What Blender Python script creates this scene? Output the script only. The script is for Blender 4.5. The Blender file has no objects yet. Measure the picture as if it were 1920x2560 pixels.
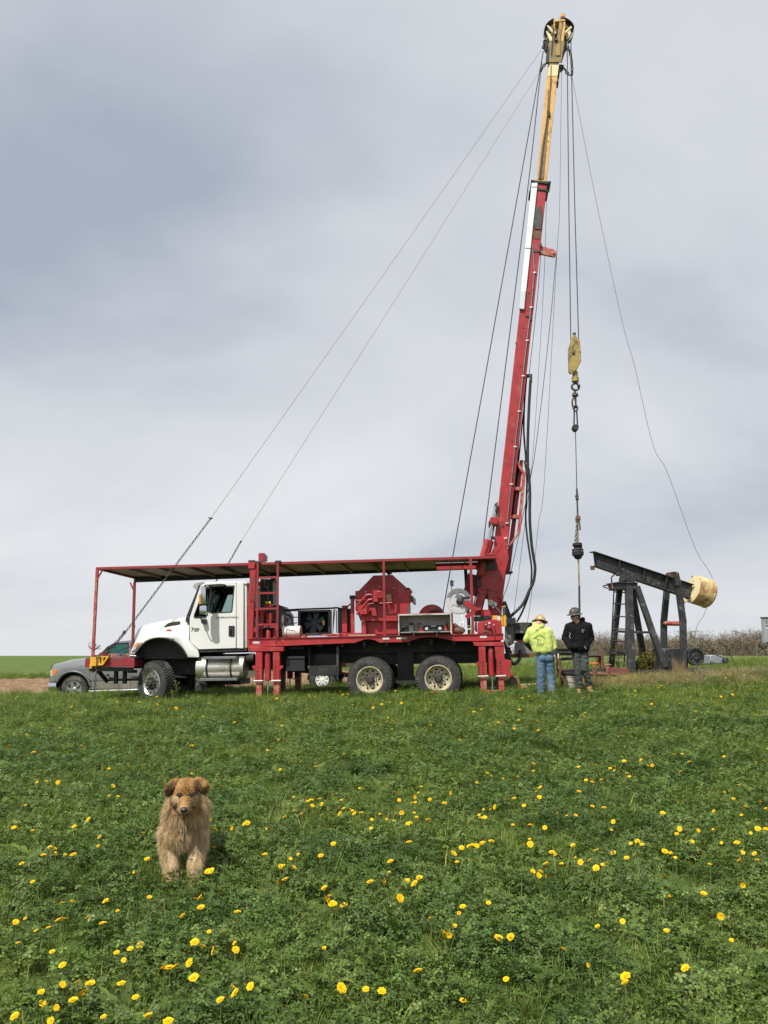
import bpy, bmesh, math, random
import numpy as np
from mathutils import Vector, Matrix
from mathutils.geometry import tessellate_polygon

R = math.radians
random.seed(7)
rng = np.random.default_rng(11)
scn = bpy.context.scene
col = scn.collection

# ------------------------------------------------------------------ camera
F_PX, HORIZON = 2071.0, 1590.0            # focal length and eye level in photo pixels (1920 x 2560)
PITCH = math.atan((HORIZON - 1280) / F_PX)
EYE = Vector((0, 0, 1.6))
cd = bpy.data.cameras.new('camera')
cam = bpy.data.objects.new('camera', cd)
col.objects.link(cam)
cam.location = EYE
cam.rotation_euler = (R(90) + PITCH, 0, 0)
cd.sensor_fit = 'VERTICAL'
cd.sensor_height = 36
cd.sensor_width = 27
cd.lens = 36 * F_PX / 2560
cd.clip_start = 0.05
cd.clip_end = 5000
scn.camera = cam

# ------------------------------------------------------------------ sun and sky
SUN_DIR = Vector((-0.30, -0.44, 0.80)).normalized()       # towards the sun
sl = bpy.data.lights.new('sun', 'SUN')
sl.energy = 4.3
sl.angle = R(0.9)
sl.color = (1.0, 0.955, 0.88)
sun = bpy.data.objects.new('sun', sl)
col.objects.link(sun)
sun.rotation_euler = SUN_DIR.to_track_quat('Z', 'Y').to_euler()
sun.location = (-20, -25, 50)

wd = bpy.data.worlds.new('World')
scn.world = wd
wd.use_nodes = True
nt = wd.node_tree
nt.nodes.clear()
N = nt.nodes.new
Lk = nt.links.new
out = N('ShaderNodeOutputWorld')
bg = N('ShaderNodeBackground')
bg.inputs['Strength'].default_value = 0.1
sky = N('ShaderNodeTexSky')
sky.sky_type = 'NISHITA'
sky.sun_disc = False
sky.sun_elevation = math.asin(SUN_DIR.z)
sky.sun_rotation = math.atan2(SUN_DIR.x, SUN_DIR.y)
sky.dust_density = 2.0
tc = N('ShaderNodeTexCoord')
# clouds on a flat layer high overhead: direction divided by its height
sep = N('ShaderNodeSeparateXYZ')
Lk(tc.outputs['Generated'], sep.inputs[0])
hz = N('ShaderNodeMath'); hz.operation = 'MAXIMUM'; hz.inputs[1].default_value = 0.0
Lk(sep.outputs['Z'], hz.inputs[0])
hz2 = N('ShaderNodeMath'); hz2.operation = 'ADD'; hz2.inputs[1].default_value = 0.45
Lk(hz.outputs[0], hz2.inputs[0])
dx = N('ShaderNodeMath'); dx.operation = 'DIVIDE'
Lk(sep.outputs['X'], dx.inputs[0]); Lk(hz2.outputs[0], dx.inputs[1])
dy = N('ShaderNodeMath'); dy.operation = 'DIVIDE'
Lk(sep.outputs['Y'], dy.inputs[0]); Lk(hz2.outputs[0], dy.inputs[1])
cmb = N('ShaderNodeCombineXYZ')
Lk(dx.outputs[0], cmb.inputs[0]); Lk(dy.outputs[0], cmb.inputs[1])
mp = N('ShaderNodeMapping')
mp.inputs['Location'].default_value = (-5.98, 5.68, -2.42)
mp.inputs['Rotation'].default_value = (0, 0, 0.99)
mp.inputs['Scale'].default_value = (0.75, 1.25, 1.0)
Lk(cmb.outputs[0], mp.inputs[0])
n1 = N('ShaderNodeTexNoise')
n1.inputs['Scale'].default_value = 0.95
n1.inputs['Detail'].default_value = 6
n1.inputs['Roughness'].default_value = 0.5
n1.inputs['Distortion'].default_value = 0.35
Lk(mp.outputs[0], n1.inputs['Vector'])
cr = N('ShaderNodeValToRGB')
el = cr.color_ramp.elements
el[0].position = 0.34; el[0].color = (3.45, 3.85, 4.6, 1)
el[1].position = 0.62; el[1].color = (6.75, 6.88, 7.15, 1)
e = el.new(0.47); e.color = (5.45, 5.7, 6.15, 1)
Lk(n1.outputs['Fac'], cr.inputs[0])
# thin blue gaps: the clear sky shows faintly through the cloud
mx = N('ShaderNodeMixRGB')
mx.inputs[0].default_value = 0.94
Lk(sky.outputs[0], mx.inputs[1]); Lk(cr.outputs[0], mx.inputs[2])
Lk(mx.outputs[0], bg.inputs[0])
Lk(bg.outputs[0], out.inputs[0])

scn.view_settings.view_transform = 'Standard'
scn.view_settings.look = 'None'
scn.view_settings.exposure = 0.25
scn.view_settings.gamma = 1.0
scn.view_settings.use_curve_mapping = False
scn.render.engine = 'CYCLES'
scn.cycles.max_bounces = 6
scn.cycles.diffuse_bounces = 3
scn.cycles.glossy_bounces = 3
scn.cycles.transmission_bounces = 4
scn.cycles.transparent_max_bounces = 8
scn.cycles.caustics_reflective = False
scn.cycles.caustics_refractive = False
scn.cycles.use_denoising = True

# ------------------------------------------------------------------ pixel / world helpers
_fw = Vector((0, math.cos(PITCH), math.sin(PITCH)))
_up = Vector((0, -math.sin(PITCH), math.cos(PITCH)))
def ray(q):
    return Vector((1, 0, 0)) * ((q[0] - 960) / F_PX) + _up * ((1280 - q[1]) / F_PX) + _fw
def at(q, depth):
    """world point seen at photo pixel q, `depth` metres in front of the camera along y"""
    d = ray(q)
    return EYE + d * (depth / d.y)
def crop(x0, y0, s):
    return lambda u, v: (x0 + u * s, y0 + v * s)
C1 = crop(100, 1340, .3255)
C2 = crop(600, 1340, .3616)
C3 = crop(1060, 1240, .2441)
C4 = crop(1420, 1340, .3014)
C5 = crop(1300, 20, .226)
C6 = crop(1200, 500, .3615)
C7 = crop(1200, 1150, .1808)
CA = crop(320, 1420, .1929)
CB = crop(220, 1540, .1567)
CD = crop(860, 1400, .1808)
CE = crop(1140, 1370, .1130)
CF = crop(1230, 1500, .1808)
CG = crop(600, 1380, .1567)
CJ = crop(1480, 1360, .15375)
CK = crop(1640, 1400, .1688)
CL = crop(620, 1590, .1688)
CN = crop(1160, 1600, .0844)
CP = crop(0, 1560, .2532)
CW = crop(1340, 20, .0723)
CDOG = crop(360, 1900, .1447)
FULL = crop(0, 0, 1920 / 1659)

class Frame:
    """a thing's own axes: X to the photo's right, Y away from the camera, Z up"""
    def __init__(s, q, depth, yaw=0, tilt=0, roll=0):
        a, t, r = R(yaw), R(tilt), R(roll)
        s.O = at(q, depth)
        s.X = Vector((math.cos(a) * math.cos(t), -math.sin(a) * math.cos(t), math.sin(t)))
        Y = Vector((math.sin(a) * math.cos(r), math.cos(a) * math.cos(r), -math.sin(r)))
        s.Z = s.X.cross(Y).normalized()
        s.Y = s.Z.cross(s.X)
        s.M = Matrix((s.X, s.Y, s.Z)).transposed().to_4x4()
        s.M.translation = s.O
    def __call__(s, q, yl=0.0):
        d = ray(q)
        k = (yl - (EYE - s.O).dot(s.Y)) / d.dot(s.Y)
        P = EYE + d * k - s.O
        return Vector((P.dot(s.X), yl, P.dot(s.Z)))
    def xz(s, q, yl=0.0):
        p = s(q, yl)
        return (p.x, p.z)
    def inv(s, w):
        return s.M.inverted() @ Vector(w)

# ------------------------------------------------------------------ materials
MATS = {}
def mat(name, color, rough=0.5, metal=0.0, var=0.12, vscale=6.0, bump=0.0, bscale=60.0, wear=None, wear_amt=0.0,
        wscale=3.0, spec=0.5, dust=None, dust_amt=0.0, coat=0.0, sheen=0.0, attr=None, transl=0.0, stretch=None):
    if name in MATS:
        return MATS[name]
    m = bpy.data.materials.new(name)
    m.use_nodes = True
    t = m.node_tree
    b = t.nodes['Principled BSDF']
    b.inputs['Roughness'].default_value = rough
    b.inputs['Metallic'].default_value = metal
    b.inputs['Specular IOR Level'].default_value = spec
    if coat:
        b.inputs['Coat Weight'].default_value = coat
        b.inputs['Coat Roughness'].default_value = 0.12
    if sheen:
        b.inputs['Sheen Weight'].default_value = sheen
    k = t.nodes.new
    c = k('ShaderNodeTexCoord')
    vec = c.outputs['Object']
    if stretch:
        mpn = k('ShaderNodeMapping')
        mpn.inputs['Scale'].default_value = stretch
        t.links.new(vec, mpn.inputs[0])
        vec = mpn.outputs[0]
    n = k('ShaderNodeTexNoise')
    n.inputs['Scale'].default_value = vscale
    n.inputs['Detail'].default_value = 6
    n.inputs['Roughness'].default_value = 0.6
    t.links.new(vec, n.inputs['Vector'])
    r = k('ShaderNodeMapRange')
    r.inputs[1].default_value = 0.3; r.inputs[2].default_value = 0.7
    r.inputs[3].default_value = 1 - var; r.inputs[4].default_value = 1 + var
    t.links.new(n.outputs['Fac'], r.inputs[0])
    mul = k('ShaderNodeVectorMath'); mul.operation = 'SCALE'
    if attr:
        an = k('ShaderNodeAttribute'); an.attribute_name = attr
        t.links.new(an.outputs['Color'], mul.inputs[0])
    else:
        mul.inputs[0].default_value = color[:3]
    t.links.new(r.outputs[0], mul.inputs['Scale'])
    cur = mul.outputs[0]
    def layer(cur, colr, amt, sc, det=8, seed=0.0):
        nn = k('ShaderNodeTexNoise')
        nn.noise_dimensions = '4D'
        nn.inputs['W'].default_value = seed
        nn.inputs['Scale'].default_value = sc
        nn.inputs['Detail'].default_value = det
        nn.inputs['Roughness'].default_value = 0.68
        t.links.new(vec, nn.inputs['Vector'])
        rr = k('ShaderNodeMapRange')
        rr.inputs[1].default_value = 0.68 - amt * 0.36
        rr.inputs[2].default_value = 0.78 - amt * 0.36
        t.links.new(nn.outputs['Fac'], rr.inputs[0])
        mm = k('ShaderNodeMixRGB')
        mm.inputs[2].default_value = (*colr, 1)
        t.links.new(rr.outputs[0], mm.inputs[0])
        t.links.new(cur, mm.inputs[1])
        return mm.outputs[0]
    if wear:
        cur = layer(cur, wear, wear_amt, wscale, 8, 1.3)
    if dust:
        cur = layer(cur, dust, dust_amt, wscale * 0.6, 5, 7.7)
    t.links.new(cur, b.inputs['Base Color'])
    if bump:
        bn = k('ShaderNodeTexNoise')
        bn.inputs['Scale'].default_value = bscale
        bn.inputs['Detail'].default_value = 4
        t.links.new(vec, bn.inputs['Vector'])
        bp = k('ShaderNodeBump')
        bp.inputs['Strength'].default_value = bump
        bp.inputs['Distance'].default_value = 0.01
        t.links.new(bn.outputs['Fac'], bp.inputs['Height'])
        t.links.new(bp.outputs[0], b.inputs['Normal'])
    if transl:
        tb = k('ShaderNodeBsdfTranslucent')
        t.links.new(cur, tb.inputs['Color'])
        ms = k('ShaderNodeMixShader')
        ms.inputs[0].default_value = transl
        o = t.nodes['Material Output']
        t.links.new(b.outputs[0], ms.inputs[1]); t.links.new(tb.outputs[0], ms.inputs[2])
        t.links.new(ms.outputs[0], o.inputs[0])
    MATS[name] = m
    return m

def glass(name, tint=(0.75, 0.85, 0.85), rough=0.02, refl=0.12):
    if name in MATS:
        return MATS[name]
    m = bpy.data.materials.new(name)
    m.use_nodes = True
    t = m.node_tree
    t.nodes.remove(t.nodes['Principled BSDF'])
    k = t.nodes.new
    tr = k('ShaderNodeBsdfTransparent'); tr.inputs[0].default_value = (*tint, 1)
    gl = k('ShaderNodeBsdfGlossy'); gl.inputs['Roughness'].default_value = rough
    lw = k('ShaderNodeLayerWeight'); lw.inputs[0].default_value = .5
    fr = k('ShaderNodeMath'); fr.operation = 'POWER'; fr.inputs[1].default_value = 3.5
    t.links.new(lw.outputs['Facing'], fr.inputs[0])
    ms = k('ShaderNodeMixShader')
    t.links.new(fr.outputs[0], ms.inputs[0])
    t.links.new(tr.outputs[0], ms.inputs[1]); t.links.new(gl.outputs[0], ms.inputs[2])
    t.links.new(ms.outputs[0], t.nodes['Material Output'].inputs[0])
    MATS[name] = m
    return m

RED = mat('red_paint', (.37, .026, .031), .42, var=.2, vscale=3, bump=.12, bscale=35, wear=(.15, .04, .033), wear_amt=.37, wscale=5, dust=(.35, .085, .075), dust_amt=.36)
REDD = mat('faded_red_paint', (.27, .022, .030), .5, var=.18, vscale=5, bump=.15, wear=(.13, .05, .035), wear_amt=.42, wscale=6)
RUSTRED = mat('rusted_red_paint', (.38, .045, .045), .6, var=.2, vscale=8, bump=.3, wear=(.38, .20, .13), wear_amt=.60, wscale=7)
WHITE = mat('white_paint', (.72, .72, .69), .3, var=.02, vscale=3, coat=.3, dust=(.62, .60, .53), dust_amt=.22, wscale=2.5)
WHITED = mat('white_rail_paint', (.78, .80, .82), .5, var=.05, wear=(.55, .56, .56), wear_amt=.3, wscale=9)
BLACK = mat('black_paint', (.018, .019, .021), .45, var=.3, vscale=9, bump=.1, dust=(.06, .055, .045), dust_amt=.45)
CHASSIS = mat('chassis_grime', (.022, .022, .022), .7, var=.4, vscale=7, bump=.3, dust=(.07, .06, .045), dust_amt=.42)
PLASTIC = mat('black_plastic', (.02, .02, .021), .55, var=.15, bump=.1)
RUBBER = mat('tyre_rubber', (.036, .035, .034), .85, var=.25, vscale=12, bump=.3, dust=(.13, .12, .095), dust_amt=.40, wscale=6)
HOSE = mat('hose_rubber', (.018, .018, .02), .5, var=.2)
CHROME = mat('chrome', (.62, .64, .66), .16, 1.0, var=.05)
ALU = mat('polished_aluminium', (.60, .60, .58), .32, 1.0, var=.08, vscale=10, dust=(.33, .29, .22), dust_amt=.35, wscale=8)
TANK = mat('tank_aluminium', (.64, .62, .54), .38, .75, var=.07, vscale=3, dust=(.38, .34, .25), dust_amt=.40, wscale=3)
STEEL = mat('bare_steel', (.30, .30, .31), .42, .9, var=.15, wear=(.16, .10, .06), wear_amt=.32, wscale=9)
DSTEEL = mat('dark_steel', (.075, .073, .07), .55, .6, var=.25, vscale=12, wear=(.13, .075, .045), wear_amt=.4, wscale=10, bump=.2)
ROPE = mat('wire_rope', (.075, .075, .078), .6, .4, var=.2, vscale=40)
ROPEL = mat('light_wire_rope', (.26, .26, .27), .55, .5, var=.2, vscale=40)
CHAINM = mat('chain_steel', (.075, .07, .065), .55, .6, var=.25, vscale=25, wear=(.12, .07, .04), wear_amt=.4, wscale=14)
RIMTAN = mat('cream_rim_paint', (.50, .45, .31), .5, var=.15, vscale=9, wear=(.24, .19, .13), wear_amt=.42, wscale=9, bump=.2)
RUST = mat('rust', (.20, .085, .045), .8, var=.35, vscale=10, bump=.5, wear=(.09, .055, .04), wear_amt=.45, wscale=8)
YELLOW = mat('yellow_paint', (.66, .38, .105), .5, var=.14, vscale=5, wear=(.20, .115, .05), wear_amt=.40, wscale=6, bump=.15, dust=(.52, .34, .15), dust_amt=.3)
YBRIGHT = mat('bright_yellow_paint', (.72, .38, .035), .45, var=.12, wear=(.3, .17, .05), wear_amt=.35, wscale=9)
YDIRT = mat('dirty_yellow_paint', (.36, .25, .07), .6, var=.25, vscale=9, wear=(.09, .065, .035), wear_amt=.50, wscale=5, bump=.25)
CREAM = mat('cream_paint', (.74, .56, .27), .5, var=.10, vscale=3, wear=(.36, .15, .085), wear_amt=.52, wscale=3.4, dust=(.34, .27, .12), dust_amt=.48, bump=.2)
CREAMC = mat('clean_cream_paint', (.76, .65, .37), .5, var=.06, vscale=3, wear=(.5, .36, .15), wear_amt=.3, wscale=3)
JACKP = mat('weathered_black_paint', (.026, .027, .029), .6, var=.35, vscale=5, wear=(.13, .13, .125), wear_amt=.36, wscale=8, bump=.3, dust=(.06, .058, .055), dust_amt=.40)
SHEET = mat('brown_sheet_metal', (.27, .20, .155), .55, .3, var=.25, vscale=2.5, wear=(.10, .075, .05), wear_amt=.45, wscale=3, bump=.15)
GREYM = mat('grey_sheet_metal', (.23, .235, .23), .5, .4, var=.15, wear=(.12, .11, .10), wear_amt=.42, wscale=6)
BOXIN = mat('cream_box_lining', (.52, .52, .46), .55, var=.12, vscale=6, dust=(.25, .23, .19), dust_amt=.4)
WOOD = mat('weathered_wood', (.42, .33, .21), .75, var=.25, vscale=7, bump=.3, bscale=30, stretch=(1, 6, 6))
OAK = mat('yellow_wood', (.60, .34, .10), .7, var=.25, vscale=9, bump=.3, wear=(.28, .2, .13), wear_amt=.4)
GREYP = mat('grey_metallic_paint', (.26, .268, .28), .35, .25, var=.05, coat=.6, vscale=2)
DIRTP = mat('dusty_lower_paint', (.19, .175, .15), .5, .2, var=.15, vscale=4, dust=(.26, .23, .18), dust_amt=.5)
WGLASS = glass('window_glass', (.55, .66, .64))
DGLASS = glass('dark_window_glass', (.30, .34, .34))
AMBER = mat('amber_lens', (.72, .20, .02), .2, var=.05, coat=.5)
REDLENS = mat('red_lens', (.55, .03, .02), .25, var=.05)
LENS = mat('clear_lens', (.62, .60, .55), .12, .3, var=.05, coat=1)
REFLECT = mat('reflective_strip', (.62, .60, .58), .4, var=.1)
INK = mat('black_lettering', (.02, .02, .022), .5, var=.05)
OFFWHITE = mat('off_white', (.72, .70, .64), .6, var=.08, bump=.1)
GLASSCLEAR = glass('clear_plastic', (.82, .86, .88))

# ------------------------------------------------------------------ mesh builder
class MB:
    def __init__(s):
        s.v = []; s.f = []; s.mi = []
        s.cur = 0
    def add(s, vs, fs):
        o = len(s.v)
        s.v.extend(tuple(p) for p in vs)
        for f in fs:
            s.f.append(tuple(i + o for i in f)); s.mi.append(s.cur)
        return s
    def box(s, a, b):
        x0, x1 = sorted((a[0], b[0])); y0, y1 = sorted((a[1], b[1])); z0, z1 = sorted((a[2], b[2]))
        return s.add([(x0, y0, z0), (x1, y0, z0), (x1, y1, z0), (x0, y1, z0), (x0, y0, z1), (x1, y0, z1), (x1, y1, z1), (x0, y1, z1)],
                     [(0, 3, 2, 1), (4, 5, 6, 7), (0, 1, 5, 4), (1, 2, 6, 5), (2, 3, 7, 6), (3, 0, 4, 7)])
    def beam(s, p, q, w, h=None, up=(0, 0, 1)):
        h = w if h is None else h
        p, q = Vector(p), Vector(q)
        d = (q - p).normalized()
        u = Vector(up)
        if abs(d.dot(u)) > .98:
            u = Vector((0, 1, 0)) if abs(d.y) < .9 else Vector((1, 0, 0))
        sd = d.cross(u).normalized(); u = sd.cross(d)
        vs = []
        for e in (p, q):
            for a, b in ((-1, -1), (1, -1), (1, 1), (-1, 1)):
                vs.append(e + sd * (a * w / 2) + u * (b * h / 2))
        return s.add(vs, [(0, 1, 2, 3), (7, 6, 5, 4), (0, 4, 5, 1), (1, 5, 6, 2), (2, 6, 7, 3), (3, 7, 4, 0)])
    def tube(s, path, r, n=8, closed=False, caps=True):
        P = [Vector(p) for p in path]
        m = len(P)
        rs = r if isinstance(r, (list, tuple)) else [r] * m
        vs = []; prev = None
        for i in range(m):
            if closed:
                d = P[(i + 1) % m] - P[i - 1]
            else:
                d = P[min(i + 1, m - 1)] - P[max(i - 1, 0)]
            d.normalize()
            if prev is None:
                u = Vector((0, 0, 1)) if abs(d.z) < .9 else Vector((1, 0, 0))
                u = (u - d * u.dot(d)).normalized()
            else:
                u = prev - d * prev.dot(d)
                if u.length < 1e-6:
                    u = Vector((1, 0, 0)) - d * d.x
                u.normalize()
            prev = u
            w = d.cross(u)
            for k in range(n):
                a = 2 * math.pi * k / n
                vs.append(P[i] + (u * math.cos(a) + w * math.sin(a)) * rs[i])
        fs = []
        for i in range(m if closed else m - 1):
            j = (i + 1) % m
            for k in range(n):
                l = (k + 1) % n
                fs.append((i * n + k, i * n + l, j * n + l, j * n + k))
        if caps and not closed:
            fs.append(tuple(range(n))[::-1])
            fs.append(tuple((m - 1) * n + k for k in range(n)))
        return s.add(vs, fs)
    def cyl(s, p, q, r, r2=None, n=16):
        return s.tube([p, q], [r, r if r2 is None else r2], n)
    def lathe(s, prof, c, axis=(0, 1, 0), n=32, close=False):
        """prof: (radius, distance along axis)"""
        c = Vector(c); ax = Vector(axis).normalized()
        u = Vector((0, 0, 1)) if abs(ax.z) < .9 else Vector((1, 0, 0))
        u = (u - ax * u.dot(ax)).normalized(); w = ax.cross(u)
        vs = []
        for r, h in prof:
            for k in range(n):
                a = 2 * math.pi * k / n
                vs.append(c + ax * h + (u * math.cos(a) + w * math.sin(a)) * r)
        fs = []
        m = len(prof)
        for i in range(m if close else m - 1):
            j = (i + 1) % m
            for k in range(n):
                l = (k + 1) % n
                fs.append((i * n + k, i * n + l, j * n + l, j * n + k))
        return s.add(vs, fs)
    def prism(s, poly, y0, y1, holes=(), poly2=None):
        """poly in (x, z), solid between y0 and y1; poly2: outline at y1"""
        loops = [list(poly)] + [list(h) for h in holes]
        loops2 = [list(poly2 or poly)] + [list(h) for h in holes]
        tri = tessellate_polygon([[Vector((x, z, 0)) for x, z in l] for l in loops])
        fl = [p for l in loops for p in l]; fl2 = [p for l in loops2 for p in l]
        n = len(fl)
        vs = [(x, y0, z) for x, z in fl] + [(x, y1, z) for x, z in fl2]
        fs = []
        if len(loops) == 1:
            fs += [tuple(range(n)), tuple(range(2 * n - 1, n - 1, -1))]
        else:
            for t in tri:
                fs.append(tuple(t)); fs.append(tuple(i + n for i in reversed(t)))
        o = 0
        for l in loops:
            m = len(l)
            for k in range(m):
                a, b = o + k, o + (k + 1) % m
                fs.append((a, a + n, b + n, b))
            o += m
        return s.add(vs, fs)
    def ball(s, c, r, n=10, m=7):
        c = Vector(c)
        rr = r if isinstance(r, (tuple, list, Vector)) else (r, r, r)
        vs = [c + Vector((0, 0, rr[2]))]
        for i in range(1, m):
            t = math.pi * i / m
            for k in range(n):
                a = 2 * math.pi * k / n
                vs.append(c + Vector((rr[0] * math.sin(t) * math.cos(a), rr[1] * math.sin(t) * math.sin(a), rr[2] * math.cos(t))))
        vs.append(c - Vector((0, 0, rr[2])))
        fs = [(0, 1 + k, 1 + (k + 1) % n) for k in range(n)]
        for i in range(m - 2):
            for k in range(n):
                a = 1 + i * n
                fs.append((a + k, a + n + k, a + n + (k + 1) % n, a + (k + 1) % n))
        e = len(vs) - 1; a = 1 + (m - 2) * n
        fs += [(e, a + (k + 1) % n, a + k) for k in range(n)]
        return s.add(vs, fs)
    def mesh(s, name, mats, bevel=0.0, smooth=35, seg=1):
        me = bpy.data.meshes.new(name)
        me.from_pydata(s.v, [], s.f)
        for m in (mats if isinstance(mats, (list, tuple)) else [mats]):
            me.materials.append(m)
        if len(me.materials) > 1:
            me.polygons.foreach_set('material_index', s.mi)
        bm = bmesh.new(); bm.from_mesh(me)
        bmesh.ops.recalc_face_normals(bm, faces=bm.faces)
        if bevel:
            ed = [e for e in bm.edges if len(e.link_faces) == 2 and e.calc_face_angle(0) > R(32)]
            bmesh.ops.bevel(bm, geom=ed, offset=bevel, segments=seg, affect='EDGES', clamp_overlap=True, profile=.5)
        bm.to_mesh(me); bm.free()
        if smooth:
            me.polygons.foreach_set('use_smooth', [True] * len(me.polygons))
            me.set_sharp_from_angle(angle=R(smooth))
        return me
    def clusters(s):
        """pieces that do not touch one another"""
        n = len(s.v); up = list(range(n))
        def fd(i):
            while up[i] != i:
                up[i] = up[up[i]]; i = up[i]
            return i
        for f in s.f:
            a = fd(f[0])
            for i in f[1:]:
                up[fd(i)] = a
        bb = {}
        for i, p in enumerate(s.v):
            r = fd(i)
            if r not in bb:
                bb[r] = [*p, *p]
            else:
                b = bb[r]
                for k in range(3):
                    b[k] = min(b[k], p[k]); b[k + 3] = max(b[k + 3], p[k])
        ks = list(bb)
        if len(ks) > 400:
            return None
        g = {k: k for k in ks}
        def fg(i):
            while g[i] != i:
                i = g[i]
            return i
        e = .012
        for i, a in enumerate(ks):
            A = bb[a]
            for b in ks[i + 1:]:
                B = bb[b]
                if all(A[k] - e < B[k + 3] and B[k] - e < A[k + 3] for k in range(3)):
                    g[fg(b)] = fg(a)
        grp = {}
        for j, f in enumerate(s.f):
            grp.setdefault(fg(fd(f[0])), []).append(j)
        return list(grp.values())
    def build(s, name, m, parent=None, bevel=0.0, smooth=35, seg=1, split=True, **kw):
        cl = s.clusters() if split and parent else None
        if cl and len(cl) > 1:
            first = None
            for js in cl:
                t = MB(); ix = {}
                for j in js:
                    f = []
                    for i in s.f[j]:
                        if i not in ix:
                            ix[i] = len(t.v); t.v.append(s.v[i])
                        f.append(ix[i])
                    t.f.append(tuple(f)); t.mi.append(s.mi[j])
                o = t.build(name, m, parent, bevel, smooth, seg, False, **kw)
                first = first or o
            return first
        o = bpy.data.objects.new(name, s.mesh(name, m, bevel, smooth, seg))
        col.objects.link(o)
        if parent:
            o.parent = parent
        for k, v in kw.items():
            o[k] = v
        return o

def link(name, me, parent=None):
    o = bpy.data.objects.new(name, me)
    col.objects.link(o)
    o.parent = parent
    return o
def thing(name, label, cat, M=None, group=None):
    o = bpy.data.objects.new(name, None)
    col.objects.link(o)
    o.empty_display_size = .2
    if M is not None:
        o.matrix_world = M if isinstance(M, Matrix) else Matrix.Translation(Vector(M))
    o['label'] = label; o['category'] = cat
    if group:
        o['group'] = group
    return o
def tag(o, label, cat, group=None):
    o['label'] = label; o['category'] = cat
    if group:
        o['group'] = group
    return o
def dup(root, M):
    r = root.copy(); col.objects.link(r)
    r.parent = None
    r.matrix_world = M
    for ch in list(root.children):
        c = ch.copy(); col.objects.link(c); c.parent = r
        for g in list(ch.children):
            d = g.copy(); col.objects.link(d); d.parent = c
    return r
def dup_part(part, parent, off):
    c = part.copy(); col.objects.link(c); c.parent = parent
    c.location = Vector(part.location) + Vector(off)
    for g in list(part.children):
        d = g.copy(); col.objects.link(d); d.parent = c
    return c

def smooth_path(pts, k=6):
    """Catmull-Rom through the points"""
    P = [Vector(p) for p in pts]
    if len(P) < 3:
        return P
    P = [P[0] * 2 - P[1]] + P + [P[-1] * 2 - P[-2]]
    o = []
    for i in range(1, len(P) - 2):
        a, b, c, d = P[i - 1:i + 3]
        for j in range(k):
            t = j / k
            o.append(.5 * ((2 * b) + (c - a) * t + (2 * a - 5 * b + 4 * c - d) * t * t + (3 * b - a - 3 * c + d) * t ** 3))
    o.append(P[-2])
    return o

def chain(mb, path, L=.075, w=.05, r=.009, n=4, seg=10):
    """interlocking oval links along a path"""
    P = [Vector(p) for p in path]
    acc = [0.0]
    for a, b in zip(P, P[1:]):
        acc.append(acc[-1] + (b - a).length)
    step = L - 2.2 * r
    k = max(1, int(acc[-1] / step))
    def pos(t):
        t = max(0, min(acc[-1], t))
        for i in range(len(P) - 1):
            if t <= acc[i + 1] or i == len(P) - 2:
                return P[i].lerp(P[i + 1], (t - acc[i]) / max(1e-9, acc[i + 1] - acc[i])), (P[i + 1] - P[i]).normalized()
    for i in range(k):
        c, d = pos((i + .5) * step)
        u = Vector((0, 1, 0)) if abs(d.y) < .8 else Vector((0, 0, 1))
        u = (u - d * u.dot(d)).normalized(); v = d.cross(u)
        a = (u + v).normalized() if i % 2 else (u - v).normalized()
        ring = []
        for j in range(seg):
            t = 2 * math.pi * j / seg
            ring.append(c + d * ((L / 2 - w / 2) * (1 if math.cos(t) > 0 else -1) + (w / 2 - r) * math.cos(t)) + a * ((w / 2 - r) * math.sin(t)))
        mb.tube(ring, r, n, closed=True)
    return mb

def text_obj(name, s, size, m, M, parent=None, extrude=.002, spacing=1.0, bold=0.0):
    cu = bpy.data.curves.new(name, 'FONT')
    cu.body = s; cu.size = size; cu.extrude = extrude; cu.align_x = 'CENTER'; cu.align_y = 'CENTER'
    cu.space_character = spacing
    cu.offset = bold
    tmp = bpy.data.objects.new(name, cu)
    col.objects.link(tmp)
    bpy.context.view_layer.update()
    me = bpy.data.meshes.new_from_object(tmp.evaluated_get(bpy.context.evaluated_depsgraph_get()))
    bpy.data.objects.remove(tmp)
    me.materials.clear(); me.materials.append(m)
    o = link(name, me, parent)
    o.matrix_local = M
    return o
FACE_CAM = Matrix.Rotation(R(90), 4, 'X')       # text standing upright, read from -Y

def rect(f, a, b, yl):
    """pixel rectangle -> (x0, x1, z0, z1) in the frame's plane y = yl"""
    pa, pb = f(a, yl), f(b, yl)
    pc, pd = f((b[0], a[1]), yl), f((a[0], b[1]), yl)
    x0, x1 = (pa.x + pd.x) / 2, (pb.x + pc.x) / 2
    z1, z0 = (pa.z + pc.z) / 2, (pb.z + pd.z) / 2
    return x0, x1, z0, z1
def pbox(mb, f, a, b, y0, y1):
    x0, x1, z0, z1 = rect(f, a, b, y0)
    return mb.box((x0, y0, z0), (x1, y1, z1))
def pprism(mb, f, pts, y0, y1, holes=()):
    return mb.prism([f.xz(p, y0) for p in pts], y0, y1, [[f.xz(p, y0) for p in h] for h in holes])
def circle(cx, cz, r, n=20, a0=0):
    return [(cx + r * math.cos(a0 + 2 * math.pi * k / n), cz + r * math.sin(a0 + 2 * math.pi * k / n)) for k in range(n)]

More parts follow.
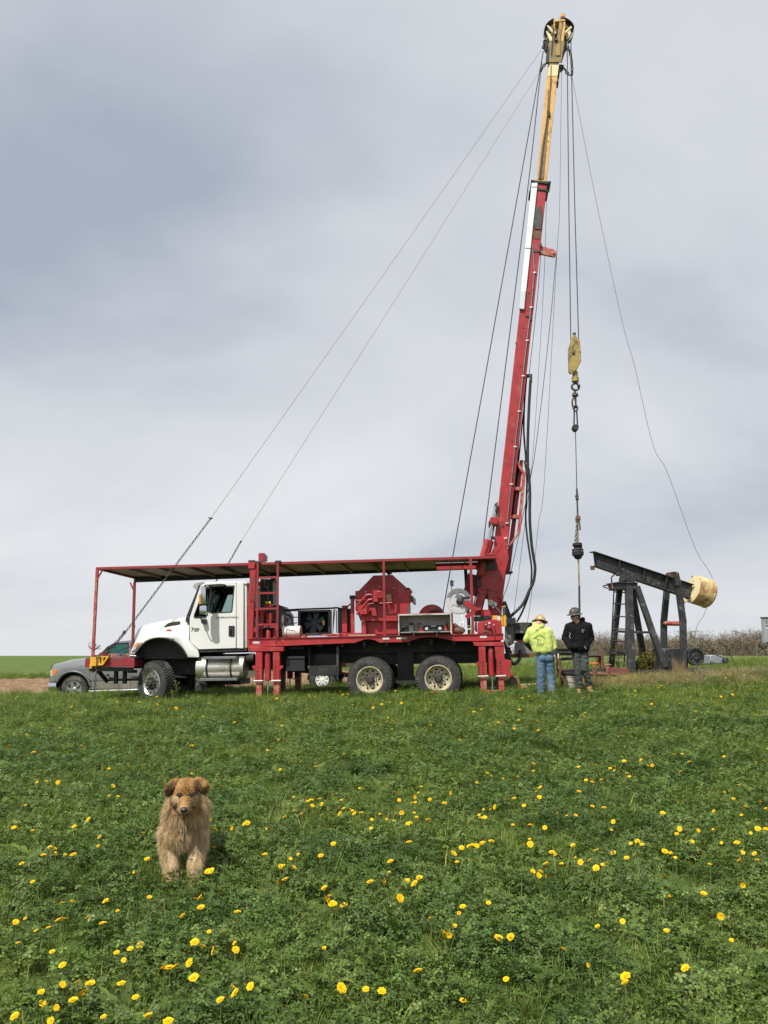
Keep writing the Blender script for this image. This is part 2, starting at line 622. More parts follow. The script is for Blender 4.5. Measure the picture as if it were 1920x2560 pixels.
# ------------------------------------------------------------------ ground shape
def sst(a, b, t):
    t = np.clip((t - a) / (b - a), 0, 1)
    return t * t * (3 - 2 * t)
def zg(x, y):
    x = np.asarray(x, float); y = np.asarray(y, float)
    s1 = sst(4, 19, y)
    s2 = sst(40, 110, y)
    z = s1 * (.175 + .029 * np.clip(x, -15, 15) * (1 - s2))
    z = z - 1.36 * np.clip((y - 22) / 98, 0, 1) - .032 * np.maximum(y - 120, 0)
    z = z + .20 * np.exp(-((x - 7.5) / 4.2) ** 2 - ((y - 22.0) / 3.2) ** 2)
    near = 1 - sst(30, 60, y)
    z = z + near * (.018 * np.sin(x * 1.7 + 1) * np.cos(y * 1.3) + .012 * np.sin(x * 3.9 + y * 2.7))
    return z
def on_ground(q, h=0.0):
    """world point where the view through pixel q meets the ground (raised by h)"""
    d = ray(q)
    lo, t = 2.0, 2.0
    while t < 400:
        p = EYE + d * (t / d.y)
        if p.z < float(zg(p.x, p.y)) + h:
            break
        lo = t; t *= 1.02
    hi = t
    for _ in range(18):
        m = (lo + hi) / 2
        p = EYE + d * (m / d.y)
        if p.z < float(zg(p.x, p.y)) + h:
            hi = m
        else:
            lo = m
    return EYE + d * (hi / d.y)

# ================================================================== THE SETTING
def grid_mesh(name, xs, ys, zf, m):
    X, Y = np.meshgrid(xs, ys)
    Z = zf(X, Y)
    nx, ny = len(xs), len(ys)
    v = np.stack([X, Y, Z], -1).reshape(-1, 3)
    i = np.arange((ny - 1) * nx).reshape(ny - 1, nx)[:, :-1].ravel()
    f = np.stack([i, i + 1, i + nx + 1, i + nx], 1)
    me = bpy.data.meshes.new(name)
    me.from_pydata(v.tolist(), [], f.tolist())
    me.polygons.foreach_set('use_smooth', [True] * len(me.polygons))
    me.materials.append(m)
    o = link(name, me)
    o['kind'] = 'structure'
    return o
def ground_mat():
    m = bpy.data.materials.new('field_turf')
    m.use_nodes = True
    t = m.node_tree; k = t.nodes.new; l = t.links.new
    b = t.nodes['Principled BSDF']
    b.inputs['Roughness'].default_value = .9
    b.inputs['Specular IOR Level'].default_value = .2
    c = k('ShaderNodeTexCoord')
    def noise(s, d=6, w=0.0):
        n = k('ShaderNodeTexNoise'); n.noise_dimensions = '4D'
        n.inputs['W'].default_value = w
        n.inputs['Scale'].default_value = s; n.inputs['Detail'].default_value = d
        n.inputs['Roughness'].default_value = .65
        l(c.outputs['Object'], n.inputs['Vector'])
        return n
    n = noise(.5); n2 = noise(9, 8, 3.0); n3 = noise(2.2, 4, 5.0)
    r = k('ShaderNodeValToRGB')
    r.color_ramp.elements[0].position = .3; r.color_ramp.elements[0].color = (.055, .095, .018, 1)
    r.color_ramp.elements[1].position = .7; r.color_ramp.elements[1].color = (.125, .175, .036, 1)
    mx = k('ShaderNodeMixRGB'); mx.inputs[0].default_value = .6
    l(n.outputs['Fac'], mx.inputs[1]); l(n2.outputs['Fac'], mx.inputs[2])
    l(mx.outputs[0], r.inputs[0])
    # dead stalks in patches
    mr = k('ShaderNodeMapRange'); mr.inputs[1].default_value = .58; mr.inputs[2].default_value = .75
    l(n3.outputs['Fac'], mr.inputs[0])
    mm = k('ShaderNodeMixRGB'); mm.inputs[2].default_value = (.12, .11, .05, 1)
    sc = k('ShaderNodeMath'); sc.operation = 'MULTIPLY'; sc.inputs[1].default_value = .45
    l(mr.outputs[0], sc.inputs[0]); l(sc.outputs[0], mm.inputs[0]); l(r.outputs[0], mm.inputs[1])
    l(mm.outputs[0], b.inputs['Base Color'])
    bp = k('ShaderNodeBump'); bp.inputs['Strength'].default_value = .8; bp.inputs['Distance'].default_value = .08
    l(n2.outputs['Fac'], bp.inputs['Height']); l(bp.outputs[0], b.inputs['Normal'])
    return m
xs = np.concatenate([-np.geomspace(900, 30, 22), np.linspace(-28, 28, 190), np.geomspace(30, 900, 22)])
ys = np.concatenate([np.linspace(-40, 1, 12), np.linspace(1.4, 45, 180), np.geomspace(46, 140, 40), np.geomspace(150, 2500, 25)])
ground = grid_mesh('ground', xs, ys, zg, ground_mat())

# ploughed strip behind the rig
soil_m = mat('ploughed_soil', (.20, .128, .078), .95, var=.35, vscale=4, bump=1.0, bscale=14, wear=(.26, .18, .115), wear_amt=.5, wscale=5, spec=.1)
def zsoil(x, y):
    yc = 33.5 - .0 * x
    e = np.minimum(sst(27.2, 28.2, y), 1 - sst(38.6, 39.6, y)) * (1 - sst(-2.0, 0.0, x))
    cl = .05 * np.sin(y * 8.1 + .6 * np.sin(x * .7)) + .05 * np.sin(x * 5.3 + y * 3.7) * np.sin(y * 6.1 - x * 2.9)
    cl = cl + .035 * np.sin(x * 13.7 + 2 * np.sin(y * 4.4)) * np.cos(y * 15.1)
    return zg(x, y) + .02 + e * (.10 + cl) - (1 - e) * .2
soil = grid_mesh('ploughed_strip', np.linspace(-30, .3, 330), np.linspace(27, 39.8, 130), zsoil, soil_m)
# pale dead-grass strip along the far edge of the field, right of the rig
straw_m = mat('dead_grass_strip', (.42, .33, .20), .95, var=.28, vscale=3, bump=.8, bscale=10, wear=(.20, .20, .08), wear_amt=.50, wscale=2.5, spec=.1)
def zstraw(x, y):
    w = 1.0 + .5 * np.sin(x * .5) + .3 * np.sin(x * 1.3)
    e = np.exp(-((y - 47 - .03 * x) / (w * 1.6)) ** 2)
    return zg(x, y) - .12 + e * .20 + .02 * np.sin(x * 7 + y * 3)
straw = grid_mesh('dead_grass_strip', np.linspace(1, 44, 200), np.linspace(42, 53, 40), zstraw, straw_m)

# ------------------------------------------------------------------ far trees
def leafy(name, pts_fn, m, parent=None, kind=None):
    V, Fc, Cc = pts_fn()
    me = bpy.data.meshes.new(name)
    me.from_pydata(V, [], Fc)
    at_ = me.color_attributes.new('tint', 'FLOAT_COLOR', 'POINT')
    at_.data.foreach_set('color', np.asarray(Cc, np.float32).ravel())
    me.materials.append(m)
    o = link(name, me, parent)
    if kind:
        o['kind'] = kind
    return o
TWIG = mat('bare_twigs', (1, 1, 1), .9, var=.2, vscale=.6, attr='tint', spec=.1)
FOL = mat('spring_leaves', (1, 1, 1), .7, var=.15, vscale=2, attr='tint', spec=.2, transl=.25)
def twig_tri(V, Fc, Cc, p, d, L, w, c):
    side = d.cross(Vector((random.uniform(-1, 1), random.uniform(-1, 1), random.uniform(-1, 1)))).normalized()
    i = len(V)
    V += [tuple(p - side * w), tuple(p + side * w), tuple(p + d * L)]
    Fc.append((i, i + 1, i + 2)); Cc += [(*c, 1)] * 3
def bare_tree(V, Fc, Cc, base, h, spread, n, c, w=.03, leafc=None, nleaf=0, ls=.1):
    """branching twigs: trunk, boughs, fans of twigs, a few buds"""
    base = Vector(base)
    def seg(p, d, L, w, lev):
        q = p + d * L
        i = len(V)
        s1 = d.cross(Vector((.3, 1, .2))).normalized() * w
        s2 = d.cross(s1).normalized() * w
        for e, k in ((p, 1), (q, .6)):
            for s_ in (s1, s2, -s1, -s2):
                V.append(tuple(e + s_ * k)); Cc.append((*c, 1))
        for a in range(4):
            b = (a + 1) % 4
            Fc.append((i + a, i + b, i + 4 + b, i + 4 + a))
        if lev == 0:
            for _ in range(n):
                t = random.random()
                dd = (d + Vector((random.gauss(0, .6), random.gauss(0, .6), random.gauss(.1, .5)))).normalized()
                st = p.lerp(q, t)
                LL = L * random.uniform(.5, 1.1)
                twig_tri(V, Fc, Cc, st, dd, LL, w * .5, c)
                for _ in range(3):
                    d3 = (dd + Vector((random.gauss(0, .6), random.gauss(0, .6), random.gauss(0, .5)))).normalized()
                    twig_tri(V, Fc, Cc, st + dd * LL * random.uniform(.3, .95), d3, LL * .55, w * .34, c)
            if leafc:
                for _ in range(nleaf):
                    t = Vector((random.gauss(0, .45), random.gauss(0, .45), random.gauss(0, .4))) * L + q
                    dd = Vector((random.gauss(0, 1), random.gauss(0, 1), random.gauss(0, 1))).normalized()
                    f = random.uniform(.7, 1.3)
                    twig_tri(V, Fc, Cc, t, dd, ls * random.uniform(.6, 1.4), ls * .4, tuple(x * f for x in leafc))
            return
        k = random.choice((3, 4, 4))
        for j in range(k):
            dd = (d * random.uniform(.7, 1.1) + Vector((random.gauss(0, .42), random.gauss(0, .42), random.uniform(-.1, .35))) * spread).normalized()
            seg(p.lerp(q, random.uniform(.55, 1)), dd, L * random.uniform(.6, .85), w * .62, lev - 1)
    seg(base, Vector((random.gauss(0, .05), random.gauss(0, .05), 1)).normalized(), h * .32, w * 2.2, 2)

def wood():
    V, Fc, Cc = [], [], []
    for k in range(270):
        y = random.uniform(128, 150)
        px = 1290 + (2400 - 1290) * k / 270 + random.uniform(-4, 4)
        x = (px - 960) / F_PX * y
        hpx = np.interp(px, [1290, 1385, 1440, 1470, 1530, 1600, 1660, 1720, 1800, 1850, 1900, 1950, 2330],
                        [16, 38, 46, 52, 52, 44, 58, 56, 52, 62, 66, 70, 70]) * (random.uniform(.6, .95) if random.random() < .75 else random.uniform(.95, 1.22))
        z = float(zg(x, y)) - .3
        top = 1.6 - (1632 - hpx - HORIZON) / F_PX * y
        h = max(1.5, top - z)
        f = random.uniform(.88, 1.12)
        c = random.choice([(.19, .148, .11), (.205, .152, .118), (.165, .142, .10), (.185, .155, .11)])
        lf = random.choice([(.175, .158, .09), (.19, .145, .108), (.15, .152, .07), (.205, .158, .122)])
        # brush round the foot of each tree
        for _ in range(260):
            p = Vector((x + random.gauss(0, .9), y + random.gauss(0, 1.2), z + h * random.random() ** 1.25 * .85))
            d = Vector((random.gauss(0, .7), random.gauss(0, .7), random.uniform(.2, 1))).normalized()
            twig_tri(V, Fc, Cc, p, d, random.uniform(.4, .9), random.uniform(.02, .05), tuple(a * f * random.uniform(.85, 1.15) for a in (c if random.random() < .6 else lf)))
        bare_tree(V, Fc, Cc, (x, y, z), h, 1.0, 3, tuple(a * f for a in c), .05, lf, 7, .16)
    return V, Fc, Cc
w = leafy('far_wood', wood, TWIG, kind='stuff')
tag(w, 'hazy brown bare wood along the far edge of the field at right', 'woodland')

def lone_tree(q_base, y, h, label, n, spread=1.15, leafc=None, nleaf=0, w=.05, c=(.13, .115, .10)):
    p = at(q_base, y)
    z = float(zg(p.x, p.y))
    t = thing('bare_tree', label, 'tree', (p.x, p.y, z))
    def crown():
        V, Fc, Cc = [], [], []
        bare_tree(V, Fc, Cc, (0, 0, 0), h, spread, n, c, w, leafc, nleaf, .22)
        return V, Fc, Cc
    leafy('crown', crown, TWIG, t)
    MB().tube([(0, 0, -1.2), (0, 0, h * .2), (.05, 0, h * .36)], [w * 2.6, w * 2.2, w * 1.7], 7).build('trunk', TWIGB, t)
TWIGB = mat('grey_bark', (.13, .115, .10), .9, var=.2)
random.seed(31)
lone_tree((232, 1640), 121, 2.6, 'small round bare tree on the horizon behind the red front post', 6, 1.7, None, 0, .045)
lone_tree((1735, 1632), 118, 4.6, 'pale leafing tree above the wood beside the cream counterweight', 6, 1.0, (.24, .24, .16), 12, .04, (.21, .19, .155))
lone_tree((1804, 1632), 118, 3.9, 'thin bare tree above the wood halfway to the grey box', 5, .8, None, 0, .04, (.17, .15, .135))
lone_tree((1893, 1632), 118, 5.2, 'tall bare twiggy tree above the wood beside the grey electrical box', 8, 1.0, None, 0, .04, (.19, .165, .145))

# ================================================================== THE RIG TRUCK
tr = Frame((1012, 1738), 20.0, yaw=6, tilt=1.1, roll=1.7)
rig = thing('rig_truck', 'red well service rig truck with white cab, long canopy and raised red and yellow mast', 'truck', tr.M)
FAR = 2.46                                                  # far side of the deck

def pts(f, *uv):
    return [f(u, v) for u, v in uv]
def part(name, m, fn, parent=rig, bevel=.004, **kw):
    mb = MB()
    fn(mb)
    return mb.build(name, m, parent, bevel=bevel, **kw)

# ---- wheels
def tyre_mesh(name, Rr=.53, W=.28, r0=.305, n=48, lug=.022, rows=4):
    mb = MB()
    mb.lathe([(r0, .035), (r0 + .03, .012), (.40, 0), (.46, .002), (Rr - .03, .018), (Rr - .008, .035), (Rr, .06), (Rr, W - .06),
              (Rr - .008, W - .035), (Rr - .03, W - .018), (.46, W - .002), (.40, W), (r0 + .03, W - .012), (r0, W - .035)], (0, 0, 0), n=n)
    for k in range(n):
        for row in range(rows):
            a = 2 * math.pi * (k + (.5 if row % 2 else 0) + random.uniform(-.06, .06)) / n
            c, s_ = math.cos(a), math.sin(a)
            y0 = .012 + (W - .024) * row / rows + .006
            y1 = .012 + (W - .024) * (row + 1) / rows - .006
            hw = math.pi * Rr / n * (.72 if row in (0, rows - 1) else .66)
            ra = Rr - (.045 if row in (0, rows - 1) else .015)
            rb = Rr + lug
            def tf(x, y, r):
                return (c * r - s_ * x, y, s_ * r + c * x)
            sk = .25 * hw * (1 if row % 2 else -1)
            vs = [tf(-hw + sk, y0, ra), tf(hw + sk, y0, ra), tf(hw - sk, y1, ra), tf(-hw - sk, y1, ra),
                  tf(-hw * .85 + sk, y0 + .004, rb - (.012 if row == 0 else 0)), tf(hw * .85 + sk, y0 + .004, rb - (.012 if row == 0 else 0)),
                  tf(hw * .85 - sk, y1 - .004, rb), tf(-hw * .85 - sk, y1 - .004, rb)]
            mb.add(vs, [(0, 1, 2, 3), (4, 7, 6, 5), (0, 4, 5, 1), (1, 5, 6, 2), (2, 6, 7, 3), (3, 7, 4, 0)])
    return mb.mesh(name, RUBBER, smooth=30)
TYRE = tyre_mesh('truck_tyre', .525)
TYREF = tyre_mesh('truck_front_tyre', .525, .32, lug=.026)
def ring_holes(n, r, hr, a0=0):
    return [circle(r * math.cos(a0 + 2 * math.pi * k / n), r * math.sin(a0 + 2 * math.pi * k / n), hr, 10) for k in range(n)]
# rear: deep dished rim
mb = MB()
mb.lathe([(.300, .06), (.322, .035), (.322, .022), (.300, .020), (.285, .05), (.275, .12), (.262, .165), (.240, .172)], (0, 0, 0), n=40)
mb.prism(circle(0, 0, .262, 40), .168, .182, ring_holes(10, .213, .028))
RIMR = mb.mesh('rear_rim', RIMTAN)
mb = MB()
mb.lathe([(.0, .06), (.06, .06), (.072, .075), (.085, .13), (.11, .15), (.11, .175)], (0, 0, 0), n=24)
for k in range(10):
    a = 2 * math.pi * (k + .5) / 10
    mb.cyl((.145 * math.cos(a), .175, .145 * math.sin(a)), (.145 * math.cos(a), .125, .145 * math.sin(a)), .018, .015, 8)
for k in range(8):
    a = 2 * math.pi * k / 8
    mb.cyl((.07 * math.cos(a), .12, .07 * math.sin(a)), (.07 * math.cos(a), .068, .07 * math.sin(a)), .010, n=6)
HUBR = mb.mesh('rear_hub', DSTEEL)
# front: shallow polished disc
mb = MB()
mb.lathe([(.300, .06), (.322, .035), (.322, .016), (.300, .010), (.275, .035), (.265, .045)], (0, 0, 0), n=40)
mb.prism(circle(0, 0, .268, 40), .040, .055, ring_holes(10, .222, .026))
RIMF = mb.mesh('front_rim', ALU)
mb = MB()
mb.lathe([(.0, -.075), (.055, -.075), (.075, -.06), (.085, .0), (.105, .01), (.165, .03), (.165, .045)], (0, 0, 0), n=28)
for k in range(10):
    a = 2 * math.pi * (k + .5) / 10
    mb.cyl((.138 * math.cos(a), .04, .138 * math.sin(a)), (.138 * math.cos(a), -.045, .138 * math.sin(a)), .021, .016, 8)
for k in range(6):
    a = 2 * math.pi * k / 6
    mb.cyl((.06 * math.cos(a), -.04, .06 * math.sin(a)), (.06 * math.cos(a), -.085, .06 * math.sin(a)), .013, n=6)
HUBF = mb.mesh('front_hub', DSTEEL)
mb = MB()
mb.cyl((0, .19, 0), (0, .22, 0), .26, n=24)
WELL = mb.mesh('wheel_back', CHASSIS)
def wheel(q, y, front=False, flip=False):
    c = tr(q, .02)
    e = bpy.data.objects.new('wheel', None); col.objects.link(e); e.parent = rig
    e.location = (c.x, y, c.z)
    a = random.uniform(0, 1)
    e.rotation_euler = (0, a, R(180 if flip else 0) + (R(-30) if front else 0))
    link('tyre', TYREF if front else TYRE, e); link('rim', RIMF if front else RIMR, e)
    link('hub', HUBF if front else HUBR, e); link('brake_drum', WELL, e)
    if not front:
        t2 = link('tyre', TYRE, e); t2.location = (0, .32, 0)
    return c
wc = [wheel(C2(895, 995), .02), wheel(C2(1370, 985), .02)]
fc = wheel(CB(992, 1075), .06, True)
wheel(C2(895, 995), FAR - .02, flip=True); wheel(C2(1370, 985), FAR - .02, flip=True); wheel(CB(992, 1075), FAR - .06, True, True)

# ---- chassis under the deck
def chassis(mb):
    x0 = tr(C1(720, 980), .8).x; x1 = tr(CE(1040, 1900), .8).x
    for y in (.78, 1.60):
        mb.box((x0, y, .72), (x1, y + .09, 1.0))
    for k in range(9):
        x = x0 + (x1 - x0) * k / 8
        mb.box((x, .80, .76), (x + .1, 1.66, .94))
    for c in wc + [fc]:
        mb.cyl((c.x, .3, c.z), (c.x, 2.15, c.z), .075, n=12)
        mb.ball((c.x, 1.22, c.z), (.22, .2, .21), 14, 9)
    # springs and walking beam
    xm = (wc[0].x + wc[1].x) / 2
    mb.beam((wc[0].x, .62, wc[0].z - .04), (wc[1].x, .62, wc[1].z - .04), .10, .14)
    mb.beam((wc[0].x, 1.84, wc[0].z - .04), (wc[1].x, 1.84, wc[1].z - .04), .10, .14)
    mb.box((xm - .2, .62, wc[0].z - .05), (xm + .2, .72, 1.0))
    for y in (.62, 1.84):
        for k in range(5):
            mb.box((fc.x - .72 + k * .1, y - .05, fc.z + .12 + k * .022), (fc.x + .72 - k * .1, y + .05, fc.z + .138 + k * .022))
        mb.box((fc.x - .08, y - .06, fc.z - .12), (fc.x + .08, y + .06, fc.z + .26))
    # engine, gearbox and driveline
    mb.box((fc.x - .35, .75, .55), (fc.x + 1.3, 1.7, 1.2))
    mb.box((fc.x + 1.3, .95, .62), (fc.x + 2.2, 1.5, 1.05))
    mb.cyl((fc.x + 2.2, 1.22, .75), (wc[0].x, 1.22, wc[0].z + .03), .06, n=10)
    mb.cyl((fc.x + 2.2, 1.9, .86), (fc.x + 3.4, 1.9, .86), .2, n=18)
    # subframe under the deck
    for k in range(12):
        x = -3.7 + k * .54
        mb.box((x, .1, 1.16), (x + .07, FAR - .1, 1.30))
    mb.box((-3.7, .62, 1.0), (2.3, .72, 1.30)); mb.box((-3.7, 1.76, 1.0), (2.3, 1.86, 1.30))
part('chassis', CHASSIS, chassis, bevel=0)
part('locker', BLACK, lambda mb: (pbox(mb, tr, CL(905, 440), CL(1318, 590), .12, .16), pbox(mb, tr, CL(905, 575), CL(1318, 592), .16, .62),
     pbox(mb, tr, CL(900, 150), CL(912, 592), .12, .62), pbox(mb, tr, CL(1306, 150), CL(1345, 592), .12, .62), pbox(mb, tr, CL(905, 150), CL(1318, 592), .62, .64)), bevel=.006)
part('battery_box', BLACK, lambda mb: (pprism(mb, tr, pts(CL, (565, 345), (838, 345), (838, 480), (850, 520), (545, 520), (565, 480)), .12, .55),
     pbox(mb, tr, CL(570, 302), CL(840, 340), .10, .57)), bevel=.008)
part('air_tank', CHASSIS, lambda mb: (mb.cyl(tr(CL(-10, 330), .4), tr(CL(95, 330), .4), .12, n=18), pbox(mb, tr, CL(600, 160), CL(830, 200), .2, .5)))
part('mud_flap_bracket', RUST, lambda mb: (pbox(mb, tr, CL(1380, 395), CL(1450, 465), .40, .44), pbox(mb, tr, CL(1375, 540), CL(1470, 558), .4, .43), pbox(mb, tr, CL(1422, 558), CL(1446, 605), .4, .43)))
part('wheel_chock', WOOD, lambda mb: pbox(mb, tr, CL(1450, 400), CL(1570, 462), .42, .62))

# ---- cab
DY0, DY1 = .20, .245
W_MAIN = pts(CA, (1090, 248), (1368, 246), (1340, 555), (1322, 568), (1080, 578), (1052, 556))
W_QTR = pts(CA, (988, 268), (1070, 262), (1030, 590), (1004, 632), (872, 636), (860, 612))
DOOR = pts(CA, (800, 640), (940, 222), (975, 203), (1398, 195), (1398, 1040), (915, 1056), (890, 1036), (797, 945))
door = part('door', WHITE, lambda mb: pprism(mb, tr, DOOR, DY0, DY1, (W_MAIN, W_QTR)), bevel=.008, label='white cab door with side window and black lettering')
MIR = 2 * (FAR / 2)
def mirror_y(o, name=None):
    """the same panel on the far side"""
    c = o.copy(); c.data = o.data.copy(); col.objects.link(c); c.parent = o.parent
    for v in c.data.vertices:
        v.co.y = FAR - v.co.y
    c.data.flip_normals()
    if 'label' in c:
        del c['label']
    return c
mirror_y(door)
def scale_px(P, k):
    cx = sum(p[0] for p in P) / len(P); cy = sum(p[1] for p in P) / len(P)
    return [(cx + (x - cx) * k, cy + (y - cy) * k) for x, y in P]
for Wp, kk in ((W_MAIN, 1.09), (W_QTR, 1.12)):
    g = part('window_seal', PLASTIC, lambda mb: pprism(mb, tr, scale_px(Wp, kk), DY0 - .008, DY1 + .004, (scale_px(Wp, .985),)), parent=door, bevel=.003)
    p_ = part('window_glass', WGLASS if Wp is W_MAIN else DGLASS, lambda mb: pprism(mb, tr, scale_px(Wp, 1.02), DY0 + .012, DY0 + .017), parent=door, bevel=0)
def handle(mb):
    pprism(mb, tr, pts(CA, (1310, 748), (1372, 748), (1382, 760), (1382, 880), (1372, 892), (1312, 890), (1303, 880), (1303, 760)), DY0 - .012, DY0 + .01)
    mb.tube(smooth_path([tr(CA(1330, 770), DY0 - .01), tr(CA(1325, 800), DY0 - .035), tr(CA(1325, 840), DY0 - .035), tr(CA(1330, 865), DY0 - .01)], 4), .018, 8)
part('door_handle', PLASTIC, handle, parent=door)
p0 = tr(CA(1290, 641), DY0 - .006)
text_obj('model_lettering', 'INTERNATIONAL', .062, INK, Matrix.Translation(p0) @ FACE_CAM, door, .001, 1.25, .0008)
p0 = tr(CA(888, 796), DY0 - .006)
text_obj('model_number', '400', .092, INK, Matrix.Translation(p0) @ FACE_CAM, door, .001, 1.05, .0015)
p0 = tr(CA(833, 800), DY0 - .006)
text_obj('model_number', '7', .135, INK, Matrix.Translation(p0) @ FACE_CAM, door, .001, 1.0, .0015)
part('model_strip', INK, lambda mb: pbox(mb, tr, CA(856, 816), CA(908, 821), DY0 - .006, DY0 - .002), parent=door, bevel=0)
cabp = part('cab_corner_panel', WHITE, lambda mb: pprism(mb, tr, pts(CA, (1405, 195), (1470, 190), (1497, 205), (1500, 1040), (1490, 1045), (1405, 1042)), DY0, DY1 + .1), bevel=.012)
mirror_y(cabp)
def cab_shell(mb):
    # roof, back wall with rounded corners, floor, cowl
    pprism(mb, tr, pts(CA, (936, 222), (965, 184), (1000, 178), (1460, 172), (1530, 182), (1550, 206), (1530, 214), (1460, 194), (975, 206)), DY0 + .02, FAR - DY0 - .02)
    pprism(mb, tr, pts(CA, (1475, 192), (1540, 206), (1545, 1040), (1498, 1045)), DY0 + .06, FAR - DY0 - .06)
part('cab_shell', WHITE, cab_shell, bevel=.03, seg=3)
part('cab_floor', CHASSIS, lambda mb: (pprism(mb, tr, pts(CA, (800, 960), (905, 1062), (1540, 1045), (1540, 1075), (900, 1095), (790, 1000)), DY0 + .03, FAR - DY0 - .03),
     pprism(mb, tr, pts(CA, (800, 650), (840, 650), (840, 980), (800, 950)), DY0 + .05, FAR - DY0 - .05)))
def interior(mb):
    for y in (.45, 1.5):
        mb.cur = 0
        pprism(mb, tr, pts(CA, (1250, 700), (1420, 680), (1460, 400), (1440, 250), (1400, 250), (1370, 420), (1340, 640)), y, y + .52)
        pprism(mb, tr, pts(CA, (1130, 700), (1400, 690), (1400, 780), (1120, 790)), y, y + .55)
    pprism(mb, tr, pts(CA, (840, 600), (960, 610), (1000, 700), (960, 900), (840, 900)), .35, 2.1)
    pbox(mb, tr, CA(990, 212), CA(1440, 255), .30, 2.15)                       # head lining
    pbox(mb, tr, CA(1400, 240), CA(1465, 560), .28, .62)
    c = tr(CA(1060, 560), .70)
    mb.tube([c + Vector((.13 * math.cos(a) * .5, .22 * math.cos(a) * 0 + .21 * math.sin(a), .2 * math.cos(a))) for a in [2 * math.pi * k / 20 for k in range(20)]], .016, 6, closed=True)
part('cab_interior', mat('cab_trim', (.035, .034, .033), .8, var=.2), interior, bevel=.01)
def windscreen(mb):
    a, b = tr(CA(778, 622), DY0), tr(CA(938, 225), DY0)
    for y0, y1 in ((.30, FAR / 2 - .02), (FAR / 2 + .02, FAR - .30)):
        d = Vector((b.x - a.x, 0, b.z - a.z)); n = Vector((d.z, 0, -d.x)).normalized() * .004
        vs = [Vector((a.x, y0, a.z)), Vector((a.x, y1, a.z)), Vector((b.x, y1, b.z)), Vector((b.x, y0, b.z))]
        mb.add([v + n for v in vs] + [v - n for v in vs], [(0, 1, 2, 3), (7, 6, 5, 4), (0, 4, 5, 1), (1, 5, 6, 2), (2, 6, 7, 3), (3, 7, 4, 0)])
part('windscreen', DGLASS, windscreen, bevel=0)
def a_pillar(mb):
    for y in (DY0 + .02, FAR - DY0 - .10):
        a, b = tr(CA(770, 628), DY0), tr(CA(930, 232), DY0)
        mb.beam((a.x, y + .04, a.z), (b.x, y + .04, b.z), .09, .07)
part('windscreen_frame', PLASTIC, a_pillar)
part('sun_visor', ALU, lambda mb: pprism(mb, tr, pts(CA, (838, 240), (868, 204), (920, 188), (990, 182), (992, 196), (950, 208), (915, 232), (896, 286), (880, 282)), DY0, FAR - DY0), bevel=.012)
part('roof_marker_light', PLASTIC, lambda mb: (pprism(mb, tr, pts(CA, (1040, 232), (1060, 212), (1180, 204), (1250, 208), (1262, 220), (1240, 240), (1060, 250)), DY0 - .10, DY0 + .05)), bevel=.012)
# mirror
def mirror_head(mb):
    pprism(mb, tr, pts(CA, (948, 222), (985, 222), (1006, 260), (1004, 474), (944, 474), (940, 250)), -.27, -.10)
    pprism(mb, tr, pts(CA, (922, 490), (1015, 484), (1018, 585), (985, 602), (925, 590)), -.25, -.10)
mir = part('mirror', CHROME, mirror_head, bevel=.02, seg=2)
part('mirror_marker', AMBER, lambda mb: pprism(mb, tr, pts(CA, (922, 345), (942, 335), (944, 470), (920, 468)), -.26, -.12), parent=mir)
def mirror_arm(mb):
    mb.tube(smooth_path([tr(CA(975, 235), -.18), tr(CA(1040, 222), -.05), tr(CA(1080, 228), .2)], 4), .016, 8)
    mb.tube(smooth_path([tr(CA(930, 600), -.2), tr(CA(935, 640), -.12), tr(CA(955, 680), .1)], 4), .016, 8)
    pprism(mb, tr, pts(CA, (945, 672), (962, 658), (1004, 660), (1006, 708), (985, 726), (948, 716)), .08, .2)
part('mirror_bracket', PLASTIC, mirror_arm, parent=mir)
mm_ = mirror_y(mir)

# ---- hood and fenders
HY = .52
part('hood', WHITE, lambda mb: pprism(mb, tr, pts(CA, (797, 626), (600, 655), (400, 694), (190, 742), (172, 765), (135, 850), (100, 950), (95, 1090), (790, 1090)), HY, FAR - HY), bevel=.05, seg=3)
part('cowl', PLASTIC, lambda mb: pprism(mb, tr, pts(CA, (745, 634), (800, 616), (806, 700), (745, 700)), HY - .1, FAR - HY + .1), bevel=.01)
F_OUT = pts(CA, (28, 1118), (48, 1052), (95, 968), (180, 897), (300, 852), (450, 836), (600, 850), (700, 884), (784, 915), (802, 950), (905, 1060), (922, 1120), (925, 1160), (770, 1160),
            (762, 1140), (718, 1060), (650, 985), (560, 930), (430, 906), (320, 918), (220, 962), (140, 1042), (88, 1118))
F_IN = pts(CA, (60, 1105), (70, 1030), (100, 930), (152, 845), (300, 800), (450, 765), (600, 738), (700, 716), (790, 700), (802, 950), (905, 1060), (922, 1120), (925, 1160), (770, 1160),
           (762, 1140), (718, 1060), (650, 985), (560, 930), (430, 906), (320, 918), (220, 962), (140, 1042), (88, 1118))
def fender(mb):
    mb.prism([tr.xz(p, .12) for p in F_OUT], .12, HY + .03, poly2=[tr.xz(p, HY) for p in F_IN])
fe = part('fender', WHITE, fender, bevel=.012, smooth=45)
mirror_y(fe)
arch = [tr(p, .10) for p in F_OUT[14:]]
part('fender_flare', RUBBER, lambda mb: mb.tube(smooth_path(arch, 3), .022, 7))
part('wheel_well', CHASSIS, lambda mb: pprism(mb, tr, pts(CA, (80, 1130), (140, 1020), (220, 945), (320, 895), (560, 910), (660, 965), (730, 1060), (775, 1160), (760, 1180), (80, 1180)), HY - .10, HY - .01))
def hl(mb):
    pprism(mb, tr, pts(CA, (42, 1092), (64, 1010), (110, 958), (182, 962), (170, 985), (100, 1055)), .085, .2)
hlo = part('headlight', LENS, hl, bevel=.01)
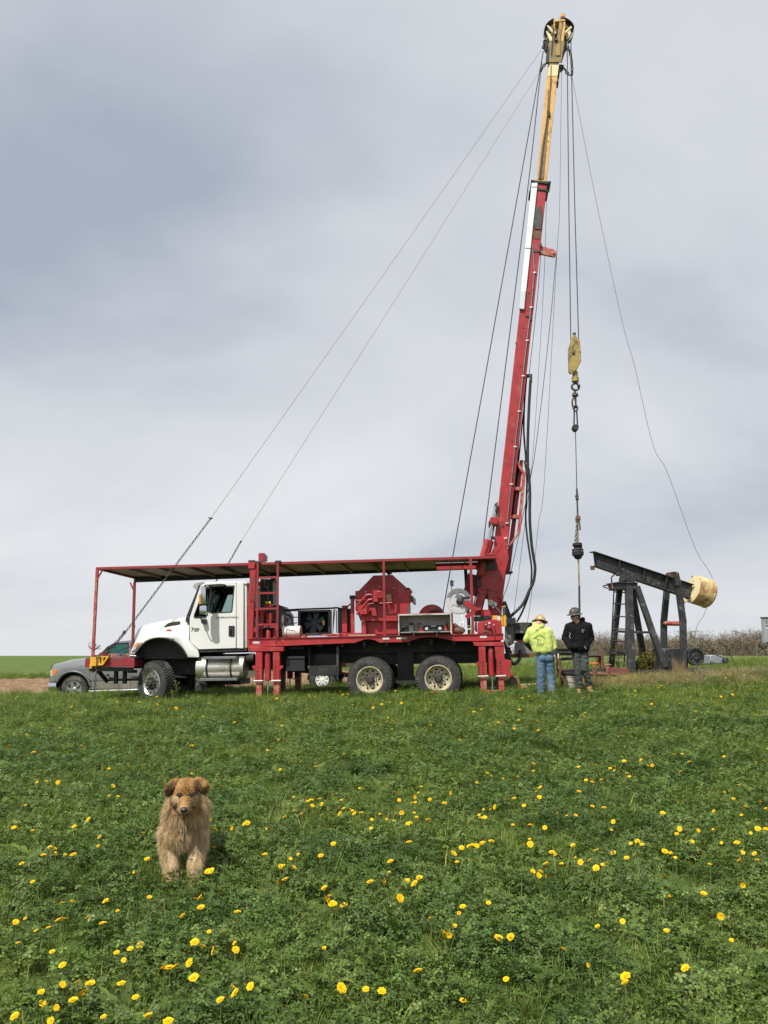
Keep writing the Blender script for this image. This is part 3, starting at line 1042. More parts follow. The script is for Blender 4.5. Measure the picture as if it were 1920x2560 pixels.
part('indicator', AMBER, lambda mb: pprism(mb, tr, pts(CA, (92, 1010), (118, 972), (150, 978), (128, 1020), (100, 1040)), .075, .1), parent=hlo)
part('hood_vent', mat('vent_mesh', (.03, .028, .022), .8, var=.3, vscale=60), lambda mb: pprism(mb, tr, pts(CA, (455, 775), (475, 748), (520, 714), (600, 698), (668, 690), (676, 705), (672, 738), (600, 754)), HY - .012, HY + .02), bevel=.006)
part('hood_emblem', REDLENS, lambda mb: pprism(mb, tr, pts(CA, (487, 820), (500, 802), (525, 792), (550, 800), (566, 820)), .20, .34), bevel=.004)
part('grille', CHROME, lambda mb: pprism(mb, tr, pts(CA, (84, 958), (95, 880), (150, 780), (180, 744), (190, 765), (140, 860), (112, 962)), .58, FAR - .58), bevel=.01)
part('radiator_screen', CHASSIS, lambda mb: pprism(mb, tr, pts(CA, (80, 955), (90, 880), (144, 782), (150, 800), (110, 890), (96, 960)), .70, FAR - .70))
part('hood_latch', PLASTIC, lambda mb: (mb.cyl(tr(CB(1310, 375), .12), tr(CB(1340, 395), .10), .03, n=8), pbox(mb, tr, CB(1290, 365), CB(1370, 400), .10, .16)))

# ---- front platform with anchor bracket
def bumper(mb):
    x0, x1, z0, z1 = rect(tr, C1(345, 938), C1(722, 1006), 0)
    mb.box((x0, 0, z0), (x1, .10, z1)); mb.box((x0, FAR - .10, z0), (x1, FAR, z1))
    mb.box((x0, .102, z0), (x0 + .12, FAR - .102, z1)); mb.box((x1 - .1, .102, z0), (x1, FAR - .102, z1))
    mb.box((x1 - .10, -.02, z0 - .03), (x1 + .02, -.002, z1 - .04))
part('platform', REDD, bumper, bevel=.008)
x0, x1, z0, z1 = rect(tr, C1(345, 938), C1(722, 1006), 0)
part('platform_floor', BLACK, lambda mb: mb.box((x0 + .02, .02, z1 + .001), (x1 + .1, FAR - .02, z1 + .02)))
def ybr(mb):
    pprism(mb, tr, pts(CB, (135, 640), (305, 640), (322, 660), (236, 786), (165, 792), (140, 800)), -.10, -.02,
           (pts(CB, (184, 655), (214, 655), (212, 762), (186, 762)), pts(CB, (240, 668), (290, 655), (262, 712), (238, 735))))
    pbox(mb, tr, CB(32, 655), CB(132, 800), -.09, -.004)
    pbox(mb, tr, CB(22, 770), CB(60, 838), -.10, -.01)
part('guy_anchor', YBRIGHT, ybr, bevel=.006)
part('anchor_cap', RED, lambda mb: (pbox(mb, tr, CB(165, 598), CB(262, 632), -.10, .10), pbox(mb, tr, CB(185, 582), CB(235, 600), -.06, .06), pbox(mb, tr, CB(60, 622), CB(110, 650), -.05, .15)))
part('platform_brace', BLACK, lambda mb: (mb.beam(tr(CB(160, 870), .2), tr(CB(310, 1050), .5), .06, .09), mb.beam(tr(CB(30, 850), .15), tr(CB(720, 850), .15), .08, .10),
     pbox(mb, tr, CB(410, 820), CB(460, 1080), .5, .6), pbox(mb, tr, CB(550, 820), CB(600, 1080), .5, .6), pbox(mb, tr, CB(630, 860), CB(750, 910), .3, .45),
     pbox(mb, tr, CB(330, 1000), CB(800, 1035), 1.0, 1.1), mb.cyl(tr(CB(80, 850), .1), tr(CB(80, 900), .1), .03, n=10)))
part('drag_link', STEEL, lambda mb: (mb.cyl(tr(CB(330, 990), .6), tr(CB(430, 996), .6), .022), mb.cyl(tr(CB(700, 985), .5), tr(CB(800, 985), .5), .035), mb.ball(tr(CB(315, 945), .6), (.05, .03, .03))))
for u in (345, 380, 410, 455, 580, 610, 645):
    c = tr(CB(u, 645), .12 + random.uniform(0, .2))
    part('chain_hook', RUSTRED, lambda mb: mb.tube([c + Vector((.05 * math.cos(a), .04 * math.sin(a), .055 * math.sin(a))) for a in [2 * math.pi * k / 10 for k in range(10)]], .014, 5, closed=True), bevel=0)
part('tow_loop', STEEL, lambda mb: (mb.cyl(tr(CB(665, 632), .1), tr(CB(770, 640), .1), .02), mb.cyl(tr(CB(700, 662), .1), tr(CB(770, 660), .1), .016)))

# ---- fuel tank and steps
tk = part('fuel_tank', TANK, lambda mb: mb.lathe([(0, 0), (.25, 0), (.275, .015), (.28, .04), (.28, 1.18), (.275, 1.205), (.25, 1.22), (0, 1.22)], tr(C1(1217, 1013), .42) , (1, 0, 0), 36), bevel=0)
tc_ = tr(C1(1217, 1013), .42)
for uu in (1278, 1462):
    xx = tr(C1(uu, 1013), .14).x
    part('tank_strap', BLACK, lambda mb: mb.lathe([(.281, 0), (.290, 0), (.290, .05), (.281, .05)], (xx - .025, .42, tc_.z), (1, 0, 0), 32), parent=tk)
def step(mb, a, b):
    x0, x1, z0, z1 = rect(tr, a, b, .05)
    for k in range(4):
        mb.box((x0, .05 + k * .055, z0), (x1, .09 + k * .055, z1))
    for x in (x0, x0 + (x1 - x0) * .5, x1 - .03):
        mb.box((x, .052, z0 - .004), (x + .03, .27, z1 - .006))
part('cab_step', STEEL, lambda mb: step(mb, C1(1255, 925), C1(1510, 945)))
part('cab_step', STEEL, lambda mb: step(mb, C1(1225, 1092), C1(1512, 1112)))

# ---- deck
DT = 1.39
rail_px = pts(C2, (50, 712), (400, 703), (800, 695), (1200, 688), (1640, 681)) + [CE(1050, 1892), CE(1050, 2035)] + \
    pts(C2, (1640, 727), (1480, 727), (1420, 712), (1360, 702), (1300, 700), (1240, 706), (1190, 722), (1160, 734), (965, 738), (935, 722), (900, 714), (860, 716), (825, 728), (790, 741), (300, 757), (50, 766))
deck = part('deck_rail', RED, lambda mb: pprism(mb, tr, rail_px, 0, .07), bevel=.006)
part('deck_flange', RED, lambda mb: (mb.box((-3.8, -.03, DT - .006), (2.37, .10, DT + .012)), pprism(mb, tr, pts(C2, (50, 757), (300, 749), (790, 733), (800, 738), (300, 760), (50, 769)), -.035, -.002)), parent=deck, bevel=.002)
part('deck_floor', REDD, lambda mb: (mb.box((-3.8, .105, DT - .05), (2.37, FAR, DT - .004)), mb.box((-3.8, FAR - .06, DT - .2), (2.37, FAR - .002, DT - .052))))
for a, b in (((90, 730), (135, 744)), ((986, 702), (1032, 716)), ((1082, 700), (1153, 713))):
    part('reflector', REFLECT, lambda mb: pbox(mb, tr, C2(*a), C2(*b), -.008, -.001), bevel=0)
part('reflector', REFLECT, lambda mb: pbox(mb, tr, CE(532, 1942), CE(682, 1990), -.008, -.001), bevel=0)
part('marker_light', AMBER, lambda mb: (pbox(mb, tr, CG(678, 1400), CG(692, 1455), -.02, -.001)))
for u in (150, 565, 655):
    part('deck_rib', RED, lambda mb: pbox(mb, tr, CG(u, 1395), CG(u + 12, 1480), -.03, -.001), parent=deck)

# ---- outriggers
def jack(name, head, legs, cyl_, rod, pins, lower, foot, holes, plates, yo=0.0):
    e = bpy.data.objects.new(name, None); col.objects.link(e); e.parent = rig
    y0, y1 = -.10, .10
    part('outrigger_leg', RED, lambda mb: [pprism(mb, tr, p, y0, y1) for p in legs], parent=e, bevel=.008)
    part('outrigger_head', RED, lambda mb: [pprism(mb, tr, p, y0 - .015, y1 + .03) for p in head], parent=e, bevel=.008)
    part('hydraulic_cylinder', RED, lambda mb: mb.cyl(tr(cyl_[0], 0), tr(cyl_[1], 0), cyl_[2], n=20), parent=e, bevel=.01)
    part('piston_rod', CHROME, lambda mb: mb.cyl(tr(rod[0], 0), tr(rod[1], 0), .022, n=12), parent=e, bevel=0)
    for a, b in pins:
        part('locking_pin', REFLECT, lambda mb: mb.cyl(tr(a, -.12), tr(b, -.12), .018, n=10), parent=e)
    for a, b in lower:
        part('outrigger_foot_tube', RUSTRED, lambda mb: pbox(mb, tr, a, b, y0 + .025, y1 - .025), parent=e, bevel=.006)
    part('outrigger_foot', RUSTRED, lambda mb: [pbox(mb, tr, foot[0], foot[1], y0 - .05, y1 + .05)], parent=e, bevel=.006)
    for h in holes:
        part('pin_hole', PLASTIC, lambda mb: mb.cyl(tr(h, y0 - .003), tr(h, y0 + .004), .022, n=12), parent=e, bevel=0)
    part('pin_plate', RED, lambda mb: [pprism(mb, tr, p, y0 - .012, y0 + .05) for p in plates], parent=e, bevel=.004)
    return e
o1 = jack('outrigger',
     [pts(CL, (0, 165), (525, 162), (525, 226), (0, 232))],
     [pts(CL, (112, 235), (210, 235), (206, 660), (104, 660)), pts(CL, (368, 235), (466, 235), (466, 660), (366, 660))],
     (CL(296, 250), CL(296, 662), .078), (CL(294, 660), CL(294, 925)),
     [(CL(82, 666), CL(222, 664)), (CL(342, 664), CL(486, 662))],
     [(CL(118, 600), CL(204, 950)), (CL(376, 600), CL(466, 950))], (CL(100, 925), CL(480, 965)),
     [CL(u, v) for u in (152, 412) for v in (467, 525, 577, 623)],
     [pts(CL, (60, 448), (80, 436), (112, 440), (112, 520), (96, 505), (66, 480)), pts(CL, (466, 440), (500, 436), (520, 450), (512, 470), (466, 510))])
o2 = jack('outrigger',
     [pts(CN, (262, 60), (1180, 55), (1190, 180), (330, 180), (290, 150))],
     [pts(CN, (425, 185), (635, 185), (665, 1040), (450, 1040)),
      pts(CN, (905, 180), (1190, 180), (1200, 568), (1330, 590), (1400, 610), (1410, 790), (1366, 830), (1378, 985), (1486, 1012), (1372, 1100), (1330, 1138), (1262, 1060), (1150, 1035), (968, 1035), (965, 590), (935, 560))],
     (CN(790, 230), CN(822, 1065), .068), (CN(832, 1060), CN(848, 1560)),
     [(CN(412, 1078), CN(714, 1068)), (CN(944, 1072), CN(1242, 1060))],
     [(CN(488, 1000), CN(672, 1560)), (CN(1025, 1000), CN(1192, 1560))], (CN(488, 1490), CN(1195, 1600)),
     [CN(u, v) for u, v in ((548, 670), (556, 785), (560, 885), (566, 985), (1078, 670), (1086, 785), (1092, 885), (1096, 980))],
     [pts(CN, (352, 720), (370, 660), (430, 640), (450, 770), (420, 770))])
part('rod_end', STEEL, lambda mb: mb.cyl(tr(CN(842, 1380), 0), tr(CN(848, 1570), 0), .045, n=12), parent=o2)
for src in (o1, o2):
    c = bpy.data.objects.new(src.name.split('.')[0], None); col.objects.link(c); c.parent = rig
    c.location = (0, FAR, 0)
    for ch in src.children:
        d = ch.copy(); col.objects.link(d); d.parent = c

# ---- canopy over the whole truck
CZ = 3.255                                                   # top of the canopy rail
XF, XR = tr(C1(428, 245)).x, tr(CE(950, 158)).x
xg = tr(C2(1345, 190), 1.0).x                                # where the roof opening begins
e = bpy.data.objects.new('canopy', None); col.objects.link(e); e.parent = rig
canopy = e
def cpart(name, m, fn, bevel=.004):
    return part(name, m, fn, parent=canopy, bevel=bevel)
cpart('roof_rail', REDD, lambda mb: mb.box((XF, 0, CZ - .065), (XR, .055, CZ)))
cpart('roof_rail', BLACK, lambda mb: mb.prism([(XF, CZ - .16), (XR - .1, CZ - .05), (XR - .1, CZ), (XF, CZ)], FAR - .05, FAR))
cpart('roof_rail', REDD, lambda mb: mb.box((XF, .057, CZ - .062), (XF + .055, FAR - .052, CZ - .002)))
nb = 13
bx = [XF + .055 + (XR - XF - .11) * k / nb for k in range(nb + 1)]
for k in range(1, nb):
    ym = FAR - .052 if bx[k] < xg else 1.05
    cpart('cross_beam', SHEET, lambda mb: mb.box((bx[k] - .02, .057, CZ - .075), (bx[k] + .02, ym, CZ - .014)), bevel=0)
for k in range(nb):
    a, b = bx[k] + .002, bx[k + 1] - .002
    if a < xg < b:
        b = xg
    if bx[k] < xg:
        cpart('roof_panel', SHEET, lambda mb: mb.box((a, .057, CZ - .012), (b, FAR - .052, CZ - .004)), bevel=0)
    else:
        cpart('roof_panel', SHEET, lambda mb: mb.box((a, .057, CZ - .012), (b, 1.05, CZ - .004)), bevel=0)
        cpart('roof_panel', SHEET, lambda mb: mb.box((a, 1.75, CZ - .012), (b, FAR - .052, CZ - .004)), bevel=0)
cpart('roof_rail', RED, lambda mb: mb.box((xg + .02, 1.60, CZ - .13), (XR - .55, 1.74, CZ - .02)))
cpart('roof_rail', REDD, lambda mb: mb.box((xg + .001, 1.052, CZ - .10), (XR - .1, 1.10, CZ - .02)))
# posts
xq, zq = tr(C1(402, 918)).x, tr(C1(402, 918)).z
cpart('post', RUSTRED, lambda mb: mb.beam((xq, .03, zq - .05), (XF + .03, .03, CZ - .066), .065, .065))
pb = tr(C1(705, 930), FAR - .1); ptp = tr(C1(722, 360), FAR - .1)
cpart('post', REDD, lambda mb: mb.beam((pb.x, FAR - .06, pb.z), (ptp.x, FAR - .06, CZ - .162), .065, .065))
cpart('post_brace', REDD, lambda mb: mb.beam((XF + .04, .03, CZ - .30), (XF + .17, .03, CZ - .07), .035))
cpart('post_brace', REDD, lambda mb: mb.beam((ptp.x, FAR - .06, CZ - .42), (ptp.x - .13, FAR - .06, CZ - .162), .035))
cpart('post_handle', BLACK, lambda mb: mb.tube([tr(CB(55, 425), .03), tr(CB(15, 430), .03), tr(CB(15, 515), .03)], .008, 6))
cpart('post_handle', REDD, lambda mb: mb.tube([tr(CB(755, 140), FAR - .06), tr(CB(745, 195), FAR - .06), tr(CB(720, 200), FAR - .06)], .008, 6))
for (u0, v0, u1, v1, w) in ((992, 165, 1001, 685, .062), (1592, 150, 1613, 680, .066)):
    a, b = tr(C2(u0, v0)), tr(C2(u1, v1))
    cpart('post', REDD, lambda mb: mb.box(((a.x + b.x) / 2 - w / 2, -.004, DT + .012), ((a.x + b.x) / 2 + w / 2, .055, CZ - .066)))
a = tr(CE(210, 490), FAR - .3); b = tr(CE(235, 930), FAR - .3)
cpart('post', BLACK, lambda mb: mb.beam((a.x, FAR - .3, CZ - .02), (a.x + .05, FAR - .3, DT), .09, .09))
cpart('roof_bracket', BLACK, lambda mb: (pbox(mb, tr, CD(585, 165), CD(650, 182), 1.2, 1.5), pbox(mb, tr, CD(605, 180), CD(632, 212), 1.3, 1.36)))
# headache rack behind the cab
def hrack(mb):
    pprism(mb, tr, pts(CG, (155, 265), (255, 265), (248, 560), (225, 800), (205, 1385), (115, 1385), (130, 800), (155, 400)), .01, .14)
    pbox(mb, tr, CG(128, 155), CG(235, 265), -.02, .18)
    pbox(mb, tr, CG(205, 1210), CG(260, 1282), .03, .12)
    mb.beam(tr(CG(215, 910), .07), tr(CG(262, 930), .07), .05)
hr = part('cab_guard', RED, hrack, bevel=.008)
part('guard_cap', BLACK, lambda mb: pbox(mb, tr, CG(130, 130), CG(232, 152), -.02, .18), parent=hr)
part('grab_handle', REDD, lambda mb: mb.tube(smooth_path([tr(CG(190, 560), .01), tr(CG(180, 600), -.06), tr(CG(178, 720), -.06), tr(CG(172, 790), .01)], 4), .010, 6), parent=hr)
hr2 = part('cab_guard', REDD, lambda mb: (mb.box((tr(CG(115, 1300)).x, FAR - .14, DT), (tr(CG(205, 1300)).x, FAR, CZ - .16)), mb.box((tr(CG(140, 600)).x, .142, 2.0), (tr(CG(200, 600)).x, FAR - .142, 2.1)), mb.box((tr(CG(140, 600)).x, .142, 2.75), (tr(CG(200, 600)).x, FAR - .142, 2.85))))
# ladder
e = bpy.data.objects.new('ladder', None); col.objects.link(e); e.parent = rig
lad = e
xl0, xl1 = tr(CG(283, 800)).x, tr(CG(605, 800)).x
for x in (xl0, xl1):
    part('ladder_rail', REDD, lambda mb: mb.box((x - .025, -.055, DT + .013), (x + .025, -.006, CZ - .02)), parent=lad)
    part('ladder_hook', DSTEEL, lambda mb: mb.box((x - .07, -.06, CZ - .019), (x + .07, .06, CZ + .03)), parent=lad)
for v in (410, 658, 908, 1160):
    z = tr(CG(440, v)).z
    part('rung', REDD, lambda mb: mb.box((xl0 + .026, -.05, z - .025), (xl1 - .026, -.012, z + .025)), parent=lad)

# ---- exhaust and engine behind the ladder
part('exhaust_stack', REDD, lambda mb: pbox(mb, tr, CG(293, 15), CG(382, 150), .9, 1.1), bevel=.008)
part('exhaust_outlet', GREYM, lambda mb: mb.cyl(tr(CG(408, 150), 1.2), tr(CG(410, 55), 1.2), .05, n=14))
part('engine_housing', BLACK, lambda mb: (pprism(mb, tr, pts(CG, (320, 430), (550, 430), (520, 480), (530, 880), (320, 880)), 1.1, 1.6),
     pprism(mb, tr, pts(CG, (520, 845), (645, 850), (745, 990), (745, 1380), (300, 1385), (300, 890)), .75, 1.6)), bevel=.01)
part('engine_rib', GREYM, lambda mb: (mb.beam(tr(CG(340, 515), 1.08), tr(CG(450, 575), 1.08), .03, .05), pbox(mb, tr, CG(380, 440), CG(402, 530), 1.05, 1.09), pbox(mb, tr, CG(443, 440), CG(456, 780), 1.05, 1.09)))
part('exhaust_pipe', GREYM, lambda mb: mb.cyl(tr(CG(688, 1005), .7), tr(CG(688, 1235), .7), .035, n=12))
part('hydraulic_valve', RED, lambda mb: (pbox(mb, tr, CG(390, 825), CG(510, 880), .5, .9), pbox(mb, tr, CG(410, 980), CG(515, 1140), .5, .75), pbox(mb, tr, CG(310, 930), CG(372, 1150), .4, .7),
     pbox(mb, tr, CG(312, 1225), CG(358, 1385), .35, .6), pbox(mb, tr, CG(528, 1190), CG(582, 1385), .35, .6), pbox(mb, tr, CG(300, 1180), CG(585, 1225), .36, .7)), bevel=.008)
part('warning_plate', mat('yellow_plate', (.62, .50, .06), .5, var=.05), lambda mb: pbox(mb, tr, CG(402, 788), CG(488, 822), .48, .5), bevel=0)
part('oil_filter', RED, lambda mb: mb.lathe([(0, 0), (.06, 0), (.068, .01), (.068, .17), (.05, .2), (0, .2)], tr(CG(448, 1380), .3), (0, 0, 1), 18), bevel=0)
part('oil_filter_head', BLACK, lambda mb: (mb.ball(tr(CG(446, 1222), .3), .028), pbox(mb, tr, CG(350, 1200), CG(545, 1225), .28, .34), mb.cyl(tr(CG(520, 1100), .5), tr(CG(560, 1090), .4), .04)))
def epipes(mb):
    mb.tube(smooth_path([tr(CG(600, 850), .9), tr(CG(650, 880), .9), tr(CG(720, 928), .9), tr(CG(930, 922), .9)], 4), .032, 8)
    mb.tube(smooth_path([tr(CG(745, 1000), .8), tr(CG(800, 1018), .8), tr(CG(830, 1090), .8), tr(CG(862, 1225), .8)], 4), .026, 8)
    mb.tube([tr(CG(740, 1040), 1.3), tr(CG(920, 1040), 1.3)], .012, 6)
    mb.tube(smooth_path([tr(CG(745, 1120), 1.3), tr(CG(800, 1140), 1.3), tr(CG(910, 1130), 1.3)], 4), .012, 6)
    mb.tube([tr(CG(745, 1185), .9), tr(CG(910, 1235), .9)], .02, 6)
    mb.cyl(tr(CG(745, 1085), .85), tr(CG(775, 1085), .85), .05, n=12)
    mb.tube(smooth_path([tr(CG(910, 915), .95), tr(CG(1430, 898), .95), tr(CG(1540, 890), 1.0), tr(CG(1620, 905), 1.05), tr(CG(1655, 905), 1.05)], 3), .022, 8)
part('engine_pipe', HOSE, epipes, bevel=0)
# oil cooler: frame, core and a fan behind it
e = bpy.data.objects.new('oil_cooler', None); col.objects.link(e); e.parent = rig
cx0, cx1, cz0, cz1 = rect(tr, CG(922, 925), CG(1440, 1330), .95)
part('cooler_frame', BLACK, lambda mb: (mb.box((cx0, .95, cz0), (cx0 + .06, 1.2, cz1)), mb.box((cx1 - .06, .95, cz0), (cx1, 1.2, cz1)), mb.box((cx0 + .061, .95, cz1 - .05), (cx1 - .061, 1.2, cz1)), mb.box((cx0 + .061, .95, cz0), (cx1 - .061, 1.2, cz0 + .06))), parent=e)
part('cooler_core', mat('cooler_fins', (.010, .011, .012), .9, var=.3, vscale=30, spec=.1), lambda mb: mb.box((cx0 + .05, 1.1, cz0 + .05), (cx1 - .05, 1.14, cz1 - .04)), parent=e)
def fan(mb):
    c = Vector(((cx0 + cx1) / 2, 1.04, (cz0 + cz1) / 2))
    mb.cyl(c - Vector((0, .04, 0)), c + Vector((0, .04, 0)), .06, n=14)
    for k in range(6):
        a = 2 * math.pi * (k + .3) / 6
        d = Vector((math.cos(a), 0, math.sin(a))); s_ = Vector((-math.sin(a), 0, math.cos(a)))
        vs = [c + d * .05 - s_ * .04 + Vector((0, -.02, 0)), c + d * .05 + s_ * .04 + Vector((0, .02, 0)), c + d * .25 + s_ * .09 + Vector((0, .03, 0)), c + d * .25 - s_ * .08 + Vector((0, -.03, 0))]
        mb.add(vs + [v + Vector((0, .006, 0)) for v in vs], [(0, 1, 2, 3), (7, 6, 5, 4), (0, 4, 5, 1), (1, 5, 6, 2), (2, 6, 7, 3), (3, 7, 4, 0)])
part('fan', mat('teal_fan', (.03, .055, .065), .5, var=.1), fan, parent=e, bevel=0)
part('cooler_tag', mat('yellow_plate', (.6, .5, .06)), lambda mb: pbox(mb, tr, CG(1320, 1090), CG(1348, 1165), .93, .94), parent=e, bevel=0)
part('cooler_panel', BLACK, lambda mb: pbox(mb, tr, CG(1560, 905), CG(1780, 1300), 1.05, 1.4))
part('bright_strut', WHITED, lambda mb: (pprism(mb, tr, pts(CG, (1492, 915), (1520, 912), (1484, 1300), (1474, 1300), (1482, 960)), 1.35, 1.38), pbox(mb, tr, CG(1532, 935), CG(1548, 1290), 1.3, 1.33)), bevel=0)
part('upright', RED, lambda mb: (pbox(mb, tr, C2(765, 415), C2(788, 668), .75, .85), pbox(mb, tr, C2(705, 480), C2(740, 668), .9, 1.1)))
part('upright_cap', BLACK, lambda mb: (pbox(mb, tr, C2(757, 410), C2(792, 436), .73, .88), mb.tube(smooth_path([tr(C2(690, 520), .8), tr(C2(740, 490), .8), tr(C2(765, 470), .8)], 4), .02, 6)))
part('deck_board', WOOD, lambda mb: (pbox(mb, tr, C2(750, 682), C2(935, 690), .1, .25)))
part('deck_clutter', RUSTRED, lambda mb: [mb.tube(smooth_path([tr(C2(u, 690), .15), tr(C2(u + 30, 684 - random.uniform(0, 6)), .2), tr(C2(u + 65, 688), .25)], 4), .012, 6) for u in (560, 590, 620)], bevel=0)
part('deck_block', RED, lambda mb: (pbox(mb, tr, CG(990, 1322), CG(1048, 1362), .15, .35), pbox(mb, tr, C2(680, 670), C2(840, 692), .5, .9), pbox(mb, tr, C2(600, 678), C2(690, 692), .3, .5)))

# ---- main winch housing
e = bpy.data.objects.new('winch', None); col.objects.link(e); e.parent = rig
win = e
part('winch_side_plate', RED, lambda mb: pprism(mb, tr, pts(CD, (155, 430), (203, 425), (405, 215), (670, 205), (868, 384), (905, 400), (930, 412), (930, 580), (900, 610), (888, 640), (888, 845), (230, 845), (205, 700), (160, 660)), .62, .66), parent=win, bevel=.006)
part('winch_side_plate', REDD, lambda mb: pprism(mb, tr, pts(CD, (155, 430), (203, 425), (405, 215), (670, 205), (868, 384), (905, 400), (930, 412), (930, 580), (888, 640), (888, 845), (230, 845), (160, 660)), 1.75, 1.79), parent=win, bevel=.006)
part('winch_cover', RED, lambda mb: pprism(mb, tr, pts(CD, (215, 440), (405, 228), (668, 215), (860, 400), (880, 640), (870, 840), (250, 840)), .661, 1.749), parent=win, bevel=.02)
part('winch_bearing', BLACK, lambda mb: (pbox(mb, tr, CD(930, 495), CD(952, 582), .6, 1.7), pbox(mb, tr, CD(862, 382), CD(905, 408), .6, 1.7)), parent=win)
part('winch_pedestal', RED, lambda mb: (pbox(mb, tr, CD(240, 848), CD(740, 1030), .75, 1.7), pbox(mb, tr, CD(240, 848), CD(305, 1030), .60, .748)), parent=win, bevel=.006)
part('valve_block', RED, lambda mb: (pbox(mb, tr, CD(398, 420), CD(472, 582), .38, .62), pbox(mb, tr, CD(472, 380), CD(545, 600), .46, .618), mb.cyl(tr(CD(500, 480), .36), tr(CD(500, 480), .60), .09, n=20),
     mb.cyl(tr(CD(455, 440), .40), tr(CD(520, 440), .40), .035, n=10), mb.cyl(tr(CD(455, 520), .40), tr(CD(520, 520), .40), .035, n=10)), parent=win, bevel=.008)
part('valve_block', RED, lambda mb: (pbox(mb, tr, CD(222, 690), CD(320, 752), .42, .62), pprism(mb, tr, pts(CD, (320, 640), (430, 655), (458, 775), (390, 775), (375, 690), (325, 750)), .5, .62)), parent=win, bevel=.008)
part('valve_coupling', RUST, lambda mb: [mb.cyl(tr(CD(585 + k * 14, 410 + k * 6), .50), tr(CD(600 + k * 14, 560 + (k % 2) * 40), .50), .018, n=8) for k in range(5)], parent=win, bevel=0)
for P, r_ in ((((300, 350), (300, 440), (296, 520), (260, 556), (140, 556)), .015), (((330, 306), (470, 296), (492, 312), (496, 385)), .015),
              (((390, 480), (330, 482), (290, 505), (165, 650)), .026), (((390, 542), (350, 552), (320, 575), (175, 755)), .030),
              (((690, 400), (702, 470), (700, 540), (680, 580), (640, 592), (480, 600)), .017), (((410, 600), (330, 610), (318, 640), (318, 690)), .012), (((470, 405), (550, 405)), .02), (((165, 650), (170, 690), (190, 720)), .02)):
    part('hydraulic_pipe', RED, lambda mb: mb.tube(smooth_path([tr(CD(*p), .45) for p in P], 4), r_, 8), parent=win, bevel=0)
for u, v in ((300, 440), (380, 480), (380, 540), (690, 385), (498, 372), (290, 690), (250, 740), (230, 710)):
    part('pipe_fitting', STEEL, lambda mb: mb.cyl(tr(CD(u - 8, v), .45), tr(CD(u + 10, v), .45), .03, n=6), parent=win, bevel=0)
for u, v in ((188, 536), (902, 512)):
    part('plate_hole', PLASTIC, lambda mb: mb.cyl(tr(CD(u, v), .617), tr(CD(u, v), .63), .018, n=10), parent=win, bevel=0)
# second drum
e = bpy.data.objects.new('cable_drum', None); col.objects.link(e); e.parent = rig
dc = tr(CD(1215, 805), .95)
part('drum_flange', RED, lambda mb: mb.cyl((dc.x, .93, dc.z), (dc.x, .97, dc.z), .345, n=40), parent=e, bevel=.006)
part('drum_flange', REDD, lambda mb: mb.cyl((dc.x, 1.55, dc.z), (dc.x, 1.59, dc.z), .345, n=40), parent=e, bevel=.006)
part('drum_core', ROPE, lambda mb: [mb.lathe([(.24, .975 + k * .0235), (.252, .975 + k * .0235 + .0117), (.24, .975 + k * .0235 + .0234)], (dc.x, 0, dc.z), n=30) for k in range(24)], parent=e, bevel=0)
part('drum_handle', DSTEEL, lambda mb: (pprism(mb, tr, pts(CD, (1170, 705), (1250, 690), (1345, 700), (1340, 718), (1250, 712), (1180, 716)), .86, .92), pbox(mb, tr, CD(1235, 680), CD(1305, 705), .84, .93)), parent=e)

# ---- open tool box
e = bpy.data.objects.new('tool_box', None); col.objects.link(e); e.parent = rig
bx0, bx1, bz0, bz1 = rect(tr, CD(755, 742), CD(1505, 1018), .0)
YB = .52
part('box_shell', RED, lambda mb: (mb.box((bx0 - .02, .02, bz1 - .01), (bx1, YB, bz1 + .01)), mb.box((bx1 - .03, .02, DT + .013), (bx1, YB, bz1 - .011)), mb.box((bx0 - .02, .02, DT + .013), (bx0, YB, bz1 - .011)), mb.box((bx0, YB - .02, DT + .013), (bx1 - .03, YB, bz1 - .011))), parent=e)
part('box_lining', BOXIN, lambda mb: (mb.box((bx0 + .003, YB - .05, bz0 + .05), (bx1 - .033, YB - .024, bz1 - .013)), mb.box((bx0 + .003, .06, bz0 + .03), (bx1 - .033, YB - .051, bz0 + .05)), mb.box((bx0 + .003, .06, bz0 + .051), (bx0 + .012, YB - .051, bz1 - .013)), mb.box((bx1 - .044, .06, bz0 + .051), (bx1 - .033, YB - .051, bz1 - .013))), parent=e, bevel=0)
part('box_frame', BOXIN, lambda mb: (mb.box((bx0 - .01, .0, bz1 - .035), (bx1 - .03, .02, bz1)), mb.box((bx0 - .01, .0, bz0 - .02), (bx0 + .018, .02, bz1 - .036)), mb.box((bx1 - .06, .0, bz0 - .02), (bx1 - .03, .02, bz1 - .036))), parent=e, bevel=.003)
part('box_lid', mat('dark_grey_lid', (.05, .055, .052), .5, var=.15, bump=.1), lambda mb: mb.box((bx0 + .02, -.28, bz0 + .005), (bx1 - .062, .0, bz0 + .028)), parent=e, bevel=.004)
for u in (965, 1285):
    part('lid_latch', STEEL, lambda mb: (pbox(mb, tr, CD(u - 45, 984), CD(u + 45, 996), -.30, -.281), mb.cyl(tr(CD(u, 1000), -.29), tr(CD(u, 1050), -.29), .008, n=8)), parent=e, bevel=0)
FLOORZ = bz0 + .0505
def inbox(u, y):
    p = tr(CD(u, 940), y)
    return Vector((p.x, y, FLOORZ))

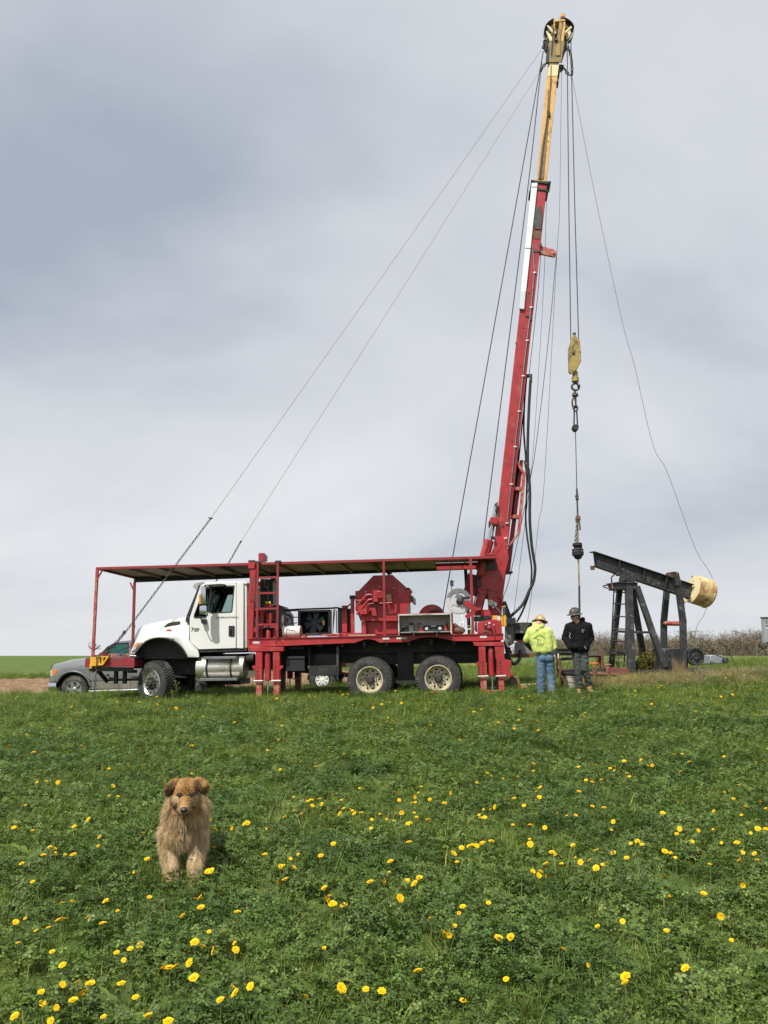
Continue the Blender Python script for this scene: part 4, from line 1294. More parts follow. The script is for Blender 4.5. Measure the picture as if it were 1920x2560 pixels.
# ---- silver reel with arms
e = bpy.data.objects.new('hose_reel', None); col.objects.link(e); e.parent = rig
rc = tr(C3(355, 1075), .55); rr = tr(C3(485, 1075), .55).x - rc.x
def bean(a0, a1, r0, r1, n=7):
    o = [(rc.x + r0 * math.cos(a0 + (a1 - a0) * k / n), rc.z + r0 * math.sin(a0 + (a1 - a0) * k / n)) for k in range(n + 1)]
    return o + [(rc.x + r1 * math.cos(a1 + (a0 - a1) * k / n), rc.z + r1 * math.sin(a1 + (a0 - a1) * k / n)) for k in range(n + 1)]
beans = [bean(R(a), R(a + 70), rr * .46, rr * .70) for a in (15, 112, 215)]
for y in (.55, .80):
    part('reel_flange', mat('galvanised_sheet', (.60, .61, .60), .42, .35, var=.1, vscale=12, dust=(.42, .41, .37), dust_amt=.4, wscale=5), lambda mb: mb.prism(circle(rc.x, rc.z, rr, 40), y, y + .012, beans), parent=e, bevel=.003)
part('reel_core', CHASSIS, lambda mb: mb.cyl((rc.x, .563, rc.z), (rc.x, .799, rc.z), rr * .40, n=24), parent=e)
part('reel_hub', STEEL, lambda mb: (mb.cyl(tr(C3(368, 1045), .45), tr(C3(368, 1045), .55), .085, n=20), mb.cyl(tr(C3(368, 1045), .42), tr(C3(368, 1045), .46), .045, n=14)), parent=e)
part('reel_motor', BLACK, lambda mb: (mb.cyl(tr(C3(365, 1082), .48), tr(C3(365, 1082), .54), .085, n=16), pbox(mb, tr, C3(380, 1030), C3(470, 1058), .44, .50)), parent=e)
part('reel_arm', RED, lambda mb: (mb.beam(tr(C3(415, 1085), .46), tr(C3(525, 1170), .46), .09, .12), mb.beam(tr(C3(430, 1245), .46), tr(C3(520, 1175), .46), .09, .10)), parent=e, bevel=.006)
part('reel_foot', WHITED, lambda mb: (mb.beam(tr(C3(385, 1215), .5), tr(C3(405, 1290), .5), .05), mb.tube(smooth_path([tr(C3(370, 1330), .3), tr(C3(385, 1300), .3), tr(C3(405, 1300), .3), tr(C3(405, 1345), .3)], 4), .018, 6)), parent=e)
e = bpy.data.objects.new('work_light', None); col.objects.link(e); e.parent = rig
part('light_body', mat('lamp_housing', (.16, .17, .13), .4, .2, var=.1), lambda mb: (pbox(mb, tr, C3(268, 872), C3(302, 920), .52, .60), pbox(mb, tr, C3(264, 866), C3(306, 874), .51, .61)), parent=e)
part('light_stem', DSTEEL, lambda mb: (mb.tube(smooth_path([tr(C3(284, 920), .56), tr(C3(284, 950), .56), tr(C3(295, 1000), .56)], 3), .012, 6), mb.cyl(tr(C3(284, 866), .56), tr(C3(284, 856), .56), .012, n=6)), parent=e)

# ---- rear frame, mast foot, console
AFR = pts(CE, (600, 320), (950, 225), (1075, 600), (1045, 1000), (1008, 1500), (400, 1500), (400, 1320), (490, 920), (550, 600))
HOLE = pts(CE, (690, 955), (714, 1365), (588, 1365))
e = bpy.data.objects.new('mast_support', None); col.objects.link(e); e.parent = rig
ms = e
for y in (.80, 1.62):
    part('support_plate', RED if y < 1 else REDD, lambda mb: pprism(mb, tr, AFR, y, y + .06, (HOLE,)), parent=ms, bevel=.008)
part('support_web', REDD, lambda mb: (mb.beam(tr(CE(480, 1080), 1.25), tr(CE(590, 640), 1.25), .12, .76), mb.beam(tr(CE(950, 640), 1.25), tr(CE(930, 1450), 1.25), .12, .76)), parent=ms)
part('support_foot', RED, lambda mb: (pprism(mb, tr, pts(CE, (555, 1385), (748, 1378), (770, 1505), (545, 1508)), .52, .798), pprism(mb, tr, pts(CE, (400, 1300), (520, 1120), (610, 1110), (560, 1380), (400, 1400)), .70, .79)), parent=ms, bevel=.008)
part('support_shelf', BLACK, lambda mb: (pbox(mb, tr, CE(400, 1508), CE(805, 1572), .50, 1.8)), parent=ms)
part('support_bracket', RED, lambda mb: (pbox(mb, tr, CE(780, 1480), CE(812, 1600), .48, .6), pprism(mb, tr, pts(CE, (790, 1110), (920, 1105), (925, 1200), (860, 1240), (800, 1210)), .74, .798)), parent=ms)
part('grab_ring', RED, lambda mb: mb.tube(smooth_path([tr(CE(925, 1095), .76), tr(CE(1000, 1120), .7), tr(CE(1005, 1180), .7), tr(CE(950, 1245), .76)], 4), .022, 8), parent=ms, bevel=0)
e = bpy.data.objects.new('hand_winch', None); col.objects.link(e); e.parent = rig
part('winch_drum', mat('grimy_winch', (.17, .17, .13), .6, .3, var=.25), lambda mb: (mb.cyl(tr(CE(770, 1210), .58), tr(CE(770, 1210), .79), .075, n=16), mb.cyl(tr(CE(810, 1235), .60), tr(CE(810, 1235), .75), .055, n=14)), parent=e)
part('winch_frame', GREYM, lambda mb: (pprism(mb, tr, pts(CE, (840, 1190), (910, 1215), (905, 1290), (850, 1290)), .6, .78), pprism(mb, tr, pts(CE, (780, 1260), (840, 1290), (840, 1340), (800, 1330)), .6, .78)), parent=e)
part('winch_crank', STEEL, lambda mb: mb.tube([tr(CE(860, 1300), .6), tr(CE(1005, 1440), .6), tr(CE(1005, 1450), .5)], .012, 8), parent=e, bevel=0)
part('winch_line', ROPEL, lambda mb: mb.tube([tr(CE(775, 1140), .68), tr(CE(815, 940), .75), tr(CE(880, 540), .79)], .006, 5), parent=e, bevel=0)
e = bpy.data.objects.new('control_console', None); col.objects.link(e); e.parent = rig
part('console_box', RED, lambda mb: pprism(mb, tr, pts(CE, (475, 1645), (560, 1632), (800, 1582), (985, 1600), (1002, 1612), (1022, 1888), (475, 1890)), .08, .48), parent=e, bevel=.012)
part('pressure_gauge', OFFWHITE, lambda mb: mb.cyl(tr(CE(738, 1663), .05), tr(CE(738, 1663), .08), .026, n=16), parent=e)
part('console_valve', BLACK, lambda mb: (pbox(mb, tr, CE(625, 1700), CE(665, 1790), .02, .08), mb.ball(tr(CE(678, 1705), .04), .022)), parent=e)
part('console_knob', RED, lambda mb: (mb.ball(tr(CE(735, 1765), .02), .06, 14, 9)), parent=e)
part('console_lever', REDD, lambda mb: (mb.tube([tr(CE(800, 1690), .02), tr(CE(812, 1780), .0), tr(CE(850, 1830), -.02), tr(CE(858, 2010), -.03)], .010, 6), mb.tube([tr(CE(838, 1690), .04), tr(CE(846, 1780), .02)], .008, 6)), parent=e, bevel=0)
part('console_pin', OFFWHITE, lambda mb: [mb.ball(tr(CE(u, v), .0), .014) for u, v in ((838, 1700), (852, 1930), (660, 1700))], parent=e, bevel=0)
part('valve_rack', BLACK, lambda mb: [pbox(mb, tr, CE(u, 1575), CE(u + 35, 1640), .3, .5) for u in (515, 570, 625, 680)])
part('tool_bracket', GREYM, lambda mb: (pprism(mb, tr, pts(CE, (420, 1640), (460, 1620), (470, 1850), (440, 1860), (410, 1800)), .2, .3)))
for u0, u1 in ((990, 1046), (1056, 1112)):
    part('yellow_cylinder', YBRIGHT, lambda mb: mb.cyl(tr(CE((u0 + u1) / 2 - 8, 1475), .55), tr(CE((u0 + u1) / 2 + 2, 1735), .55), .036, n=16))
part('yellow_bracket', YBRIGHT, lambda mb: (pbox(mb, tr, CE(820, 1495), CE(915, 1585), .5, .6), pbox(mb, tr, CE(1040, 1280), CE(1095, 1305), .5, .58)))
part('cylinder_mount', DSTEEL, lambda mb: (pbox(mb, tr, CE(1035, 1305), CE(1100, 1470), .5, .6), pbox(mb, tr, CE(960, 1470), CE(1010, 1500), .5, .6)))
part('upright', BLACK, lambda mb: (mb.beam(tr(CE(1050, 1190), 1.0), tr(CE(1190, 1570), 1.0), .10, .12), mb.beam(tr(CE(1175, 1560), 1.0), tr(CE(1190, 1700), 1.0), .3, .3)))
# folding rear panel and operator's station
part('splash_plate', mat('muddy_sheet', (.17, .16, .145), .6, .3, var=.25, vscale=6, dust=(.25, .23, .19), dust_amt=.5), lambda mb: pprism(mb, tr, pts(CF, (178, 372), (200, 345), (285, 318), (292, 340), (305, 600), (218, 655), (190, 640), (175, 560)), 1.0, 1.03), bevel=.006)
e = bpy.data.objects.new('operator_station', None); col.objects.link(e); e.parent = rig
part('station_hood', mat('grimy_dark_sheet', (.07, .066, .058), .6, .2, var=.3, vscale=5, dust=(.13, .12, .10), dust_amt=.45), lambda mb: pprism(mb, tr, pts(CF, (288, 316), (430, 308), (560, 312), (575, 330), (575, 560), (318, 558), (290, 500)), 1.6, 2.3, (pts(CF, (320, 420), (430, 418), (432, 548), (322, 550)),)), parent=e, bevel=.008)
part('station_window', DGLASS, lambda mb: pbox(mb, tr, CF(318, 455), CF(434, 552), 1.62, 1.63), parent=e, bevel=0)
part('station_blind', GREYM, lambda mb: pbox(mb, tr, CF(318, 416), CF(434, 458), 1.61, 1.64), parent=e)
part('station_back', BLACK, lambda mb: pbox(mb, tr, CF(300, 400), CF(450, 560), 2.31, 2.34), parent=e)
part('station_trim', mat('rusty_red_trim', (.33, .09, .06), .7, var=.2), lambda mb: pprism(mb, tr, pts(CF, (318, 560), (440, 562), (440, 582), (400, 586), (330, 572)), 1.58, 1.62), parent=e)
part('station_box', GREYM, lambda mb: (pprism(mb, tr, pts(CF, (325, 582), (570, 565), (570, 742), (325, 748)), 1.6, 2.2)), parent=e, bevel=.008)
part('station_floor', RUST, lambda mb: (pbox(mb, tr, CF(255, 745), CF(580, 795), 1.5, 2.4)), parent=e)
part('station_hose', HOSE, lambda mb: (mb.tube(smooth_path([tr(CF(185, 560), 1.1), tr(CF(205, 700), 1.1), tr(CF(235, 800), 1.15), tr(CF(285, 878), 1.2), tr(CF(340, 868), 1.3), tr(CF(385, 800), 1.4), tr(CF(392, 700), 1.5)], 5), .045, 8),
     mb.tube([tr(CF(245, 655), 1.2), tr(CF(240, 690), 1.2), tr(CF(270, 740), 1.2)], .03, 8), mb.beam(tr(CF(215, 655), 1.15), tr(CF(250, 800), 1.15), .12)), parent=e, bevel=0)

# ---- mast
YM = 1.06
MAST = [(1334, 456), (1368.5, 456), (1269.6, 1367), (1264, 1440), (1256, 1500), (1236, 1500), (1220, 1402), (1234.5, 1367)]
e = bpy.data.objects.new('mast', None); col.objects.link(e); e.parent = rig
mast = e
def mpart(name, m, fn, bevel=.004):
    return part(name, m, fn, parent=mast, bevel=bevel)
mpart('mast_section', RED, lambda mb: pprism(mb, tr, MAST, YM, YM + .40), bevel=.012)
mpart('mast_section', YELLOW, lambda mb: pprism(mb, tr, [(1371, 150), (1398, 150), (1366, 456), (1341, 456)], YM + .05, YM + .35), bevel=.008)
mpart('mast_channel', REDD, lambda mb: pprism(mb, tr, [(1300, 1150), (1309, 1150), (1275, 1430), (1263, 1430)], YM + .2, YM + .40))
mpart('channel_end', BLACK, lambda mb: (pbox(mb, tr, C7(350, 1538), C7(440, 1565), YM + .1, YM + .45), mb.ball(tr(C7(440, 1552), YM + .2), .03)))
mpart('guide_rail', WHITED, lambda mb: pprism(mb, tr, [(1329.5, 457), (1344, 457), (1310.5, 772), (1297.5, 772)], YM - .05, YM - .004), bevel=.004)
mpart('guide_rail_end', mat('torn_foil', (.66, .67, .68), .35, .4, var=.15, vscale=20, bump=.4), lambda mb: pprism(mb, tr, pts(C6, (281, 628), (316, 628), (306, 754), (270, 750)), YM - .065, YM - .052))
for v, u0, u1 in ((1980, 130, 200), ):
    mpart('rail_strap', DSTEEL, lambda mb: mb.tube([tr(C5(u0, v), YM - .056), tr(C5(u1, v - 3), YM - .056)], .005, 5), 0)
mpart('rail_strap', DSTEEL, lambda mb: mb.tube([tr(C6(312, 332), YM - .056), tr(C6(365, 334), YM - .056)], .006, 5), 0)
for (a, b, dy) in (((120, 1893), (348, 1922), .08), ((100, 2002), (322, 2046), .06)):
    def collar(mb):
        pprism(mb, tr, pts(C5, (122, 1897), (175, 1905), (300, 1915), (346, 1912), (340, 1925), (315, 1938), (295, 1945), (180, 1930), (150, 1925)) if a[1] < 2000 else pts(C5, (100, 2020), (128, 1995), (200, 1990), (290, 1995), (318, 2020), (300, 2042), (290, 2022), (200, 2012), (128, 2030)), YM - dy * .5, YM + .40 + dy)
    mpart('mast_collar', CHASSIS, collar, bevel=.008)
mpart('mast_winch_plate', DSTEEL, lambda mb: pprism(mb, tr, pts(C6, (385, 45), (425, 40), (432, 100), (424, 205), (378, 200), (372, 150)), YM - .03, YM - .003), bevel=.008)
mpart('mast_patch', RUST, lambda mb: pprism(mb, tr, pts(C6, (370, 210), (420, 210), (414, 272), (364, 265)), YM - .012, YM - .002))
mpart('line_arm', RUSTRED, lambda mb: (pprism(mb, tr, pts(C6, (414, 318), (430, 318), (510, 340), (528, 352), (532, 372), (522, 388), (505, 392), (416, 372)), YM + .05, YM + .12), mb.cyl(tr(C6(512, 370), YM + .02), tr(C6(512, 370), YM + .15), .03, n=12)), bevel=.008)
mpart('arm_clamp', DSTEEL, lambda mb: (pprism(mb, tr, pts(C6, (372, 345), (420, 342), (420, 360), (372, 358)), YM - .02, YM + .2), pbox(mb, tr, C6(412, 296), C6(428, 318), YM - .02, YM + .1)))
mpart('line_clamp', DSTEEL, lambda mb: (pprism(mb, tr, pts(C6, (316, 792), (352, 796), (362, 812), (358, 832), (344, 830), (344, 806), (316, 806)), YM - .03, YM + .1)), bevel=.006)
PIPE = [C6(362, 300), C6(370, 400), C6(377, 500), C6(352, 740), C6(325, 970), C6(297, 1215), C6(270, 1460), C6(242, 1705), C6(215, 1965), C7(432, 330), C7(374, 870)]
mpart('hydraulic_line', STEEL, lambda mb: mb.tube([tr(p, YM - .03) for p in PIPE], .013, 8), 0)
mpart('hydraulic_line', REDD, lambda mb: mb.tube([tr((p[0] + 4.5, p[1]), YM + .0) for p in PIPE[3:]], .011, 8), 0)
for p in PIPE[2:]:
    mpart('line_bracket', WHITED, lambda mb: (pbox(mb, tr, (p[0] - 3.5, p[1] - 1.2), (p[0] + 4, p[1] + 1.2), YM - .045, YM - .004)), 0)
mpart('line_bracket', WHITED, lambda mb: (pbox(mb, tr, C7(330, 1072), C7(375, 1086), YM - .045, YM - .004)), 0)
for q in (C6(335, 640), C6(280, 1147), C6(250, 990), C6(221, 1667), C7(317, 920), C6(300, 880)):
    mpart('mast_pin', REDD, lambda mb: mb.lathe([(.0, -.012), (.02, -.012), (.028, -.012), (.028, 0)], tr(q, YM), (0, 1, 0), 12), 0)
mpart('mast_pin', BLACK, lambda mb: mb.lathe([(.020, -.014), (.03, -.014), (.03, 0), (.02, 0)], tr(C7(317, 920), YM - .001), (0, 1, 0), 14), 0)
# frame on the mast's back, hose bundle
def bframe(mb):
    y = YM + .15
    mb.beam(tr(C7(500, 10), y), tr(C7(590, 180), y), .07, .16, (0, 1, 0)); mb.beam(tr(C7(612, 165), y), tr(C7(536, 1010), y), .08, .16, (0, 1, 0))
    for v0, u0, u1 in ((405, 460, 570), (790, 420, 540)):
        mb.beam(tr(C7(u0, v0), y), tr(C7(u1, v0), y), .09, .16, (0, 1, 0))
    mb.beam(tr(C7(540, 1005), y), tr(C7(395, 1200), y), .05, .16, (0, 1, 0))
mpart('stand_off_frame', RUSTRED, bframe, bevel=.006)
mpart('lift_cylinder', BLACK, lambda mb: (mb.cyl(tr(C7(540, 120), YM + .3), tr(C7(470, 740), YM + .3), .035, n=12), mb.cyl(tr(C7(480, 300), YM + .3), tr(C7(460, 760), YM + .35), .06, n=14), mb.tube([tr(C7(520, 560), YM + .3), tr(C7(510, 660), YM + .3), tr(C7(480, 740), YM + .3)], .012, 6),
     mb.cyl(tr(C6(268, 1570), YM + .35), tr(C6(245, 2000), YM + .35), .04, n=12)))
mpart('hose_hanger', BLACK, lambda mb: (pprism(mb, tr, pts(C6, (312, 1203), (362, 1203), (362, 1255), (348, 1255), (346, 1222), (314, 1222)), YM + .1, YM + .2)))
HA = [C6(350, 1240), C6(338, 1450), C6(330, 1700), C6(332, 1900), C7(672, 120), C7(690, 450), C7(688, 700), C7(692, 900), C7(715, 1180), C7(742, 1350), C7(762, 1500), C7(740, 1680), C7(680, 1810), C3(1010, 1110), C3(880, 1240)]
HB = [C6(322, 1215), C6(308, 1400), C6(303, 1600), C6(318, 1800), C7(620, 20), C7(648, 220), C7(645, 480), C7(632, 780), C7(645, 1000), C7(672, 1200), C7(712, 1480), C7(710, 1640), C7(700, 1760), C3(1060, 1050), C3(1000, 1200), C3(950, 1290)]
mpart('hydraulic_hose', HOSE, lambda mb: mb.tube(smooth_path([tr(q, YM + .15) for q in HA], 5), .037, 8), 0)
mpart('hydraulic_hose', HOSE, lambda mb: mb.tube(smooth_path([tr(q, YM + .25) for q in HB], 5), .024, 8), 0)
mpart('hydraulic_hose', HOSE, lambda mb: mb.tube(smooth_path([tr(q, YM + .3) for q in (C6(305, 1230), C6(310, 1380), C6(290, 1560), C6(278, 1700), C6(262, 1850))], 5), .018, 8), 0)
mpart('hydraulic_hose', HOSE, lambda mb: mb.tube(smooth_path([tr(q, .7) for q in (C3(545, 800), C3(500, 880), C3(500, 960), C3(530, 990), C3(570, 990))], 5), .018, 8), 0)
# raising cylinders and struts at the foot
mpart('raising_rod', CHROME, lambda mb: (mb.cyl(tr(C7(212, 640), .98), tr(C7(108, 1115), .92), .032, n=14), mb.cyl(tr(C7(240, 640), 1.3), tr(C7(150, 1115), 1.25), .032, n=14)))
mpart('rod_clevis', DSTEEL, lambda mb: (pprism(mb, tr, pts(C7, (195, 660), (200, 610), (245, 575), (245, 700), (215, 680)), .95, 1.3)))
mpart('raising_cylinder', RED, lambda mb: (mb.cyl(tr(C7(105, 1105), .92), tr(C3(560, 760), .86), .082, n=20), mb.cyl(tr(C7(150, 1120), 1.25), tr(C3(600, 760), 1.2), .08, n=18)))
mpart('mast_lug', RED, lambda mb: (pprism(mb, tr, pts(C7, (132, 830), (145, 790), (180, 785), (245, 800), (245, 890), (215, 895), (200, 882), (140, 885)), .88, 1.2)), bevel=.01)
mpart('lug_plate', BLACK, lambda mb: (pprism(mb, tr, pts(C7, (120, 850), (138, 832), (140, 915), (120, 918)), .90, 1.15), pbox(mb, tr, C7(150, 1055), C7(205, 1090), .95, 1.1)))
mpart('mast_strut', RED, lambda mb: (mb.beam(tr(C7(335, 1090), .92), tr(C7(190, 1310), .90), .09, .10), mb.beam(tr(C3(690, 590), .9), tr(C3(560, 760), .88), .05, .08)))
mpart('mast_skirt', RED, lambda mb: pprism(mb, tr, pts(C3, (745, 600), (850, 440), (870, 640), (832, 790), (808, 1000), (790, 700), (760, 640)), .87, .95), bevel=.01)
mpart('skirt_plate', REDD, lambda mb: pprism(mb, tr, pts(CE, (640, 160), (700, 118), (850, 112), (900, 140), (910, 160)), .05, .6))
mpart('pivot_block', DSTEEL, lambda mb: (mb.cyl(tr(CE(800, 400), .72), tr(CE(800, 400), 1.7), .10, n=18), mb.cyl(tr(CE(680, 440), .72), tr(CE(680, 440), 1.7), .07, n=14), pbox(mb, tr, CE(700, 300), CE(900, 460), .76, .80)))
mpart('cylinder_foot', RED, lambda mb: (mb.cyl(tr(CE(585, 330), .72), tr(CE(545, 560), .72), .10, n=18), mb.ball(tr(CE(540, 560), .72), (.1, .1, .1))))
mpart('valve_body', BLACK, lambda mb: (pbox(mb, tr, CE(470, 690), CE(550, 850), .70, .85), pbox(mb, tr, CE(455, 560), CE(520, 680), .72, .85)), .01)

# crown block
e = bpy.data.objects.new('crown_block', None); col.objects.link(e); e.parent = rig
crown = e
def wpart(name, m, fn, bevel=.006):
    return part(name, m, fn, parent=crown, bevel=bevel)
YC = 1.26
def wr(u0, u1, v, y=YC):
    return tr(CW(u1, v), y).x - tr(CW(u0, v), y).x
for (u, v, r_, y, m) in ((790, 905, 500, YC + .05, DSTEEL), (680, 1290, 425, YC - .02, DSTEEL)):
    c = tr(CW(u, v), y); rad = wr(0, r_, v, y)
    wpart('sheave', m, lambda mb: (mb.lathe([(.05, -.04), (rad * .86, -.035), (rad, -.055), (rad, -.03), (rad * .9, 0), (rad, .03), (rad, .055), (rad * .86, .035), (.05, .04)], c, n=44)))
    wpart('sheave_web', CREAMC if v < 1000 else BLACK, lambda mb: mb.prism(circle(c.x, c.z, rad * .80, 36), y - .052, y - .041, [circle(c.x + rad * .5 * math.cos(a), c.z + rad * .5 * math.sin(a), rad * .2, 10) for a in [2 * math.pi * k / 5 + .3 for k in range(5)]]))
    wpart('sheave_axle', DSTEEL, lambda mb: mb.cyl(c - Vector((0, .25, 0)), c + Vector((0, .25, 0)), .05, n=14))
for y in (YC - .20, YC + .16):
    wpart('crown_plate', mat('shaded_dirty_yellow', (.24, .17, .06), .55, var=.25, vscale=8, wear=(.08, .06, .035), wear_amt=.45), lambda mb: pprism(mb, tr, pts(CW, (455, 1150), (1005, 1150), (980, 1250), (880, 1870), (350, 1870), (380, 1640)), y, y + .03))  # dirty yellow darkened so the colour itself carries the shade on these plates
    wpart('crown_bar', YELLOW, lambda mb: pprism(mb, tr, pts(CW, (620, 440), (655, 420), (655, 560), (625, 1150), (560, 1150), (590, 900)), y, y + .05))
    wpart('crown_bar', YELLOW, lambda mb: pprism(mb, tr, pts(CW, (945, 460), (1022, 450), (1015, 650), (960, 1150), (830, 1150), (910, 700)), y, y + .05))
wpart('crown_spine', YDIRT, lambda mb: pprism(mb, tr, pts(CW, (812, 470), (925, 470), (900, 700), (830, 1150), (840, 1640), (690, 1640), (700, 1150), (780, 700)), YC - .225, YC - .2))
for P in (((370, 600), (430, 590), (600, 770), (580, 870)), ((1210, 610), (1250, 660), (1010, 880), (1000, 800)), ((345, 780), (390, 800), (570, 1010), (560, 1130), (470, 1140))):
    wpart('crown_brace', CREAMC, lambda mb: pprism(mb, tr, pts(CW, *P), YC - .18, YC - .13))
wpart('crown_crossbar', YELLOW, lambda mb: pbox(mb, tr, CW(640, 395), CW(1012, 455), YC - .22, YC + .22))
wpart('crown_lug', YELLOW, lambda mb: pprism(mb, tr, pts(CW, (832, 185), (860, 165), (985, 165), (1015, 185), (1010, 430), (960, 440), (900, 445), (832, 420)), YC - .12, YC + .12), .02)
wpart('crown_lug_slot', BLACK, lambda mb: pprism(mb, tr, pts(CW, (860, 285), (990, 280), (960, 420), (850, 420)), YC - .125, YC - .119))
def guard(mb):
    c = tr(CW(790, 905), YC)
    for s0, s1, rr_ in ((R(10), R(72), 1.02), (R(108), R(172), 1.02)):
        rad = wr(0, 500, 905) * rr_
        P = [(c.x + rad * math.cos(s0 + (s1 - s0) * k / 10), c.z + rad * math.sin(s0 + (s1 - s0) * k / 10)) for k in range(11)]
        Q = [(c.x + (rad + .015) * math.cos(s1 + (s0 - s1) * k / 10), c.z + (rad + .015) * math.sin(s1 + (s0 - s1) * k / 10)) for k in range(11)]
        mb.prism(P + Q, YC - .16, YC + .16)
wpart('sheave_guard', DSTEEL, guard)
wpart('crown_bracket', BLACK, lambda mb: (pprism(mb, tr, pts(CW, (350, 1640), (460, 1300), (440, 1880), (345, 1875)), YC - .22, YC - .14), pprism(mb, tr, pts(CW, (860, 1500), (1080, 1300), (960, 1640), (890, 1870)), YC - .1, YC - .02),
      pprism(mb, tr, pts(CW, (830, 1940), (960, 1960), (970, 2000), (850, 2080)), YC - .1, YC + .1)))
wpart('crown_seam', DSTEEL, lambda mb: mb.tube([tr(CW(600, 600), YC - .235), tr(CW(560, 1200), YC - .235), tr(C5(345, 520), YC - .235)], .012, 6), 0)
wpart('mast_stage', CREAMC, lambda mb: pprism(mb, tr, pts(C5, (322, 600), (432, 620), (416, 752), (308, 752)), YM + .04, YM + .36))
wpart('stage_stop', DSTEEL, lambda mb: (pprism(mb, tr, pts(C5, (432, 620), (450, 640), (438, 740), (420, 740)), YM + .1, YM + .3), pbox(mb, tr, C5(412, 780), C5(428, 822), YM + .05, YM + .3)))
mpart('telescope_slot', mat('greasy_slot', (.20, .12, .06), .6, var=.4, vscale=8), lambda mb: (pprism(mb, tr, pts(C5, (340, 760), (352, 760), (345, 895), (336, 895)), YM + .03, YM + .048), pprism(mb, tr, pts(C5, (300, 1210), (322, 1210), (300, 1420), (262, 1890), (200, 1890), (245, 1500)), YM + .032, YM + .048)), 0)
mpart('telescope_rod', DSTEEL, lambda mb: (mb.tube([tr(C5(345, 640), YM + .03), tr(C5(335, 900), YM + .03), tr(C5(318, 1130), YM + .03)], .012, 6), mb.tube([tr(C5(318, 900), YM + .04), tr(C5(305, 1150), YM + .04)], .008, 6), mb.tube([tr(C5(302, 1210), YM + .025), tr(C5(250, 1600), YM + .025), tr(C5(222, 1890), YM + .025)], .020, 6)), 0)
mpart('telescope_latch', BLACK, lambda mb: pbox(mb, tr, C5(300, 1130), C5(334, 1195), YM + .0, YM + .048))
def crown_chain(mb):
    chain(mb, smooth_path([tr(C5(q[0], q[1]), YC) for q in ((520, 420), (545, 470), (560, 520), (570, 580), (575, 660), (575, 730), (550, 742), (520, 715), (495, 675), (470, 640))], 4), .16, .10, .02)
wpart('safety_chain', CHAINM, crown_chain, 0)
wpart('safety_chain', CHAINM, lambda mb: (chain(mb, smooth_path([tr(C5(*q), YC - .2) for q in ((300, 330), (270, 370), (262, 420), (240, 460))], 3), .13, .09, .018), chain(mb, [tr(C5(300, 600), YC), tr(C5(262, 640), YC), tr(C5(215, 715), YC)], .13, .09, .018)), 0)

# ================================================================== LINES FROM THE MAST
W = lambda q, yl: tr.M @ tr(q, yl)
def line(name, label, cat, pieces, mats, group=None):
    t = thing(name, label, cat, None, group)
    for nm, fn, m in pieces:
        mb = MB(); fn(mb)
        mb.build(nm, m, t)
    return t
YN = .0
g1a, g1b, g1c = W(C5(238, 460), YC - .2), W((527, 1296), .12), W(CB(250, 690), -.06)
line('guy_line', 'thin guy line ending in a long chain hooked to the yellow front anchor', 'guy line',
     [('wire_rope', lambda mb: mb.tube([g1a, g1a.lerp(g1b, .5) - Vector((0, 0, .03)), g1b], .006, 6), ROPEL),
      ('chain', lambda mb: (chain(mb, [g1b, W(C1(640, 760), -.02), g1c], .09, .058, .0085), chain(mb, [W(C1(640, 745), -.03), W(C1(600, 800), -.05), W(CB(150, 650), -.12), W(CB(135, 820), -.12), W(CB(115, 1100), -.12), W(CB(85, 1420), -.14)], .09, .058, .008)), CHAINM),
      ('chain_binder', lambda mb: (mb.ball(W(C1(647, 738), 0), .045), mb.ball(W((527, 1296), .12), .03), mb.tube([W((520, 1294), .12), W((532, 1297), .12)], .012, 6)), DSTEEL)], None)
g2a, g2b, g2c = W(C5(206, 722), YC), W((602, 1354), 1.9), W(C1(560, 900), FAR)
line('guy_line', 'thin guy line whose chain passes behind the canopy beside the cab roof', 'guy line',
     [('wire_rope', lambda mb: mb.tube([g2a, g2a.lerp(g2b, .5) - Vector((0, 0, .03)), g2b], .006, 6), ROPEL),
      ('chain', lambda mb: chain(mb, [g2b, W((572, 1407), 2.05), W((543, 1449), 2.5), W(C1(1080, 700), 2.6), g2c], .09, .058, .0085), CHAINM),
      ('chain_binder', lambda mb: mb.ball(W((602, 1354), 1.9), .03), DSTEEL)], None)
def rope(label, P, r, m, sm=True, cat='wire rope', name='wire_rope'):
    mb = MB()
    mb.tube(smooth_path(P, 8) if sm else P, r, 6)
    return tag(mb.build(name, m), label, cat)
rope('heavy wire rope from the crown down to the red cable drum', [W(C5(258, 480), YC - .1), W((1292, 500), 1.24), W((1200, 1013), 1.24), W((1159, 1240), 1.25), W((1109, 1520), 1.25), W(CD(1370, 760), 1.25)], .0135, ROPE)
rope('heavy wire rope running beside the white mast rail to the raising cylinder', [W(C5(240, 600), YC + .1), W((1316, 500), 1.3), W((1216, 1296), 1.3), W((1212, 1354), 1.3), W(C3(600, 640), 1.3), W(C3(500, 1180), 1.3)], .0135, ROPE)
bl_top = W(C6(652, 930), YC)
rope('first of the two hoist ropes, nearer the mast, carrying the yellow block', [W(C5(522, 470), YC), W((1422, 510), YC), W(C6(628, 975), YC)], .0135, ROPE, False)
rope('second of the two hoist ropes, farther from the mast, carrying the yellow block', [W(C5(560, 270), YC + .03), W((1437, 517), YC), W(C6(682, 960), YC)], .0135, ROPE, False)
rope('hair-thin line hanging from the crown to the dark operator box', [W(C5(460, 640), YC), W((1399, 517), YC), W(C6(530, 400), YC), W((1361, 1198), YC), W((1346, 1310), YC), W((1327, 1500), YC + .1), W((1314, 1577), YC + .2), W((1311, 1605), YC + .3)], .0055, ROPE)
